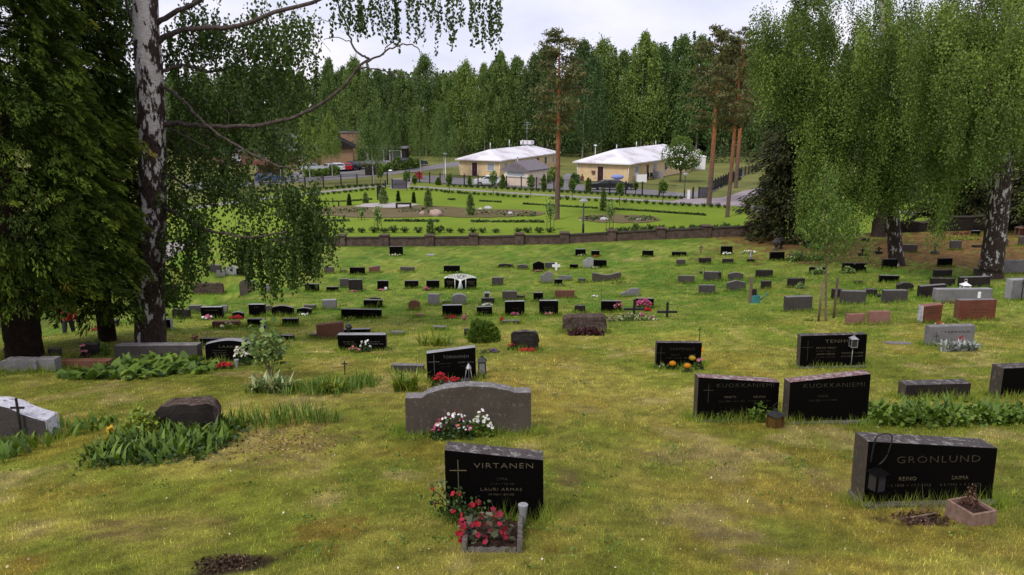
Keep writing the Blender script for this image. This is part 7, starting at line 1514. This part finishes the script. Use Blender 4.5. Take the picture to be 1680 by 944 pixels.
for a in (('z3', 55, 745, 33, 'bright young tree on a thin stem, left of the white lamp and white car'), ('z3', 605, 772, 40, 'bright young tree in front of the white car'), ('z3', 1075, 800, 38, 'bright young tree before the pale garden shed'), ('z4', 65, 835, 36, 'young tree between the two white-roofed houses'), ('z3', 1440, 800, 36, 'young tree just behind the tall lawn pine'),
          ('z4', 660, 902, 40, 'bright young tree in front of the long black car'), ('z4', 1200, 892, 42, 'thin pale young tree left of the right-hand gate'), ('z2', 230, 640, 34, 'bright young tree left of the far gate panel'), ('z2', 640, 700, 34, 'young tree at the right end of the far gate panel'), ('z2', 765, 690, 26, 'small bright young tree right of the far gate'), ('z4', 860, 770, 22, 'thin yellowish young tree by the fence before the patio screens')): ytree(*a)
def conifer(z, x, y, h, w_, label, name='conical_thuja', leaf='lf_dark', shape='cone', cat='conifer'):
    p = at(*zp(z, x, y)); k = mpp(p); H = h*k; W = w_*k; root = tree_root(name, p, label, cat); n = 420; r_ = np.random.default_rng(int(x) % 101+7); t = r_.random(n)**1.1
    rr = W*.5*((1-t)**.8 if shape == 'cone' else np.sin(PI*np.minimum(1, .2+.8*t))**.7*(1-.3*t)); a = r_.uniform(0, 2*PI, n); P = np.stack([np.cos(a)*rr*r_.uniform(.4, 1, n), np.sin(a)*rr*r_.uniform(.4, 1, n), H*t], 1)
    link('foliage', npmesh('foliage', *leafquads(P, r_.uniform(.10, .2, n), 2.2, np.stack([np.cos(a), np.sin(a), .9+0*a], 1), 0)), M[leaf], root); bm = bmesh.new(); tube(bm, [(0, 0, -.1), (0, 0, H*.9)], .03, 5); obj('stem', bm, M['bark'], root)
for a in (('z6', 513, 262, 18, 8, 'dark conical thuja, leftmost of three round the pale terrace'), ('z6', 1075, 217, 17, 7, 'dark conical thuja, middle one of three round the pale terrace'), ('z6', 1253, 234, 17, 7, 'dark conical thuja, rightmost of three round the pale terrace'), ('z5', 795, 636, 23, 9, 'dark conical thuja by the right terrace')): conifer(*a)
for a in (('z6', 700, 237, 17, 10, 'small pale pine sapling left of the black memorial'), ('z6', 905, 250, 28, 17, 'pine sapling just right of the black memorial'), ('z6', 1420, 285, 31, 16, 'pine sapling on the mulch above the pinkish boulders'), ('z7', 150, 252, 37, 17, 'dark pine sapling on the long mulch bed left of the whitish boulder'), ('z6', 1445, 606, 26, 14, 'pine sapling in the juniper row just behind the wall'), ('z7', 1410, 396, 17, 15, 'small pine in the juniper row below the small mulch bed'), ('z7', 1165, 215, 36, 13, 'slim pine sapling above the small round mulch bed'), ('z3', 310, 662, 17, 8, 'small conifer at the fence left of the white car'), ('z3', 725, 682, 22, 13, 'dark conifer at the fence right of the white car'),
          ('z3', 1240, 706, 26, 10, 'slim conifer at the fence right of the pale shed'), ('z4', 265, 738, 24, 11, 'dense dark conifer at the fence before the right house'), ('z2', 1125, 605, 12, 10, 'small conifer at the fence right of the red box')): conifer(*a, name='young_pine', leaf='lf_mid' if 'at the fence' in a[5] else 'lf_pale', shape='bush')
def staked(px, py, h, label, lean=0):
    p = at(px, py); k = mpp(p); H = h*k; root = tree_root('lawn_sapling', p, label); bm = bmesh.new(); tube(bm, [(0, 0, -.1), (0, 0, H*.75)], .03, 5); obj('trunk', bm, M['bark'], root)
    bm = bmesh.new(); [tube(bm, [(s_*.28, 0, -.1), (s_*.28, 0, H*.42)], .02, 4) for s_ in (-1, 1)]; obj('stakes', bm, M['bark'], root); n = 300; P = rng.normal(size=(n, 3))*np.array([.16*H*.5, .16*H*.5, H*.16])+np.array([0, 0, H*.68]); link('crown', npmesh('crown', *leafquads(P, .12, 1.6)), M['lf_pale'], root)
staked(903, 379, 50, 'slender staked sapling left of the tall lawn pine, by the juniper row'); staked(1000, 379, 48, 'slender staked sapling on the small mulch bed right of the black lamp'); staked(593, 362, 20, 'thin bare sapling on the left part of the lawn'); staked(620.5, 381, 42, 'thin staked sapling at the left end of the juniper row')
# low junipers in rows: one mesh of each kind, copied
def jun_mesh(seed, leaf):
    r_ = np.random.default_rng(seed); n = 130; a = r_.uniform(0, 2*PI, n); s = r_.random(n)**.6; el = r_.uniform(.35, 1.2, n); P = np.stack([np.cos(a)*np.cos(el)*s*.62, np.sin(a)*np.cos(el)*s*.5, .06+np.sin(el)*s*.62], 1)
    me = npmesh('low_juniper', *leafquads(P, r_.uniform(.07, .13, n), 2.6, P+np.array([0, 0, .05]), 0)); me.materials.append(M[leaf]); return me
JM = [jun_mesh(300+i, 'lf_dark') for i in range(3)]
def row(pts, label, group, s0=1.0):
    for (px, py) in pts:
        p = at(px, py); o = link('low_juniper', random.choice(JM), [None], None, p); s = s0*random.uniform(.8, 1.15); o.scale = (s, s, s*random.uniform(.85, 1.1)); o.rotation_euler = (0, 0, random.uniform(0, 6)); tag(o, label, 'shrub', group)
row([(x, 382.6) for x in (561, 575.7, 593.6, 613.6, 630, 645.7, 664, 686, 721, 738, 757, 776, 792, 813, 850, 866, 885, 902)]+[(1001, 382), (1017, 382), (1029, 381.5), (1052, 380.5), (1067, 380), (1084, 379)]+[(1103, 379), (1118, 378.5), (1137, 378), (1153, 376.5), (1173, 376.5), (1191, 376.3), (1209, 376), (1228, 374.5), (1245, 374), (1264, 373), (1283, 372)], 'low dark juniper in the row just behind the stone wall', 'junipers behind the stone wall', .82)
row([(730+x/7.636, 220+y/7.636) for x, y in ((0, 738), (45, 742), (95, 745), (170, 750), (205, 752), (240, 756), (285, 758), (365, 765), (420, 768), (490, 772), (570, 770), (660, 780), (730, 786), (790, 792), (870, 798), (945, 800), (1030, 806))]+[(676+i*8, 311.5+i*.6) for i in range(7)]+list(zip(np.linspace(907, 1190, 25), np.linspace(327.5, 342, 25))), 'low dark juniper in the row along the right-hand gravel path', 'junipers along the right gravel path', .68)
row(list(zip(np.linspace(511, 612, 12), np.linspace(322.5, 312.5, 12))), 'low dark juniper in the row along the left gravel path', 'junipers along the left gravel path', .7)
row(list(zip(np.linspace(735, 1118, 40), np.linspace(306.5, 327.5, 40))), 'small grey-brown shrub at the foot of the right-hand metal fence', 'shrubs along the metal fence', .72)
row(list(zip(np.linspace(430, 630, 22), np.linspace(318, 305.5, 22))), 'small shrub at the foot of the left metal fence', 'shrubs along the left metal fence', .8)
row(list(zip(np.linspace(1168, 1212, 7), np.linspace(313, 297, 7))), 'low shrub along the fence climbing beyond the right-hand gate', 'shrubs beyond the right-hand gate', .9)
# creeping strips of ground cover on the lawn
def cover(pts, wid, label, n=900):
    p = spline([at(*q) for q in pts], 12); idx_ = rng.integers(0, len(p)-1, n); f = rng.random(n); P = np.array([tuple(p[i].lerp(p[i+1], u)) for i, u in zip(idx_, f)])
    P[:, 1] += rng.uniform(-.5, .5, n)*wid; gap = vnoise(P[:, 0]*.5, P[:, 1]*0, 8) > .25; P = P[gap]; P[:, 2] = Gplane(P[:, 0], P[:, 1])+rng.uniform(.02, .13, len(P)); tag(link('ground_cover', npmesh('ground_cover', *leafquads(P, rng.uniform(.12, .24, len(P)), 1.6, None, .5)), M['lf_mid'] if 0 else M['lf_dark']), label, 'ground cover', None, 'stuff')
cover([(500, 363), (640, 363.5), (760, 364.5), (892, 365)], .9, 'creeping dark green ground cover in a strip before the long mulch bed', 1500)
cover([(858, 335.5), (950, 341), (1040, 346), (1098, 350)], .7, 'creeping ground cover strip above the small round mulch bed', 900); cover([(735, 328), (780, 330.5), (822, 332.5)], .7, 'creeping ground cover strip left of the tall lawn pine', 500); cover([(1098, 350), (1157, 354)], .7, 'creeping ground cover strip towards the slim pine', 350); cover([(510, 332), (570, 331), (610, 328)], .7, 'creeping ground cover strip on the left part of the lawn', 400)
cover([(420, 352), (520, 349), (640, 346), (760, 349), (880, 353)], 4.2, 'patchy grass and heather on the long mulch bed', 900); cover([(960, 360), (1075, 360)], 3.2, 'patchy grass and heather on the small mulch bed', 300)
def hedge(pts, h, label, n, leaf='lf_dark', name='hedge', wid=2.0):
    p = spline([at(*q) for q in pts], 8); root = tree_root(name, p[0], label, 'hedge'); i = rng.integers(0, len(p)-1, n); P = np.array([tuple(p[a].lerp(p[a+1], u)-p[0]) for a, u in zip(i, rng.random(n))]); hh = h*(.5+.7*vnoise(P[:, 0]*.8, P[:, 1]*.8, 4)); P[:, 1] += rng.normal(size=n)*wid*.4; P[:, 2] += hh*rng.random(n)
    link('foliage', npmesh('foliage', *leafquads(P, rng.uniform(.18, .36, n), 1.5, None, .3)), M[leaf], root)
hedge([(614, 284), (650, 280), (688, 275)], 2.2, 'dark leafy hedge along the street beyond the far gate', 2600, 'lf_mid'); hedge([(500, 291), (530, 289), (556, 287)], 1.8, 'bushes at the near edge of the car park', 1200, 'lf_mid'); hedge([(880, 303), (905, 298), (915, 290)], 2.0, 'bushes right of the pale garden shed', 900, 'lf_mid'); hedge([(937, 299), (950, 301)], 1.3, 'grey bushes at the left corner of the right house', 500)
hedge([(1040, 278), (1150, 268), (1260, 266), (1420, 266)], 3.5, 'dark undergrowth at the forest edge right of the houses', 2600, 'lf_dark', 'forest_undergrowth', 3); hedge([(740, 258), (850, 255), (960, 258)], 3.5, 'dark undergrowth at the forest edge behind the houses', 1800, 'lf_dark', 'forest_undergrowth', 3); hedge([(596, 262), (680, 256), (740, 258)], 3, 'undergrowth at the forest edge behind the garage', 1400, 'lf_dark', 'forest_undergrowth', 3)
hedge([(420, 275), (500, 268), (560, 262)], 3, 'undergrowth at the forest edge behind the brick houses', 1400, 'lf_dark', 'forest_undergrowth', 3)

# ---------------------------------------------------------------- the wood behind the two rows, one mass
def wood():
    n = 60000; x = rng.uniform(-175, 190, n); y = 226+rng.normal(size=n)*5; h = 15+6*fbm(x*.16, y*0, 3, 9)+4*fbm(x*.6, y*0, 2, 19); P = np.stack([x, y, Gplane(x, y)+h*rng.random(n)**.8], 1); T = np.clip(rng.normal(.4, .2, n)+.5*(fbm(x*.3, P[:, 2]*.15, 2, 4)-.5), 0, 1)
    tag(link('forest', npmesh('forest', *leafquads(P, rng.uniform(.5, .95, n), 1.7, np.stack([rng.normal(size=n)*.5, rng.normal(size=n)*.5, -np.ones(n)], 1), 0, T)), M['t_f3']), 'dark mass of the wood behind the front rows of trees', 'forest', None, 'stuff')
wood()
# ---------------------------------------------------------------- grass blades on the slope
def grass():
    n = 380000; y = np.exp(rng.uniform(np.log(3.6), np.log(46), n)); x = rng.uniform(-1, 1, n)*(1.8+.74*y)
    keep = rng.random(n) > soilness(x, y)*.9; x, y = x[keep], y[keep]
    tx, ty, tl = [], [], []
    for (sx, sy, W) in LUSH:                       # longer grass left standing round the stones
        m = int((90+520*W/(1+sy*.10))*(2.4 if sy < 13 else 1.3)); ex = np.where(rng.random(m) < .7, rng.uniform(-.62, .62, m)*W, np.sign(rng.random(m)-.5)*(W*.5+np.abs(rng.normal(0, .10, m)))); ey = np.where(np.abs(ex) < W*.52, -np.abs(rng.normal(.02, .09, m))-.01, rng.uniform(-.08, .3, m))
        tx.append(sx+ex); ty.append(sy+ey); tl.append(rng.uniform(.05, .19, m)*(.5+vnoise(sx*3+ex*5, sy+ey*5, 2)))
    n0 = len(x); x = np.concatenate([x]+tx); y = np.concatenate([y]+ty); n = len(x)
    L = np.concatenate([rng.uniform(.018, .045, n0)*(1+.7*sm(8, 30, y[:n0]))*(.7+.8*fbm(x[:n0]*1.3, y[:n0]*1.3, 2, 64)), *tl]); wd = np.maximum(.0042, .00075*y)*rng.uniform(.7, 1.3, n)
    a = rng.uniform(0, 2*PI, n); b = np.stack([x, y, Gslope(x, y)-.004], 1); s = np.stack([np.cos(a), np.sin(a), 0*a], 1)*wd[:, None]*.5; a2 = rng.uniform(0, 2*PI, n); ln = rng.uniform(.15, .95, n)
    tip = b+np.stack([np.cos(a2)*ln, np.sin(a2)*ln, np.ones(n)], 1)*(L/np.sqrt(1+ln**2))[:, None]
    V = np.stack([b-s, b+s, tip], 1).reshape(-1, 3); F = np.arange(3*n).reshape(n, 3); c = grass_col(x, y)*np.exp(rng.normal(.06, .40, n))[:, None]
    dry = rng.random(n) < .05; c[dry] = c[dry]*.4+np.array([.46, .37, .16])*.8; gi = np.arange(n) >= n0; c[gi] = c[gi]*.3+np.array([.15, .24, .026])*rng.uniform(.5, 1.5, (gi.sum(), 1))*.8
    t = NT('grass_blades', .7, .15); at_ = t.n('ShaderNodeAttribute', attribute_name='col'); t.col(at_.outputs['Color']); tr = t.n('ShaderNodeBsdfTranslucent'); t.l(at_.outputs['Color'], tr.inputs[0]); mx_ = t.n('ShaderNodeMixShader', Fac=.3); t.l(t.b.outputs[0], mx_.inputs[1]); t.l(tr.outputs[0], mx_.inputs[2]); t.l(mx_.outputs[0], t.t.nodes['Material Output'].inputs[0])
    tag(link('grass', npmesh('grass', V, F, col=np.repeat(c, 3, 0)), t.m), 'short green and yellowing grass covering the cemetery slope', 'grass', None, 'stuff')
grass()
def clover():
    m = 620; y = np.exp(rng.uniform(np.log(4.2), np.log(26), m)); x = rng.uniform(-1, 1, m)*(1.8+.74*y); k = 16
    ok = fbm(x*.7, y*.7, 3, 205) > .47; x, y = x[ok], y[ok]; m = len(x)
    px = (x[:, None]+rng.normal(size=(m, k))*.085).ravel(); py = (y[:, None]+rng.normal(size=(m, k))*.07).ravel(); P = np.stack([px, py, Gslope(px, py)+rng.uniform(.012, .045, m*k)], 1)
    tag(link('clover', npmesh('clover', *leafquads(P, rng.uniform(.012, .026, m*k)*(1+py*.03), 1.2, None, .7)), M['lf_mid']), 'scattered clumps of clover and small weeds in the cemetery grass', 'clover', None, 'stuff')
clover()
